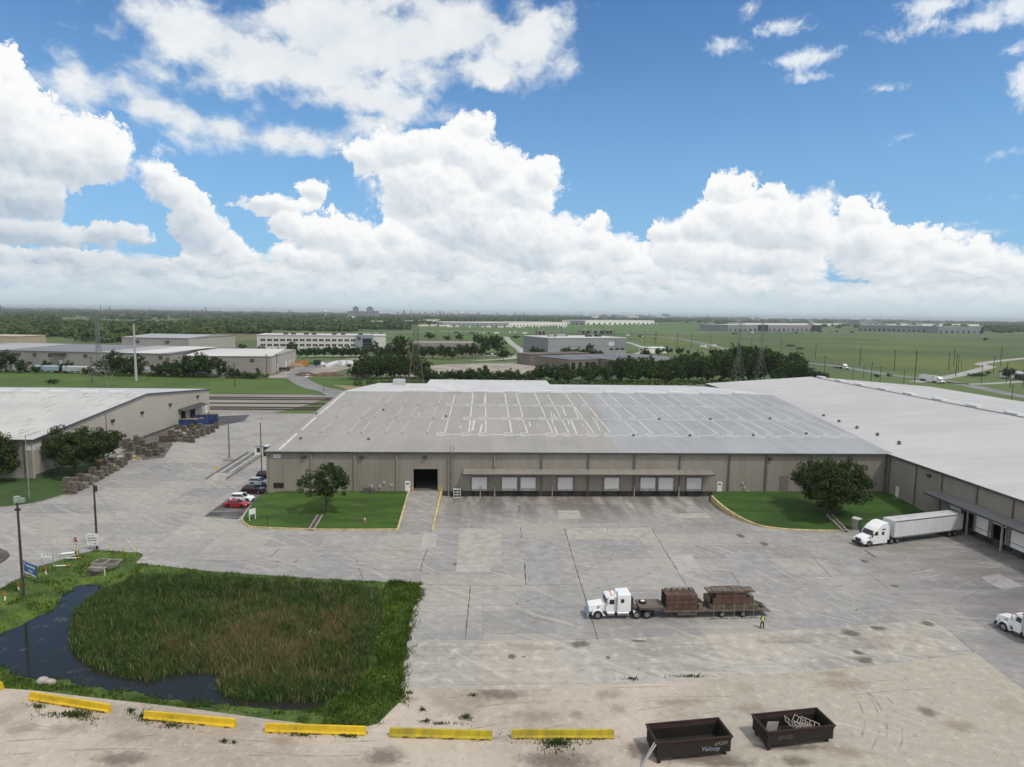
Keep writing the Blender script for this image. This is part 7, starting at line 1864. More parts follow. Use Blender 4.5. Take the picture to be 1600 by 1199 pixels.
# ------------------------------------------------------------------ cracks, patches and drains in the yard
crack_m = mat('joint_dark', (.05, .046, .042), .95, var=.4, scale=2)
def crack(pts, w, seed=0):
    r = random.Random(seed); P_ = [np.array(G(*p)) for p in pts]; out = []
    for i in range(len(P_) - 1):
        n = max(3, int(np.linalg.norm(P_[i + 1] - P_[i]) / .8))
        for k in range(n): out.append(P_[i] + (P_[i + 1] - P_[i]) * k / n + np.array([r.uniform(-.05, .05), r.uniform(-.05, .05)]))
    out.append(P_[-1])
    strip_mesh('yard_crack', out, [w * r.uniform(.2, .75) for _ in out], .0245, crack_m)
for i, (pts, w) in enumerate([([(652, 914), (735, 915), (822, 915), (900, 914)], .14), ([(735, 915), (731, 960), (727, 1000)], .20), ([(905, 905), (922, 960), (934, 1000)], .22), ([(882, 826), (893, 865), (905, 905)], .22), ([(641, 1001), (760, 1001), (860, 1002), (960, 999)], .18), ([(666, 860), (660, 880), (657, 893)], .26),
    ([(820, 881), (821, 905), (822, 915)], .30), ([(1017, 824), (1040, 862), (1062, 898), (1085, 935)], .20), ([(1143, 896), (1155, 912)], .24), ([(1070, 887), (1110, 892), (1150, 896)], .12), ([(1010, 824), (950, 824), (883, 825)], .10), ([(1000, 955), (1060, 975)], .12), ([(1360, 830), (1370, 842)], .2), ([(1270, 872), (1300, 902)], .16), ([(1355, 895), (1390, 922)], .14), ([(1300, 905), (1200, 912)], .10), ([(1455, 969), (1482, 985), (1520, 1018)], .34), ([(1340, 977), (1455, 970)], .16),
    ([(1200, 990), (1340, 977)], .14), ([(1365, 1022), (1380, 1037), (1436, 1029)], .24), ([(1023, 1062), (1060, 1060)], .30), ([(1070, 1059), (1140, 1057)], .20), ([(1047, 1055), (1058, 1063)], .25), ([(247, 846), (262, 836)], .16), ([(420, 872), (438, 858)], .18), ([(460, 880), (467, 872)], .22), ([(568, 905), (560, 888)], .12), ([(300, 874), (420, 884), (560, 889), (650, 892)], .10), ([(435, 860), (540, 862), (660, 864)], .09), ([(1500, 940), (1560, 905)], .10), ([(1590, 1000), (1560, 960)], .08), ([(813, 822), (815, 842)], .2), ([(811, 790), (811, 800)], .3), ([(1524, 1022), (1600, 1078)], .2)]):
    crack(pts, w, i)
def patch(name, pts, m_, z=.0225): sheet(name, px_poly(pts), z, m_)
pw = mat('patch_warm', (.350, .336, .306), .9, var=.12, scale=.6); pd = mat('patch_damp', (.105, .092, .078), .92, var=.35, scale=.6); ps = mat('patch_slate', (.285, .282, .282), .9, var=.15, scale=.4); pp = mat('patch_pale', (.365, .356, .34), .9, var=.10, scale=.5)
for pts, m_ in [([(718, 826), (783, 826), (783, 881), (714, 881)], pw), ([(713, 882), (767, 881), (766, 894), (712, 894)], pp), ([(872, 798), (904, 798), (908, 811), (873, 812)], pw), ([(884, 826), (1017, 825), (1024, 842), (888, 843)], pw), ([(1058, 803), (1103, 802), (1112, 809), (1062, 810)], pw), ([(1045, 868), (1080, 867), (1100, 893), (1060, 893)], pp),
    ([(662, 835), (684, 835), (680, 856), (657, 856)], pp), ([(428, 868), (432, 880), (418, 886), (436, 876)], pp), ([(1130, 866), (1180, 862), (1235, 895), (1160, 897)], ps), ([(800, 845), (870, 846), (882, 914), (826, 914), (820, 880)], ps), ([(1300, 863), (1330, 862), (1365, 896), (1330, 898)], ps), ([(1533, 902), (1560, 897), (1600, 916), (1568, 922), (1545, 912)], ps), ([(1370, 1021), (1435, 1016), (1436, 1028), (1382, 1036)], pp)]:
    patch('yard_patch', pts, m_)

# tyre marks: broken dark arcs left by turning lorries
tm_y = mat('tyre_mark', (.255, .25, .246), .9, var=.25, scale=1.2); tm_d = mat('tyre_mark_dirt', (.305, .268, .23), .95, var=.25, scale=1.0); tm_l = mat('scrape_pale', (.385, .378, .365), .9, var=.15, scale=1.0)
def tyre(pts, m_, w, z, seed, gap=1.9):
    r = random.Random(seed); P_ = spline([G(*p) for p in pts], 14)
    for off in (-gap / 2, gap / 2):
        i = 0
        while i < len(P_) - 4:
            n = r.randint(3, 12); q = P_[i:i + n + 1]
            if len(q) < 3: break
            d = np.array(q[-1]) - np.array(q[0]); d /= np.linalg.norm(d) + 1e-9; o = np.array([-d[1], d[0]]) * off
            strip_mesh('tyre_mark', [np.array(p) + o for p in q], [w * (.1 if k in (0, len(q) - 1) else r.uniform(.35, .8)) for k in range(len(q))], z, m_)
            i += n + r.randint(2, 9)
for k, (pts, m_, w) in enumerate([([(1290, 1060), (1345, 1085), (1368, 1130), (1358, 1175)], tm_d, .30), ([(1310, 1058), (1372, 1090), (1392, 1140), (1380, 1180)], tm_d, .22), ([(1000, 1120), (1200, 1092), (1420, 1070), (1560, 1072)], tm_d, .2), ([(0, 1170), (200, 1160), (420, 1170), (640, 1164), (900, 1120)], tm_d, .25), ([(40, 1120), (260, 1150), (500, 1172)], tm_d, .2), ([(700, 1100), (900, 1085), (1150, 1080)], tm_d, .2),
    ([(800, 940), (870, 925), (990, 900), (1100, 850), (1140, 815)], tm_y, .30), ([(760, 900), (860, 880), (960, 855), (1030, 815)], tm_y, .28), ([(830, 945), (940, 880), (960, 810)], tm_y, .28), ([(500, 895), (620, 870), (780, 855), (930, 820)], tm_y, .26), ([(1230, 930), (1330, 905), (1450, 870), (1540, 850)], tm_y, .32), ([(1160, 960), (1330, 960), (1480, 930), (1580, 890)], tm_y, .3), ([(1210, 880), (1290, 930), (1370, 980), (1450, 1040)], tm_l, .28), ([(1190, 900), (1260, 950), (1330, 1000)], tm_l, .24), ([(1260, 890), (1380, 960), (1500, 1030)], tm_l, .22), ([(240, 830), (330, 770), (430, 690)], tm_y, .3), ([(190, 820), (290, 760), (380, 700)], tm_y, .25), ([(700, 950), (860, 935), (1040, 930)], tm_l, .22), ([(1430, 900), (1530, 885), (1580, 880)], tm_l, .3)]):
    tyre(pts, m_, w, .0255 if m_ is not tm_d else .0338, k)

# ------------------------------------------------------------------ middle distance and horizon
def ph(px, yb, yt): return pole_h(px, yb, yt)
win_d = mat('window_dark', (.025, .028, .032), .15)
def far_block(name, label, cat, pl, pr, yt, depth, wall, roof, group=None, rise=0.0, side=None):
    """Box building whose front foot runs from pixel pl to pixel pr and whose eave is seen at yt over pl."""
    a, b_ = np.array(G(*pl)), np.array(G(*pr)); d = b_ - a; L = float(np.linalg.norm(d)); h = ph(pl[0], pl[1], yt)
    t = thing(name, label, cat, (*a, 0), math.atan2(d[1], d[0]), group)
    MB().box(0, L, 0, depth, 0, h).build('wall', wall, t)
    b = MB()
    if rise: b.prism_x([(-.5, h + .02), (depth / 2, h + rise), (depth + .5, h + .02), (depth + .5, h + .01), (-.5, h + .01)], -.5, L + .5)
    else: b.box(-.4, L + .4, -.4, depth + .4, h + .02, h + .7)
    b.build('roof', roof, t)
    return t, L, h
g1 = mat('far_grey_wall', (.29, .28, .265), .7, var=.06, scale=.05); g2 = mat('far_cream_wall', (.42, .40, .37), .7, var=.06, scale=.05)
r1 = mat('far_roof_grey', (.20, .205, .22), .6, var=.06, scale=.03); r2 = mat('far_roof_white', (.56, .555, .54), .6, var=.05, scale=.03); r3 = mat('far_roof_pale', (.36, .365, .37), .6, var=.06, scale=.03)
A1, L_, h_ = far_block('warehouse', 'long grey low warehouse behind the row of hopper railcars', 'warehouse', (-90, 584), (267, 585.5), 555.5, 78, g1, r1, rise=2.5)
sc_ = L_ / 357
def rpanel(t, x0, x1, dep, h, rise, m_):
    b = MB(); b.add([(x0, -.52, h + .06), (x1, -.52, h + .06), (x1 + 14, dep / 2, h + rise + .06), (x0 + 14, dep / 2, h + rise + .06)], [(0, 1, 2, 3)]); b.build('roof_section', m_, t)
rpanel(A1, 0, 100 * sc_, 78, h_, 2.5, r3); rpanel(A1, 245 * sc_, 290 * sc_, 78, h_, 2.5, r3); rpanel(A1, 290 * sc_, 343 * sc_, 78, h_, 2.5, r2)
for x0_, x1_ in ((93, 110), (178, 200)): MB().box(x0_ * sc_, x1_ * sc_, -3, -.01, h_ - 1.6, h_ - .9).build('canopy', trim_m, A1)
MB().box(188 * sc_, 193 * sc_, -.1, -.01, 3.5, 7).build('door', MATS['white_paint'], A1)
for x in (122, 147, 171, 226, 340): MB().box(x * sc_, x * sc_ + 2.5, -.2, -.01, h_ - 3.4, h_ - 1.4).build('wall_vent', trim_m, A1)
A2, L_, h_ = far_block('warehouse', 'white-roofed warehouse wing with a pale gable at the end of the works road', 'warehouse', (290, 585.5), (424, 584), 557, 76, g1, r2, rise=2.6)
MB().box(L_ + .01, L_ + .05, .2, 75.8, 0, h_).build('gable_face', g2, A2)
for v_ in (14, 40, 52, 64): MB().box(L_ + .06, L_ + .12, v_, v_ + 4, 0, 5.2).build('door', MATS['white_paint'], A2)
MB().box(-14, -.02, 2, 70, 6.5, 7.2).build('link_roof', r3, A2)
for x in (.38, .75): MB().box(L_ * x, L_ * x + 2.6, -.2, -.01, h_ - 3.6, h_ - 1.6).build('wall_vent', trim_m, A2)
A3, L_, h_ = far_block('warehouse', 'tall pale block rising behind the long grey warehouse', 'warehouse', (192, 571), (296, 571), 530, 70, g1, r3, rise=1.6)
MB().box(L_ + .01, L_ + .06, .2, 69.8, 0, h_).build('gable_face', g2, A3)
for x in (.2, .65): MB().box(L_ * x, L_ * x + 3, -.2, -.01, h_ - 4, h_ - 2).build('wall_vent', trim_m, A3)
# office
ow = mat('office_white', (.60, .60, .595), .6, var=.04, scale=.05); ob = mat('office_blue', (.24, .275, .33), .5)
O, L_, h_ = far_block('office_building', 'white three-storey office block with rows of paired windows and a round emblem', 'office', (402, 551), (603, 549), 523, 46, ow, mat('office_roof', (.52, .52, .52), .7))
for fl in range(3):
    z0_ = 2.0 + fl * (h_ - 2.4) / 3
    for k in range(15):
        x = L_ * (.028 + .0495 * k)
        MB().box(x, x + L_ * .016, -.12, -.01, z0_, z0_ + 2.0).build('window', win_d, O); MB().box(x + L_ * .019, x + L_ * .034, -.12, -.01, z0_, z0_ + 2.0).build('window', win_d, O)
e = MB().box(L_ * .765, L_ * .90, -3.0, -.01, 0, h_ + 1.2).build('entrance_block', ob, O)
MB().box(L_ * .815, L_ * .885, -3.1, -3.01, 1.0, h_ - 2.2).build('glazing', win_d, e)
for k in range(5): MB().box(L_ * .815, L_ * .885, -3.16, -3.11, 1.5 + k * 2.0, 1.7 + k * 2.0).build('mullion', ob, e)
em = MB(); em.bar((L_ * .787, -3.15, h_ - 2.2), (L_ * .787, -3.01, h_ - 2.2), L_ * .0145, n=24); em.build('emblem', mat('emblem_navy', (.012, .014, .022), .4), e)
MB().box(L_ * .776, L_ * .798, -3.2, -3.16, h_ - 2.45, h_ - 1.95).build('emblem_band', mat('emblem_grey', (.20, .21, .24), .5), e)
for x in (.19, .25, .35, .41, .57, .64, .78): MB().box(L_ * x, L_ * x + 4, 8, 14, h_ + .7, h_ + 2.6).build('roof_unit', trim_m, O)
# low brown office
bw_ = mat('office_brown', (.20, .185, .165), .8, var=.06, scale=.05)
B3, L_, h_ = far_block('office_building', 'low brown office with one dark window band behind the trees', 'office', (640, 553), (744, 553), 533, 40, bw_, mat('office_brown_roof', (.25, .235, .21), .8))
for k in range(7): MB().box(L_ * (.02 + k * .128), L_ * (.105 + k * .128), -.15, -.01, h_ * .46, h_ * .64).build('window', win_d, B3)
for k in range(7): MB().box(L_ * (.108 + k * .128), L_ * (.136 + k * .128), -.5, -.01, 0, h_ * .7).build('pier', g2, B3)
MB().box(-.6, L_ + .6, -1.2, -.01, h_ * .74, h_ + .5).build('fascia', mat('office_fascia', (.27, .255, .23), .8), B3)
# blue-grey box warehouse
bg4 = mat('panel_blue_grey', (.285, .31, .335), .6, var=.05, scale=.05); bg5 = mat('panel_slate', (.215, .235, .265), .6)
B4, L_, h_ = far_block('warehouse', 'blue-grey box warehouse with white roof units and a pale square panel', 'warehouse', (856, 552), (978, 551), 524.5, 62, bg4, r2)
MB().box(-.05, L_ + .05, -.08, -.02, h_ * .52, h_ * .545).build('band', bg5, B4)
MB().box(-.08, -.02, .2, 61.8, 0, h_).build('side_panel', bg5, B4)
MB().box(L_ * .765, L_ * .84, -.2, -.09, h_ * .55, h_ * .78).build('pale_panel', ow, B4)
for a, c_ in ((.78, .83), (.855, .905), (.925, .98)): MB().box(L_ * a, L_ * c_, -.2, -.09, h_ * .30, h_ * .40).build('window', win_d, B4)
MB().box(L_ * .845, L_ + .05, -.3, -.21, h_ * .44, h_).build('corner_panel', bg5, B4)
for x, y_ in ((.12, 20), (.16, 24), (.30, 34), (.36, 36), (.40, 40), (.62, 22), (.66, 26), (.72, 30), (.76, 24)): MB().box(L_ * x, L_ * x + 5.5, y_, y_ + 5, h_ + .7, h_ + 3.0).build('roof_unit', trim_m if int(x * 100) % 3 else MATS['galvanised'], B4)
# brown works with dark openings
bn = mat('works_brick', (.175, .152, .128), .85, var=.12, scale=.1); rr = mat('works_roof', (.155, .16, .165), .7, var=.15, scale=.05); rs_ = mat('works_roof_rust', (.135, .105, .092), .8, var=.2, scale=.05)
B5, L_, h_ = far_block('works_building', 'brown works building with a grey roof rusted along its far part', 'factory', (985, 581), (1092, 577), 563, 84, bn, rr, rise=.6)
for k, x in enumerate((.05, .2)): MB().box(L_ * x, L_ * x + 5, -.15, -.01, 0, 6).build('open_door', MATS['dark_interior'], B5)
MB().box(-28, L_ * .45, 85, 105, 0, h_ + .5).build('rear_hall', bn, B5); MB().box(-28.5, L_ * .45 + .5, 84.5, 105.5, h_ + .52, h_ + 1.0).build('rear_hall_roof', rs_, B5)
MB().box(-26, -1, 34, 80, 0, h_ - .4).build('side_hall', bn, B5); MB().box(-26.4, -.6, 33.6, 80.4, h_ - .38, h_ + .2).build('side_hall_roof', rr, B5)
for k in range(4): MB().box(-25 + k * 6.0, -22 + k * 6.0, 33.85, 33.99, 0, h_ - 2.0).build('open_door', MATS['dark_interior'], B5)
def far_simple(name, label, cat, pl, pr, yt, dep, m_, rm, group=None, docks=0, glass_=()):
    t, L, h = far_block(name, label, cat, pl, pr, yt, dep, m_, rm, group)
    for k in range(docks): MB().box(L * (k + .3) / docks, L * (k + .62) / docks, -.3, -.02, .5, h * .42).build('dock_door', win_d if k % 3 else trim_m, t)
    for (a, c_) in glass_: MB().box(L * a, L * c_, -1.5, -.02, 0, h * 1.06).build('glass_entrance', win_d, t)
    return t
fw = mat('far_white', (.80, .80, .78), .7); fg = mat('far_slate_wall', (.24, .255, .285), .7)
far_simple('warehouse', 'very long white distribution warehouse, left of the pair on the plain', 'warehouse', (795, 505.5), (886, 505), 499, 120, fw, r2, docks=18)
far_simple('warehouse', 'grey end of the left distribution warehouse with white roofline', 'warehouse', (692, 505), (793, 505.5), 499, 120, mat('far_grey_end', (.30, .31, .33), .7), fw, docks=14)
far_simple('warehouse', 'white distribution warehouse on the plain, right of the very long one', 'warehouse', (915, 503), (1022, 503), 496, 120, fw, r2, docks=14)
far_simple('warehouse', 'grey end hall attached left of the right-hand white distribution warehouse', 'warehouse', (891, 502.5), (913, 503), 496.3, 110, fg, r3, docks=3)
far_simple('warehouse', 'slate-walled distribution hall with glass entrances, nearest the meadow', 'warehouse', (1137, 515.5), (1284, 518), 505.5, 110, fg, r2, docks=20, glass_=((.30, .40), (.88, .99)))
far_simple('warehouse', 'pale low warehouse behind the slate-walled hall', 'warehouse', (1165, 507), (1322, 511), 503, 110, fw, r2, docks=10)
far_simple('warehouse', 'wide slate distribution hall with white roof at the right of the plain', 'warehouse', (1341, 519), (1464, 525), 509.5, 130, fg, r2, docks=16, glass_=((.93, .99),))
far_simple('warehouse', 'slate hall extension at the far right end of the wide hall', 'warehouse', (1466, 525.5), (1536, 528.5), 516, 110, fg, r3, docks=8, glass_=((.95, 1.0),))
far_simple('warehouse', 'small dark slate block standing behind the wide slate hall', 'warehouse', (1342, 511), (1362, 511.5), 502.5, 60, fg, r1)
far_simple('warehouse', 'white roofed hall behind the wide slate hall', 'warehouse', (1395, 513), (1530, 517), 509.5, 100, fw, r2)
far_simple('house', 'tan stuccoed building at the left edge beyond the grey warehouse', 'building', (-40, 547), (28, 546), 535, 40, mat('tan_stucco', (.43, .36, .28), .8), mat('tan_roof', (.47, .40, .32), .8))
far_simple('building', 'low white building on the plain with dark windows, above the office', 'building', (580, 503), (602, 503), 498, 40, fw, r2, docks=4)
far_simple('building', 'long pale shed on the plain right of the low white building', 'building', (632, 501), (660, 501), 496.5, 50, mat('far_mauve', (.36, .34, .35), .7), r3, docks=4)
far_simple('building', 'white stepped hall on the plain before the long warehouse', 'building', (668, 501), (687, 501), 495, 50, fw, r2)
far_simple('tank_farm', 'white tank shed below the hospital towers', 'building', (541, 494.5), (555, 494.5), 490.5, 30, fw, fw)
# overpass pieces and parked rows
conc = mat('deck_concrete', (.26, .245, .22), .8, var=.1, scale=.05)
for i, (a, b_, lab) in enumerate((((840, 519), (852, 519), 'short dark overpass sign gantry left of the blue-grey warehouse'), ((907, 518.5), (921, 518.5), 'first overpass span behind the blue-grey warehouse'), ((923, 518.5), (943, 518.5), 'second overpass span behind the blue-grey warehouse'), ((946, 518.5), (958, 518.5), 'third overpass span behind the blue-grey warehouse'))):
    p, q = np.array(G(*a)), np.array(G(*b_)); d = q - p; L = float(np.linalg.norm(d)); t = thing('overpass_span', lab, 'overpass', (*p, 0), math.atan2(d[1], d[0]), 'overpass spans on the freeway')
    MB().box(0, L, 0, 12, 7.5, 9.4).build('deck', conc, t)
    for x in (.3, L / 2, L - .8): MB().box(x, x + .9, 1, 11, 0, 7.5).build('pier', conc, t)
def row_boxes(n, x0, x1, yb, size, mats_, name, label, cat, group, seed, jit=.6):
    r = random.Random(seed)
    for k in range(n):
        px = x0 + (x1 - x0) * (k + r.uniform(.1, .9)) / n; x, y = G(px, yb + r.uniform(-jit, jit))
        o = MB().box(-size[0] / 2, size[0] / 2, -size[1] / 2, size[1] / 2, 0.6, size[2]).box(-size[0] / 2 + 1, -size[0] / 2 + 2.2, -size[1] / 2 + .3, size[1] / 2 - .3, 0, .6).box(size[0] / 2 - 2.2, size[0] / 2 - 1, -size[1] / 2 + .3, size[1] / 2 - .3, 0, .6)
        o = o.build(name, r.choice(mats_), None); o.location = (x, y, .1); o.rotation_euler = (0, 0, r.choice((.05, 1.5, 1.6, .1))); tag(o, label, cat, group)
wt_ = [fw, fw, MATS['truck_white'], mat('far_red', (.34, .10, .08), .7)]
row_boxes(16, 605, 700, 500, (14, 3, 4.2), wt_, 'parked_trailer', 'pale or red trailer parked among the sheds on the plain', 'trailer', 'trailers parked among the far sheds', 1, 1.2)
row_boxes(16, 655, 700, 505.5, (16, 5, 5), wt_, 'parked_trailer', 'pale or red trailer in the row before the left white warehouse', 'trailer', 'trailers before the left white warehouse', 2, .5)
row_boxes(20, 700, 890, 507, (15, 4, 4.5), [fw, MATS['truck_white'], fg], 'parked_trailer', 'trailer parked along the docks of the very long white warehouse', 'trailer', 'trailers along the very long warehouse', 3, .5)
row_boxes(12, 930, 1030, 504.3, (14, 4, 4.2), [fw, fg, wt_[3]], 'parked_trailer', 'trailer parked along the docks of the right white warehouse', 'trailer', 'trailers along the right white warehouse', 4, .3)
row_boxes(16, 1140, 1340, 520, (12, 4, 3.5), [fg, fw, MATS['chassis']], 'parked_trailer', 'vehicle parked before the slate halls beyond the meadow', 'vehicle', 'vehicles before the slate halls', 5, 1.0)
row_boxes(14, 700, 860, 517, (9, 3, 3.2), [fw, fg, MATS['chassis']], 'far_vehicle', 'vehicle on the freeway left of the blue-grey warehouse', 'vehicle', 'vehicles on the freeway', 6, .8)
# hospital, skyline, refinery
hz = mat('far_tower_grey', (.20, .21, .235), .7, var=.08, scale=.02)
def far_tower(label, cat, x0, x1, yb, yt, name='tower_block', group=None, m_=hz, cap=True, nwin=6):
    t, L, h = far_block(name, label, cat, (x0, yb), (x1, yb), yt, (G(x1, yb)[0] - G(x0, yb)[0]) * .8, m_, m_, group)
    if cap: MB().box(L * .3, L * .7, L * .2, L * .6, h + .7, h * 1.10).build('plant_room', trim_m, t)
    for k in range(nwin): MB().box(L * .06, L * .94, -.6, -.02, h * (k + .35) / nwin, h * (k + .65) / nwin).build('window_band', bg5, t)
far_tower('left of the two tall hospital towers on the horizon', 'tower', 551.5, 560.5, 493, 476.5, group='hospital towers')
far_tower('right of the two tall hospital towers on the horizon', 'tower', 574, 583.5, 493, 476.5, group='hospital towers')
for x0_, x1_, yt, lab in ((543, 551, 482.5, 'low hospital wing left of both towers'), (561.5, 568, 482.5, 'low hospital wing just right of the left tower'), (568.5, 573.5, 483, 'low hospital wing just left of the right tower'), (584.5, 592, 482, 'low hospital wing right of both towers')):
    far_tower(lab, 'hospital', x0_, x1_, 493, yt, 'hospital_wing', 'hospital wings', cap=False, nwin=3)
r = random.Random(11)
sk = mat('skyline_grey', (.22, .24, .27), .8)
for k, x in enumerate((621, 631, 642, 647, 664, 672, 676, 682, 687, 693, 699, 702, 708, 726, 748, 776)):
    yt = 485.0 - r.uniform(.5, 3.5) + (0 if x < 700 else .5)
    far_tower('%s tower from the left on the faint city skyline' % nth(k), 'tower', x, x + r.uniform(1.0, 2.4), 489.2, yt, group='towers of the faint skyline', m_=sk, cap=False, nwin=3)
for k, (x, w, yt) in enumerate(((930, 5, 486), (945, 4, 487), (962, 6, 487.5), (991, 7, 489), (1001, 5, 488), (1018, 8, 489.5), (1033, 6, 490), (1042, 4, 487), (1060, 5, 491), (1076, 7, 489.5), (1085, 4, 491), (1170, 6, 494), (1175, 3, 491), (1182, 6, 494.5))):
    far_tower('%s block from the left of the far refinery' % nth(k), 'refinery block', x, x + w, 495 if x < 1100 else 499, yt, 'refinery_block', 'blocks of the far refinery', m_=(hz if k % 3 else fw), cap=False, nwin=2)
def stack_far(px, yb, yt, label, r_=3.0):
    x, y = G(px, yb); h = ph(px, yb, yt); t = thing('chimney', label, 'chimney', (x, y, 0), 0, 'far chimneys')
    MB().bar((0, 0, 0), (0, 0, h), r_, r_ * .7, 10).build('shaft', hz, t); MB().bar((0, 0, h), (0, 0, h + 1.5), r_ * .85, n=10).build('rim', trim_m, t)
stack_far(908, 494, 481.5, 'tall thin chimney left of the far refinery', 3.5); stack_far(972, 494, 483.5, 'thin chimney behind the right white warehouse', 2.5); stack_far(1014, 495, 484.5, 'chimney in the middle of the far refinery', 3); stack_far(631.5, 493, 481, 'dark chimney left of the pair on the plain', 3.5); stack_far(642, 493, 481, 'dark chimney right of the pair on the plain', 3.5)
for px, yb, yt, lab in ((509, 491.5, 481.5, 'white mushroom water tower left of the hospital'), (184, 491, 485, 'tiny white water tower on the left horizon'), (722, 491, 482, 'small white water tower over the skyline')):
    x, y = G(px, yb); h = ph(px, yb, yt); t = thing('water_tower', lab, 'water tower', (x, y, 0))
    MB().bar((0, 0, 0), (0, 0, h * .7), h * .06, n=12).build('shaft', fw, t); MB().dome((0, 0, h * .80), h * .26, 14, 6, (1, 1, .75), False).build('tank', fw, t, smooth=True)

# ------------------------------------------------------------------ lattice towers and poles
def lattice(parent, h, w0, w1, m_, r_=.12, n=9, waist=None):
    """Four legs and X bracing; each face of bracing follows the legs."""
    def wd(t):
        if waist is None: return w0 + (w1 - w0) * t
        return w0 + (w1 - w0) * min(1, t / waist)
    q = [(-1, -1), (1, -1), (1, 1), (-1, 1)]
    zs_ = [h * (1 - (1 - k / n) ** 1.25) for k in range(n + 1)]
    for s_ in q:
        b = MB()
        for k in range(n):
            a, c_ = wd(zs_[k] / h) / 2, wd(zs_[k + 1] / h) / 2
            b.bar((s_[0] * a, s_[1] * a, zs_[k]), (s_[0] * c_, s_[1] * c_, zs_[k + 1]), r_, n=4)
        b.build('leg', m_, parent)
    for f in range(4):
        b = MB(); s0, s1 = q[f], q[(f + 1) % 4]
        for k in range(n):
            a, c_ = wd(zs_[k] / h) / 2, wd(zs_[k + 1] / h) / 2
            b.bar((s0[0] * a, s0[1] * a, zs_[k]), (s1[0] * c_, s1[1] * c_, zs_[k + 1]), r_ * .55, n=4).bar((s1[0] * a, s1[1] * a, zs_[k]), (s0[0] * c_, s0[1] * c_, zs_[k + 1]), r_ * .55, n=4).bar((s0[0] * c_, s0[1] * c_, zs_[k + 1]), (s1[0] * c_, s1[1] * c_, zs_[k + 1]), r_ * .5, n=4)
        b.build('lattice_bracing', m_, parent)
def pylon(px, yb, yt, label, w0, m_, arms, group=None, r_=.13, waist=.5, w1=1.4):
    x, y = G(px, yb); h = ph(px, yb, yt); t = thing('lattice_tower', label, 'pylon', (x, y, 0), .2, group)
    lattice(t, h, w0, w1, m_, r_, 10, waist)
    for (f, L) in arms:
        b = MB()
        for s_ in (-.5, .5): b.bar((-L, 0, h * f), (0, s_, h * f + 1.0), .08, n=4).bar((L, 0, h * f), (0, s_, h * f + 1.0), .08, n=4).bar((-L, 0, h * f), (L, s_ * .1, h * f), .08, n=4)
        b.build('crossarm', m_, t)
    return t
ts_ = MATS['tower_steel']; rust_t = mat('tower_rust', (.13, .105, .085), .8, var=.2, scale=.4); pale_t = mat('tower_pale', (.19, .20, .20), .6)
pylon(157, 605, 490, 'tall grey lattice pylon beyond the cream warehouse roof', 11, ts_, ((.74, 5), (.62, 6), (.88, 4)), r_=.10)
pylon(650, 606, 492, 'brown lattice mast rising behind the grey rooftop unit', 8.5, rust_t, ((.90, 3),), r_=.13, waist=.7, w1=2.2)
pylon(1152, 606, 500, 'pale lattice pylon left of the pair beyond the roof', 9, pale_t, ((.86, 4), (.72, 5)), r_=.055)
pylon(1187, 606, 503, 'pale lattice pylon right of the pair beyond the roof', 9, pale_t, ((.86, 4), (.72, 5)), r_=.055)
pole('power_monopole', 'pale concrete power monopole on the mown field', 'power pole', 213, 597, ph(213, 597, 509), .75, .40, mat('monopole', (.40, .40, .395), .7, var=.06, scale=.2), [(ph(213, 597, 509) * .70, 7, 0)])
pp0 = None; far_p = []
for k, (px, yb, yt) in enumerate([(2, 512, 487), (158, 497, 482), (172, 498, 482.5), (304, 498, 484), (317, 498, 483), (322, 499, 480.5), (430, 497, 486), (446, 498, 487), (452, 497, 481), (503, 492, 486), (557, 503, 480), (632, 505, 481), (656, 503, 482), (746, 499, 482), (716, 496, 482), (805, 499, 482), (818, 499, 482), (1105, 503, 489)]):
    x, y = G(px, yb); h = ph(px, yb, yt)
    if pp0 is None:
        pp0 = thing('far_pylon', 'x', 'pylon', (x, y, 0), .1, 'small pylons along the horizon')
        lattice(pp0, 40, 7, 1.6, pale_t, .30, 5, .6)
        for f in (.72, .88): MB().bar((-6, 0, 40 * f), (6, 0, 40 * f), .3, n=4).build('crossarm', pale_t, pp0)
        o = pp0
    else: o = copy_tree(pp0, (x, y, 0), .1)
    o['label'] = '%s small pylon from the left along the horizon' % nth(k); o.location = (x, y, 0); o.scale = (h / 40, h / 40, h / 40)
up0 = None
plist = [(17, 588, 575), (144, 600, 560), (367, 604, 567), (417, 585, 552), (433, 584, 551), (506, 609, 597), (614, 592, 576), (743, 563, 549), (747, 563, 548), (682, 528, 512), (701, 528, 510), (754, 530, 508), (876, 604, 575), (1114, 606, 573), (877, 519, 505), (894, 521, 506), (908, 523, 508), (942, 524, 505), (960, 527, 510), (984, 528, 511), (1007, 533, 513), (1024, 537, 515), (1025, 532, 514), (1058, 540, 516), (1080, 541, 520), (1110, 545, 522), (1140, 541, 529), (1174, 547, 527), (1220, 549, 530), (1274, 560, 536), (1288, 583, 556), (1332, 596, 576), (1343, 573, 544), (1349, 592, 575), (1361, 598, 568), (1375, 599, 574), (1397, 582, 550), (1412, 603, 580), (1429, 600, 551), (1482, 583, 556), (1490, 577, 551), (1493, 593, 559), (1497, 583, 560), (1502, 581, 565), (1533, 604, 576), (1563, 579, 549), (1552, 588, 562), (1572, 604, 573), (1578, 611, 580), (1580, 635, 606), (1598, 611, 582), (838, 526, 508), (1208, 524, 511)]
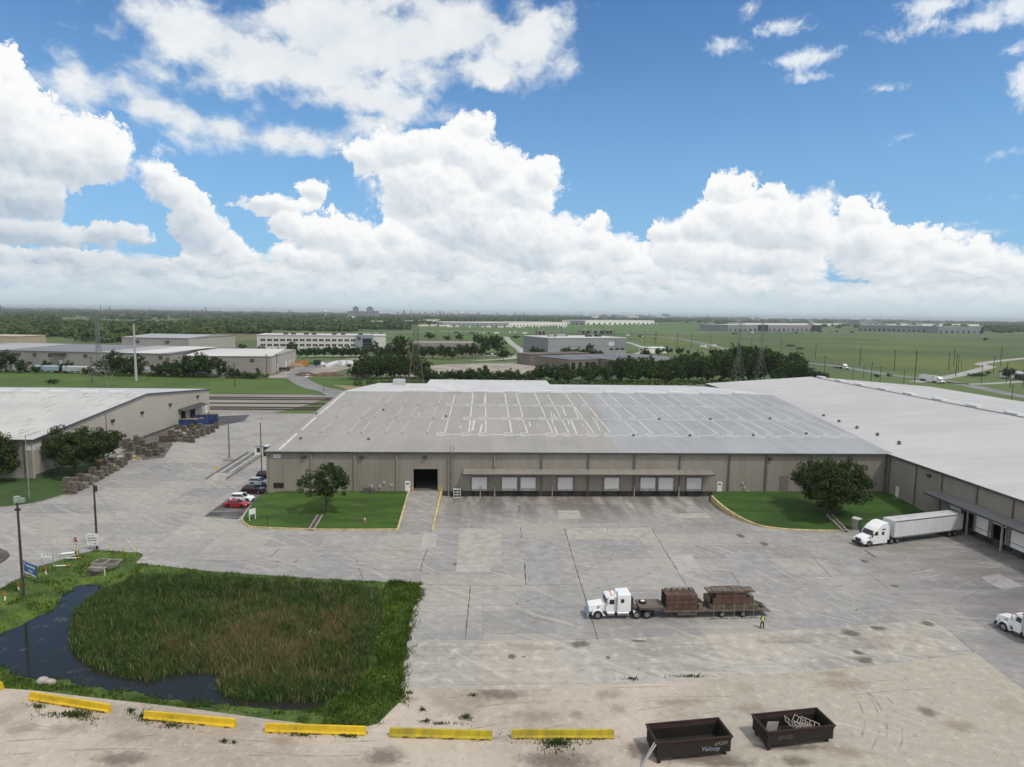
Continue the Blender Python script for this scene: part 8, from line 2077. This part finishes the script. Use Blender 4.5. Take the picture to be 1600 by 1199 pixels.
for k, (px, yb, yt) in enumerate(sorted(plist)):
    x, y = G(px, yb); h = ph(px, yb, yt)
    if up0 is None:
        up0 = thing('utility_pole', 'x', 'utility pole', (0, 0, 0), 0, 'timber poles across the plain')
        MB().bar((0, 0, 0), (0, 0, 12), .22, .15, 8).build('pole', MATS['pole_wood'], up0); MB().box(-1.2, 1.2, -.08, .08, 11, 11.18).build('crossarm', MATS['pole_wood'], up0); o = up0
    else: o = copy_tree(up0)
    o['label'] = '%s slim timber pole from the left across the plain' % nth(k); o.location = (x, y, 0); o.rotation_euler = (0, 0, .1 * (k % 7)); s_ = h / 12; o.scale = (max(.8, min(s_, 1.3)), max(.8, min(s_, 1.3)), s_)
# hopper railcars, containers, works plant
hop = mat('hopper_grey', (.40, .43, .46), .6, var=.08, scale=.2); hop2 = mat('hopper_pale', (.52, .53, .53), .6, var=.08, scale=.2); hop3 = mat('hopper_blue', (.28, .37, .47), .6)
pA, pB = np.array(G(-40, 587.5)), np.array(G(333, 589)); dA = pB - pA; LA = float(np.linalg.norm(dA)); dA /= LA; n_c = int(LA / 18.2); rA = math.atan2(dA[1], dA[0])
hp0 = None
for k in range(n_c):
    p = pA + dA * (k + .5) * LA / n_c; m_ = [hop, hop2, hop3, hop, hop2][k % 5]
    t = thing('hopper_railcar', '%s hopper railcar from the left before the grey warehouse' % nth(k), 'railcar', (*p, .2), rA, 'hopper railcars before the grey warehouse')
    MB().prism_x([(-1.4, 1.5), (-1.5, 3.9), (-.8, 4.5), (.8, 4.5), (1.5, 3.9), (1.4, 1.5)], -8.0, 8.0).build('body', m_, t)
    for x in (-4, 0, 4): MB().prism_y([(x - 1.6, 1.49), (x + 1.6, 1.49), (x + .5, .6), (x - .5, .6)], -1.1, 1.1).build('hopper', m_, t)
    for x in (-6.4, 6.4): MB().box(x - 1.3, x + 1.3, -.95, .95, .25, 1.0).build('bogie', MATS['chassis'], t)
    MB().box(-8.6, 8.6, -.15, .15, .9, 1.15).build('coupler_beam', MATS['chassis'], t)
for (pa, pb, h, lab) in (((516, 572), (532, 566), 3.4, 'longest white container, left of the three beside the works road'), ((534, 569.5), (542.5, 569), 3.2, 'middle white container of the three beside the works road'), ((543.5, 569.5), (551.5, 569), 3.2, 'right white container of the three beside the works road')):
    a, c_ = np.array(G(*pa)), np.array(G(*pb)); d = c_ - a; L = float(np.linalg.norm(d)); h = ph(pb[0], pb[1], 561.5)
    t = thing('container', lab, 'container', (*a, .1), math.atan2(d[1], d[0]), 'white containers by the works road')
    MB().box(0, L, 0, 3 if L > 20 else 5, .1, h).build('box', MATS['truck_white'], t); MB().box(-.02, L + .02, -.04, -.01, .05, .25).build('bottom_rail', MATS['galvanised'], t)
    MB().box(.2, .35, -.06, -.01, .3, h - .2).build('lock_rod', MATS['galvanised'], t)
x, y = G(472, 571)
t = thing('scrap_skip', 'orange open skip beside the scrap heap at the works', 'skip', (x, y, .1), .05)
MB().prism_y([(-5, 3.6), (-4.2, .4), (4.2, .4), (5, 3.6)], -1.3, 1.3).build('bin', mat('plant_orange', (.50, .22, .03), .6, var=.1, scale=.3), t); MB().box(-4.5, 4.5, -1.0, 1.0, 3.605, 4.3).build('load', junk_m, t)
t = thing('scrap_heap', 'grey scrap heap left of the orange skip', 'scrap heap', (*G(458, 572), .05)); MB().dome((0, 0, 0), 6, 14, 5, (1.4, .8, .5)).build('heap', junk_m, t)
t = thing('crane_truck', 'green crane truck with a raised boom and white cab at the works', 'truck', (*G(487, 570.5), .1), .05)
gn = mat('plant_green', (.03, .20, .07), .6)
MB().box(-6, 1.5, -1.25, 1.25, 1.0, 3.2).build('body', gn, t); MB().bar((-3, 0, 3.0), (-11, 0, 8.5), .45, n=6).build('boom', gn, t); MB().box(1.7, 6.5, -1.25, 1.25, 1.0, 4.4).build('tank', MATS['black_paint'], t)
MB().prism_y([(6.8, .7), (6.8, 3.0), (8.2, 3.0), (9.0, 1.9), (10.2, 1.7), (10.2, .7)], -1.2, 1.2).build('cab', MATS['truck_white'], t)
for x in (-4.5, -3, 3, 9.2):
    for s_ in (-1, 1): wheel(t, x, s_ * 1.25, .55)
t = thing('soil_heap', 'long reddish-brown soil heap beside the curved drive', 'soil heap', (*G(522, 585), .0), .03)
b = MB(); rr_ = random.Random(4)
for k in range(26): b.dome((rr_.uniform(-19, 22), rr_.uniform(-4, 5), -.2), rr_.uniform(2.0, 4.2), 9, 4, (1.3, 1.0, rr_.uniform(.35, .62)))
o = b.build('heap', mat('red_soil', (.115, .068, .052), .95, var=.3, scale=.5), t); o['kind'] = 'stuff'
t = thing('scrap_truck', 'dark machine parked below the pale gable at the works', 'machine', (*G(443, 579), .1), .1)
MB().box(-4, 2, -1.2, 1.2, .9, 2.4).build('body', MATS['chassis'], t); MB().box(2.1, 4, -1.2, 1.2, .7, 3.0).build('cab', mat('cab_rust', (.12, .05, .03), .7), t)
for x in (-2.5, 3):
    for s_ in (-1, 1): wheel(t, x, s_ * 1.25, .55)
t = thing('shipping_trailer', 'long white trailer parked left of the brown works', 'trailer', (*G(909, 569), .1), .02)
MB().box(0, 15, 0, 2.6, 1.1, 4.1).build('box', MATS['truck_white'], t)
for x in (1.5, 3, 12.5): MB().bar((x, -.05, .5), (x, .3, .5), .5, n=12).build('wheel', MATS['tyre'], t)
row_boxes(9, 750, 800, 551.5, (4.4, 1.8, 1.6), [MATS['black_paint'], MATS['truck_white'], MATS['chassis']], 'parked_car', 'car parked beside the low brown office', 'car', 'cars beside the low brown office', 9, .7)
row_boxes(7, 560, 640, 558, (4.6, 1.8, 1.6), [MATS['truck_white'], MATS['chassis'], MATS['truck_white']], 'parked_car', 'car parked under the trees before the white office', 'car', 'cars under the office trees', 12, .8)
for (x0_, x1_, y_, lab) in ((1010, 1046, 549, 'pale shed with curved canopy behind the brown works'),):
    far_simple('shed', lab, 'shed', (x0_, y_), (x1_, y_), 541, 16, fw, fw)
row_boxes(6, 1575, 1600, 596, (12, 4, 3.5), [fw, MATS['chassis'], fw], 'parked_trailer', 'trailer parked at the farmyard by the right edge', 'trailer', 'trailers at the farmyard', 14, 4)

# ------------------------------------------------------------------ trees
def crown_arrays(seed, h, rx, base, n_cl, per, leaf, cl_r=1.0, top=1.0, flat=.85):
    """Leaf-sized faces in clumps spread through an uneven crown; returns vertices and quads."""
    r = np.random.default_rng(seed)
    ch = (h - base); cz = base + ch * .52
    d = r.normal(size=(n_cl, 3)); d /= np.linalg.norm(d, axis=1)[:, None]
    rad = r.uniform(.45, 1.0, n_cl) ** .6
    lump = 1 + .30 * np.sin(3 * np.arctan2(d[:, 1], d[:, 0]) + seed) + .14 * np.sin(5 * d[:, 2] + 2 * d[:, 0] + seed)
    C_ = d * rad[:, None] * lump[:, None] * np.array([rx * .84, rx * .84, ch * .44])
    C_[:, 2] += cz
    cr_ = cl_r * r.uniform(.55, 1.25, n_cl)
    o = r.normal(size=(n_cl, per, 3)); o /= np.linalg.norm(o, axis=2)[:, :, None]; o *= (r.uniform(.25, 1, (n_cl, per, 1)) ** .5)
    P_ = (C_[:, None, :] + o * cr_[:, None, None] * np.array([1, 1, flat])).reshape(-1, 3)
    n = len(P_); nrm = o.reshape(-1, 3) + r.normal(size=(n, 3)) * .75; nrm /= np.linalg.norm(nrm, axis=1)[:, None]
    up = r.normal(size=(n, 3)); t1 = np.cross(nrm, up); t1 /= np.linalg.norm(t1, axis=1)[:, None] + 1e-9; t2 = np.cross(nrm, t1)
    s_ = leaf * r.uniform(.6, 1.35, (n, 1))
    V = np.stack([P_ - t1 * s_ * .5, P_ + t2 * s_ * .38, P_ + t1 * s_ * .5, P_ - t2 * s_ * .38], 1).reshape(-1, 3)
    Q = np.arange(n * 4).reshape(-1, 4)
    return V, Q, C_
bark = mat('bark', (.075, .062, .05), .95, var=.3, scale=3)
def trunk_mesh(seed, h, base, rx, C_, r0, n_l=9, fork=1):
    r = random.Random(seed); b = MB()
    top = Vector((r.uniform(-.2, .2), r.uniform(-.2, .2), base + (h - base) * .25))
    mid = Vector((top.x * .5, top.y * .5, base * .55))
    b.bar((0, 0, -.25), mid, r0 * 1.15, r0 * .85, 9).bar(mid, top, r0 * .85, r0 * .6, 9)
    if fork > 1: b.bar(mid, (rx * .28, .2, base + (h - base) * .3), r0 * .6, r0 * .35, 7)
    idx = list(range(len(C_))); r.shuffle(idx)
    for i in idx[:n_l]:
        c_ = Vector(C_[i]); k = top.lerp(mid, r.uniform(0, .6)); m_ = k.lerp(c_, .5) + Vector((r.uniform(-.3, .3), r.uniform(-.3, .3), r.uniform(0, .5)))
        b.bar(k, m_, r0 * .42, r0 * .26, 6).bar(m_, c_, r0 * .26, r0 * .08, 5)
    return b
oak_m = foliage_mat('oak_leaf', (0.022, 0.044, 0.013), (0.078, 0.110, 0.038), .35, objvar=False)
def near_tree(label, px, py, zb, h, rx, base, n_cl, per, leaf, cl, seed, r0, fork=1, name='oak_tree', rz=0):
    x, y = G(px, py, zb); t = thing(name, label, 'tree', (x, y, zb - .05), rz)
    V, Q, C_ = crown_arrays(seed, h, rx, base, n_cl, per, leaf, cl)
    o = link('crown', tri_mesh('crown', V, Q, oak_m, do_link=False), t)
    trunk_mesh(seed, h, base, rx, C_, r0, 14, fork).build('trunk', bark, t, smooth=True)
    return t
near_tree('single small open-crowned oak on the lawn by the drive-in ramp', 510, 799, .62, 9.0, 5.1, 2.5, 120, 70, .32, .85, 3, .20, 2)
near_tree('big dense round oak on the shaded lawn by the wing corner', 1296, 803, .70, 10.6, 7.5, 1.7, 380, 85, .34, 1.1, 8, .42)
near_tree('wide dark oak in front of the cream warehouse wall', 117, 742, .12, 10.8, 7.6, 2.6, 270, 80, .38, 1.1, 5, .40)
near_tree('smaller oak joined to the right of the wide dark oak', 163, 724, .12, 8.6, 4.0, 2.4, 110, 75, .38, 1.05, 12, .22)
near_tree('dark oak cut off by the left edge before the cream warehouse', -12, 752, .12, 10.0, 6.6, 1.6, 210, 80, .40, 1.25, 15, .35)

far_leaf = foliage_mat('far_leaf', (0.024, 0.050, 0.014), (0.070, 0.110, 0.028), .18)
protos_t = []
for k, (h, rx, base, n_cl, per, leaf, cl) in enumerate([(10, 4.8, 1.6, 46, 26, .85, 1.5), (10, 3.9, 1.2, 40, 26, .85, 1.4), (10, 5.6, 1.9, 52, 26, .9, 1.6), (10, 3.1, .8, 36, 26, .8, 1.25), (10, 4.4, .9, 48, 26, .9, 1.5)]):
    V, Q, C_ = crown_arrays(40 + k, h, rx, base, n_cl, per, leaf, cl)
    protos_t.append((tri_mesh('crown', V, Q, far_leaf, do_link=False), trunk_mesh(40 + k, h, base, rx, C_, .24, 6).mesh('trunk', bark), rx))
rt = random.Random(21)
def far_tree(px, yb, hpx, wpx, label, group, name='bushy_tree'):
    x, y = G(px, yb); h = max(2.5, ph(px, yb, yb - hpx)); dist = math.hypot(x, y); w = wpx / FPX * dist
    k = min(range(5), key=lambda i: abs(protos_t[i][2] / 10 - (w / 2) / h) + rt.uniform(0, .12)); cm, tm, rx = protos_t[k]
    t = thing(name, label, 'tree', (x, y, -.1), rt.uniform(0, 6.28), group)
    s_ = (w / 2) / rx; t.scale = (s_, s_, h / 10)
    link('crown', cm, t); link('trunk', tm, t)
row1 = [(10, 588, 30, 30), (36, 588, 20, 17), (56, 588, 11, 13), (72, 587, 19, 11), (92, 587, 13, 10), (99, 587, 15, 11), (109, 587, 19, 11), (139, 589, 12, 15), (168, 589, 30, 26), (183, 589, 37, 30), (194, 589, 22, 16), (216, 589, 33, 20), (206, 589, 18, 18), (246, 590, 19, 18), (267, 590, 26, 26), (285, 590, 20, 26), (303, 590, 35, 34), (322, 590, 35, 32), (347, 589, 27, 17), (364, 591, 16, 17), (378, 590, 9, 26), (394, 591, 9, 24), (404, 588, 15, 7)]
for k, q in enumerate(sorted(row1)): far_tree(*q, '%s tree from the left in the row before the hopper railcars' % nth(k), 'trees before the hopper railcars')
far_tree(82, 604, 7, 15, 'lone round bush just beyond the cream warehouse roof', None, 'round_bush')
row2 = [(408, 554, 14, 14), (432, 553, 10, 18), (455, 552, 20, 16), (468, 556, 12, 16), (480, 557, 15, 17), (494, 557, 17, 18), (506, 556, 16, 18), (520, 557, 18, 18), (533, 557, 17, 18), (546, 557, 19, 18), (556, 556, 16, 16), (568, 557, 18, 20), (585, 554, 24, 16), (590, 558, 18, 20), (604, 558, 22, 20), (618, 557, 38, 26), (632, 556, 34, 22), (648, 556, 22, 18), (662, 557, 18, 20), (676, 557, 20, 20), (692, 558, 22, 24), (708, 558, 16, 20), (722, 556, 22, 20), (738, 556, 24, 24), (752, 552, 14, 18), (758, 548, 26, 20), (776, 548, 28, 22), (786, 560, 22, 20), (770, 540, 20, 20), (746, 536, 18, 18), (718, 529, 12, 12), (698, 529, 8, 12), (672, 528, 13, 16), (582, 525, 9, 8), (594, 525, 9, 9), (362, 545, 11, 12), (378, 546, 9, 12)]
for k, q in enumerate(sorted(row2)): far_tree(*q, '%s tree from the left around the two offices' % nth(k), 'trees around the two offices')
cl3 = []
for x in range(556, 668, 9): cl3.append((x + rt.uniform(-3, 3), 590 + rt.uniform(-3, 2), rt.uniform(22, 36), rt.uniform(20, 30)))
for x in range(572, 660, 11): cl3.append((x + rt.uniform(-3, 3), 577 + rt.uniform(-2, 3), rt.uniform(22, 32), rt.uniform(20, 28)))
for k, q in enumerate(sorted(cl3)): far_tree(*q, '%s tree from the left in the thicket behind the brown mast' % nth(k), 'trees of the thicket behind the mast')
belt = []
top = [(660, 24), (680, 18), (700, 14), (720, 20), (740, 22), (760, 20), (790, 16), (815, 18), (840, 26), (870, 28), (890, 30), (910, 24), (935, 26), (960, 30), (985, 40), (1010, 36), (1030, 24), (1048, 30), (1065, 40), (1085, 42), (1105, 36), (1125, 44), (1145, 54), (1165, 50), (1185, 48), (1205, 44), (1222, 40), (1240, 36), (1255, 30), (1272, 24), (1285, 16)]
tx, ty = [a for a, b in top], [b for a, b in top]
for x in range(664, 1290, 9):
    hp_ = float(np.interp(x, tx, ty))
    if 1032 < x < 1046: hp_ *= .6
    belt.append((x + rt.uniform(-4, 4), 594 + rt.uniform(-3, 3) + max(0, (x - 1000) * .012), hp_ * rt.uniform(.6, 1.2), rt.uniform(14, 32)))
for x in range(985, 1260, 14): belt.append((x + rt.uniform(-4, 4), 584 + rt.uniform(-3, 3), float(np.interp(x, tx, ty)) * rt.uniform(.7, .95), rt.uniform(20, 32)))
for k, q in enumerate(sorted(belt)): far_tree(*q, '%s tree from the left in the belt behind the big roofs' % nth2(k) if k >= 79 else '%s tree from the left in the belt behind the big roofs' % nth(k), 'trees of the belt behind the big roofs')
misc = [(834, 552, 14, 16), (846, 553, 12, 10), (861, 553, 6, 8), (886, 556, 17, 20), (905, 557, 16, 24), (921, 556, 23, 14), (912, 558, 14, 16), (930, 556, 12, 12), (938, 556, 12, 10), (1008, 556, 16, 16), (1030, 553, 12, 16), (1044, 552, 14, 14), (1062, 553, 12, 14), (1075, 551, 7, 6), (1115, 556, 12, 16), (1160, 553, 14, 22), (1186, 556, 14, 10), (1203, 562, 14, 8), (996, 565, 10, 14), (1540, 540, 5, 6), (1575, 598, 16, 16), (1520, 594, 5, 12), (1532, 594, 6, 12), (806, 525, 5, 14), (1235, 541, 3, 14), (1250, 546, 2.5, 12), (1544, 591, 4, 6), (1370, 592, 4, 8)]
for k, q in enumerate(sorted(misc)): far_tree(*q, '%s tree from the left scattered about the plain and works' % nth(k), 'trees scattered about the plain')

# far woods: one mass of crowns each
def woods(name, pts, h_lo, h_hi, w_k, seed, nl=26, m_=None):
    r = np.random.default_rng(seed); n = len(pts)
    base = r.normal(size=(n, nl, 3)); base /= np.linalg.norm(base, axis=2)[:, :, None]; base[:, :, 2] = np.abs(base[:, :, 2]) * 1.1 - .15
    h = r.uniform(h_lo, h_hi, (n, 1, 1)) * np.ones((n, 1, 1)); dist = np.hypot(pts[:, 0], pts[:, 1])[:, None, None]
    w = np.maximum(h * .55, dist * w_k) * r.uniform(.7, 1.25, (n, 1, 1))
    rad = r.uniform(.7, 1.05, (n, nl, 1))
    P_ = base * rad * np.concatenate([w, w, h * .62], 2); P_[:, :, 2] += (h * .36)[:, :, 0]
    P_[:, :, 0] += pts[:, None, 0]; P_[:, :, 1] += pts[:, None, 1]; P_[:, :, 2] = np.maximum(P_[:, :, 2], .2)
    P_ = P_.reshape(-1, 3); nn_ = base.reshape(-1, 3) + r.normal(size=(n * nl, 3)) * .35; nn_ /= np.linalg.norm(nn_, axis=1)[:, None]
    t1 = np.cross(nn_, r.normal(size=nn_.shape)); t1 /= np.linalg.norm(t1, axis=1)[:, None]; t2 = np.cross(nn_, t1)
    s_ = (np.repeat(w.reshape(-1), nl) * r.uniform(.35, .75, n * nl))[:, None]
    V = np.stack([P_ - t1 * s_, P_ + t2 * s_ * .8, P_ + t1 * s_, P_ - t2 * s_ * .8], 1).reshape(-1, 3)
    return tri_mesh(name, V, np.arange(n * nl * 4).reshape(-1, 4), m_, 'stuff')
wood_leaf = foliage_mat('wood_leaf', (0.038, 0.070, 0.022), (0.110, 0.155, 0.048), .012, objvar=False)
rw = np.random.default_rng(33)
def band(x0, x1, y0, y1, n, gap=None):
    px = rw.uniform(x0, x1, n); py = rw.uniform(y0, y1, n)
    p = np.array([G(a, b) for a, b in zip(px, py)])
    return p if gap is None else p[vnoise(p, gap[0], gap[1]) > gap[2]]
near_w = np.vstack([band(-160, 330, 512, 528, 2200), band(330, 420, 508, 521, 500), band(420, 555, 505, 515, 700), band(-160, 200, 528, 540, 500, (60, 4, .45)), band(550, 640, 505, 512, 160)])
woods('near_woods', near_w, 8, 14, .0042, 1, 28, wood_leaf)
mid_w = np.vstack([band(-200, 600, 497, 510, 2600, (260, 7, .40)), band(560, 1130, 494, 498, 700), band(1120, 1700, 503, 506, 400, (200, 9, .5)), band(1550, 1700, 522, 530, 90), band(590, 800, 499, 503, 160, (100, 3, .5)), band(1540, 1620, 515, 522, 160)])
woods('mid_woods', mid_w, 8, 15, .0035, 2, 20, wood_leaf)
far_w = np.vstack([band(-250, 1850, 488.0, 496, 3600, (600, 5, .35))])
th = rw.uniform(-.85, .85, 3200); dd = rw.uniform(2600, 15000, 3200) ** 1.0
far_w2 = np.stack([np.sin(th) * dd, np.cos(th) * dd], 1); far_w2 = far_w2[vnoise(far_w2, 900, 12) > .46]
woods('far_woods', np.vstack([far_w, far_w2]), 9, 16, .0040, 3, 12, wood_leaf)
# hedge-like undergrowth at the foot of the belt
ug = np.vstack([band(556, 1290, 596, 602, 500), band(140, 420, 588, 591, 160)])
woods('undergrowth', ug, 1.0, 2.6, .002, 4, 14, wood_leaf)
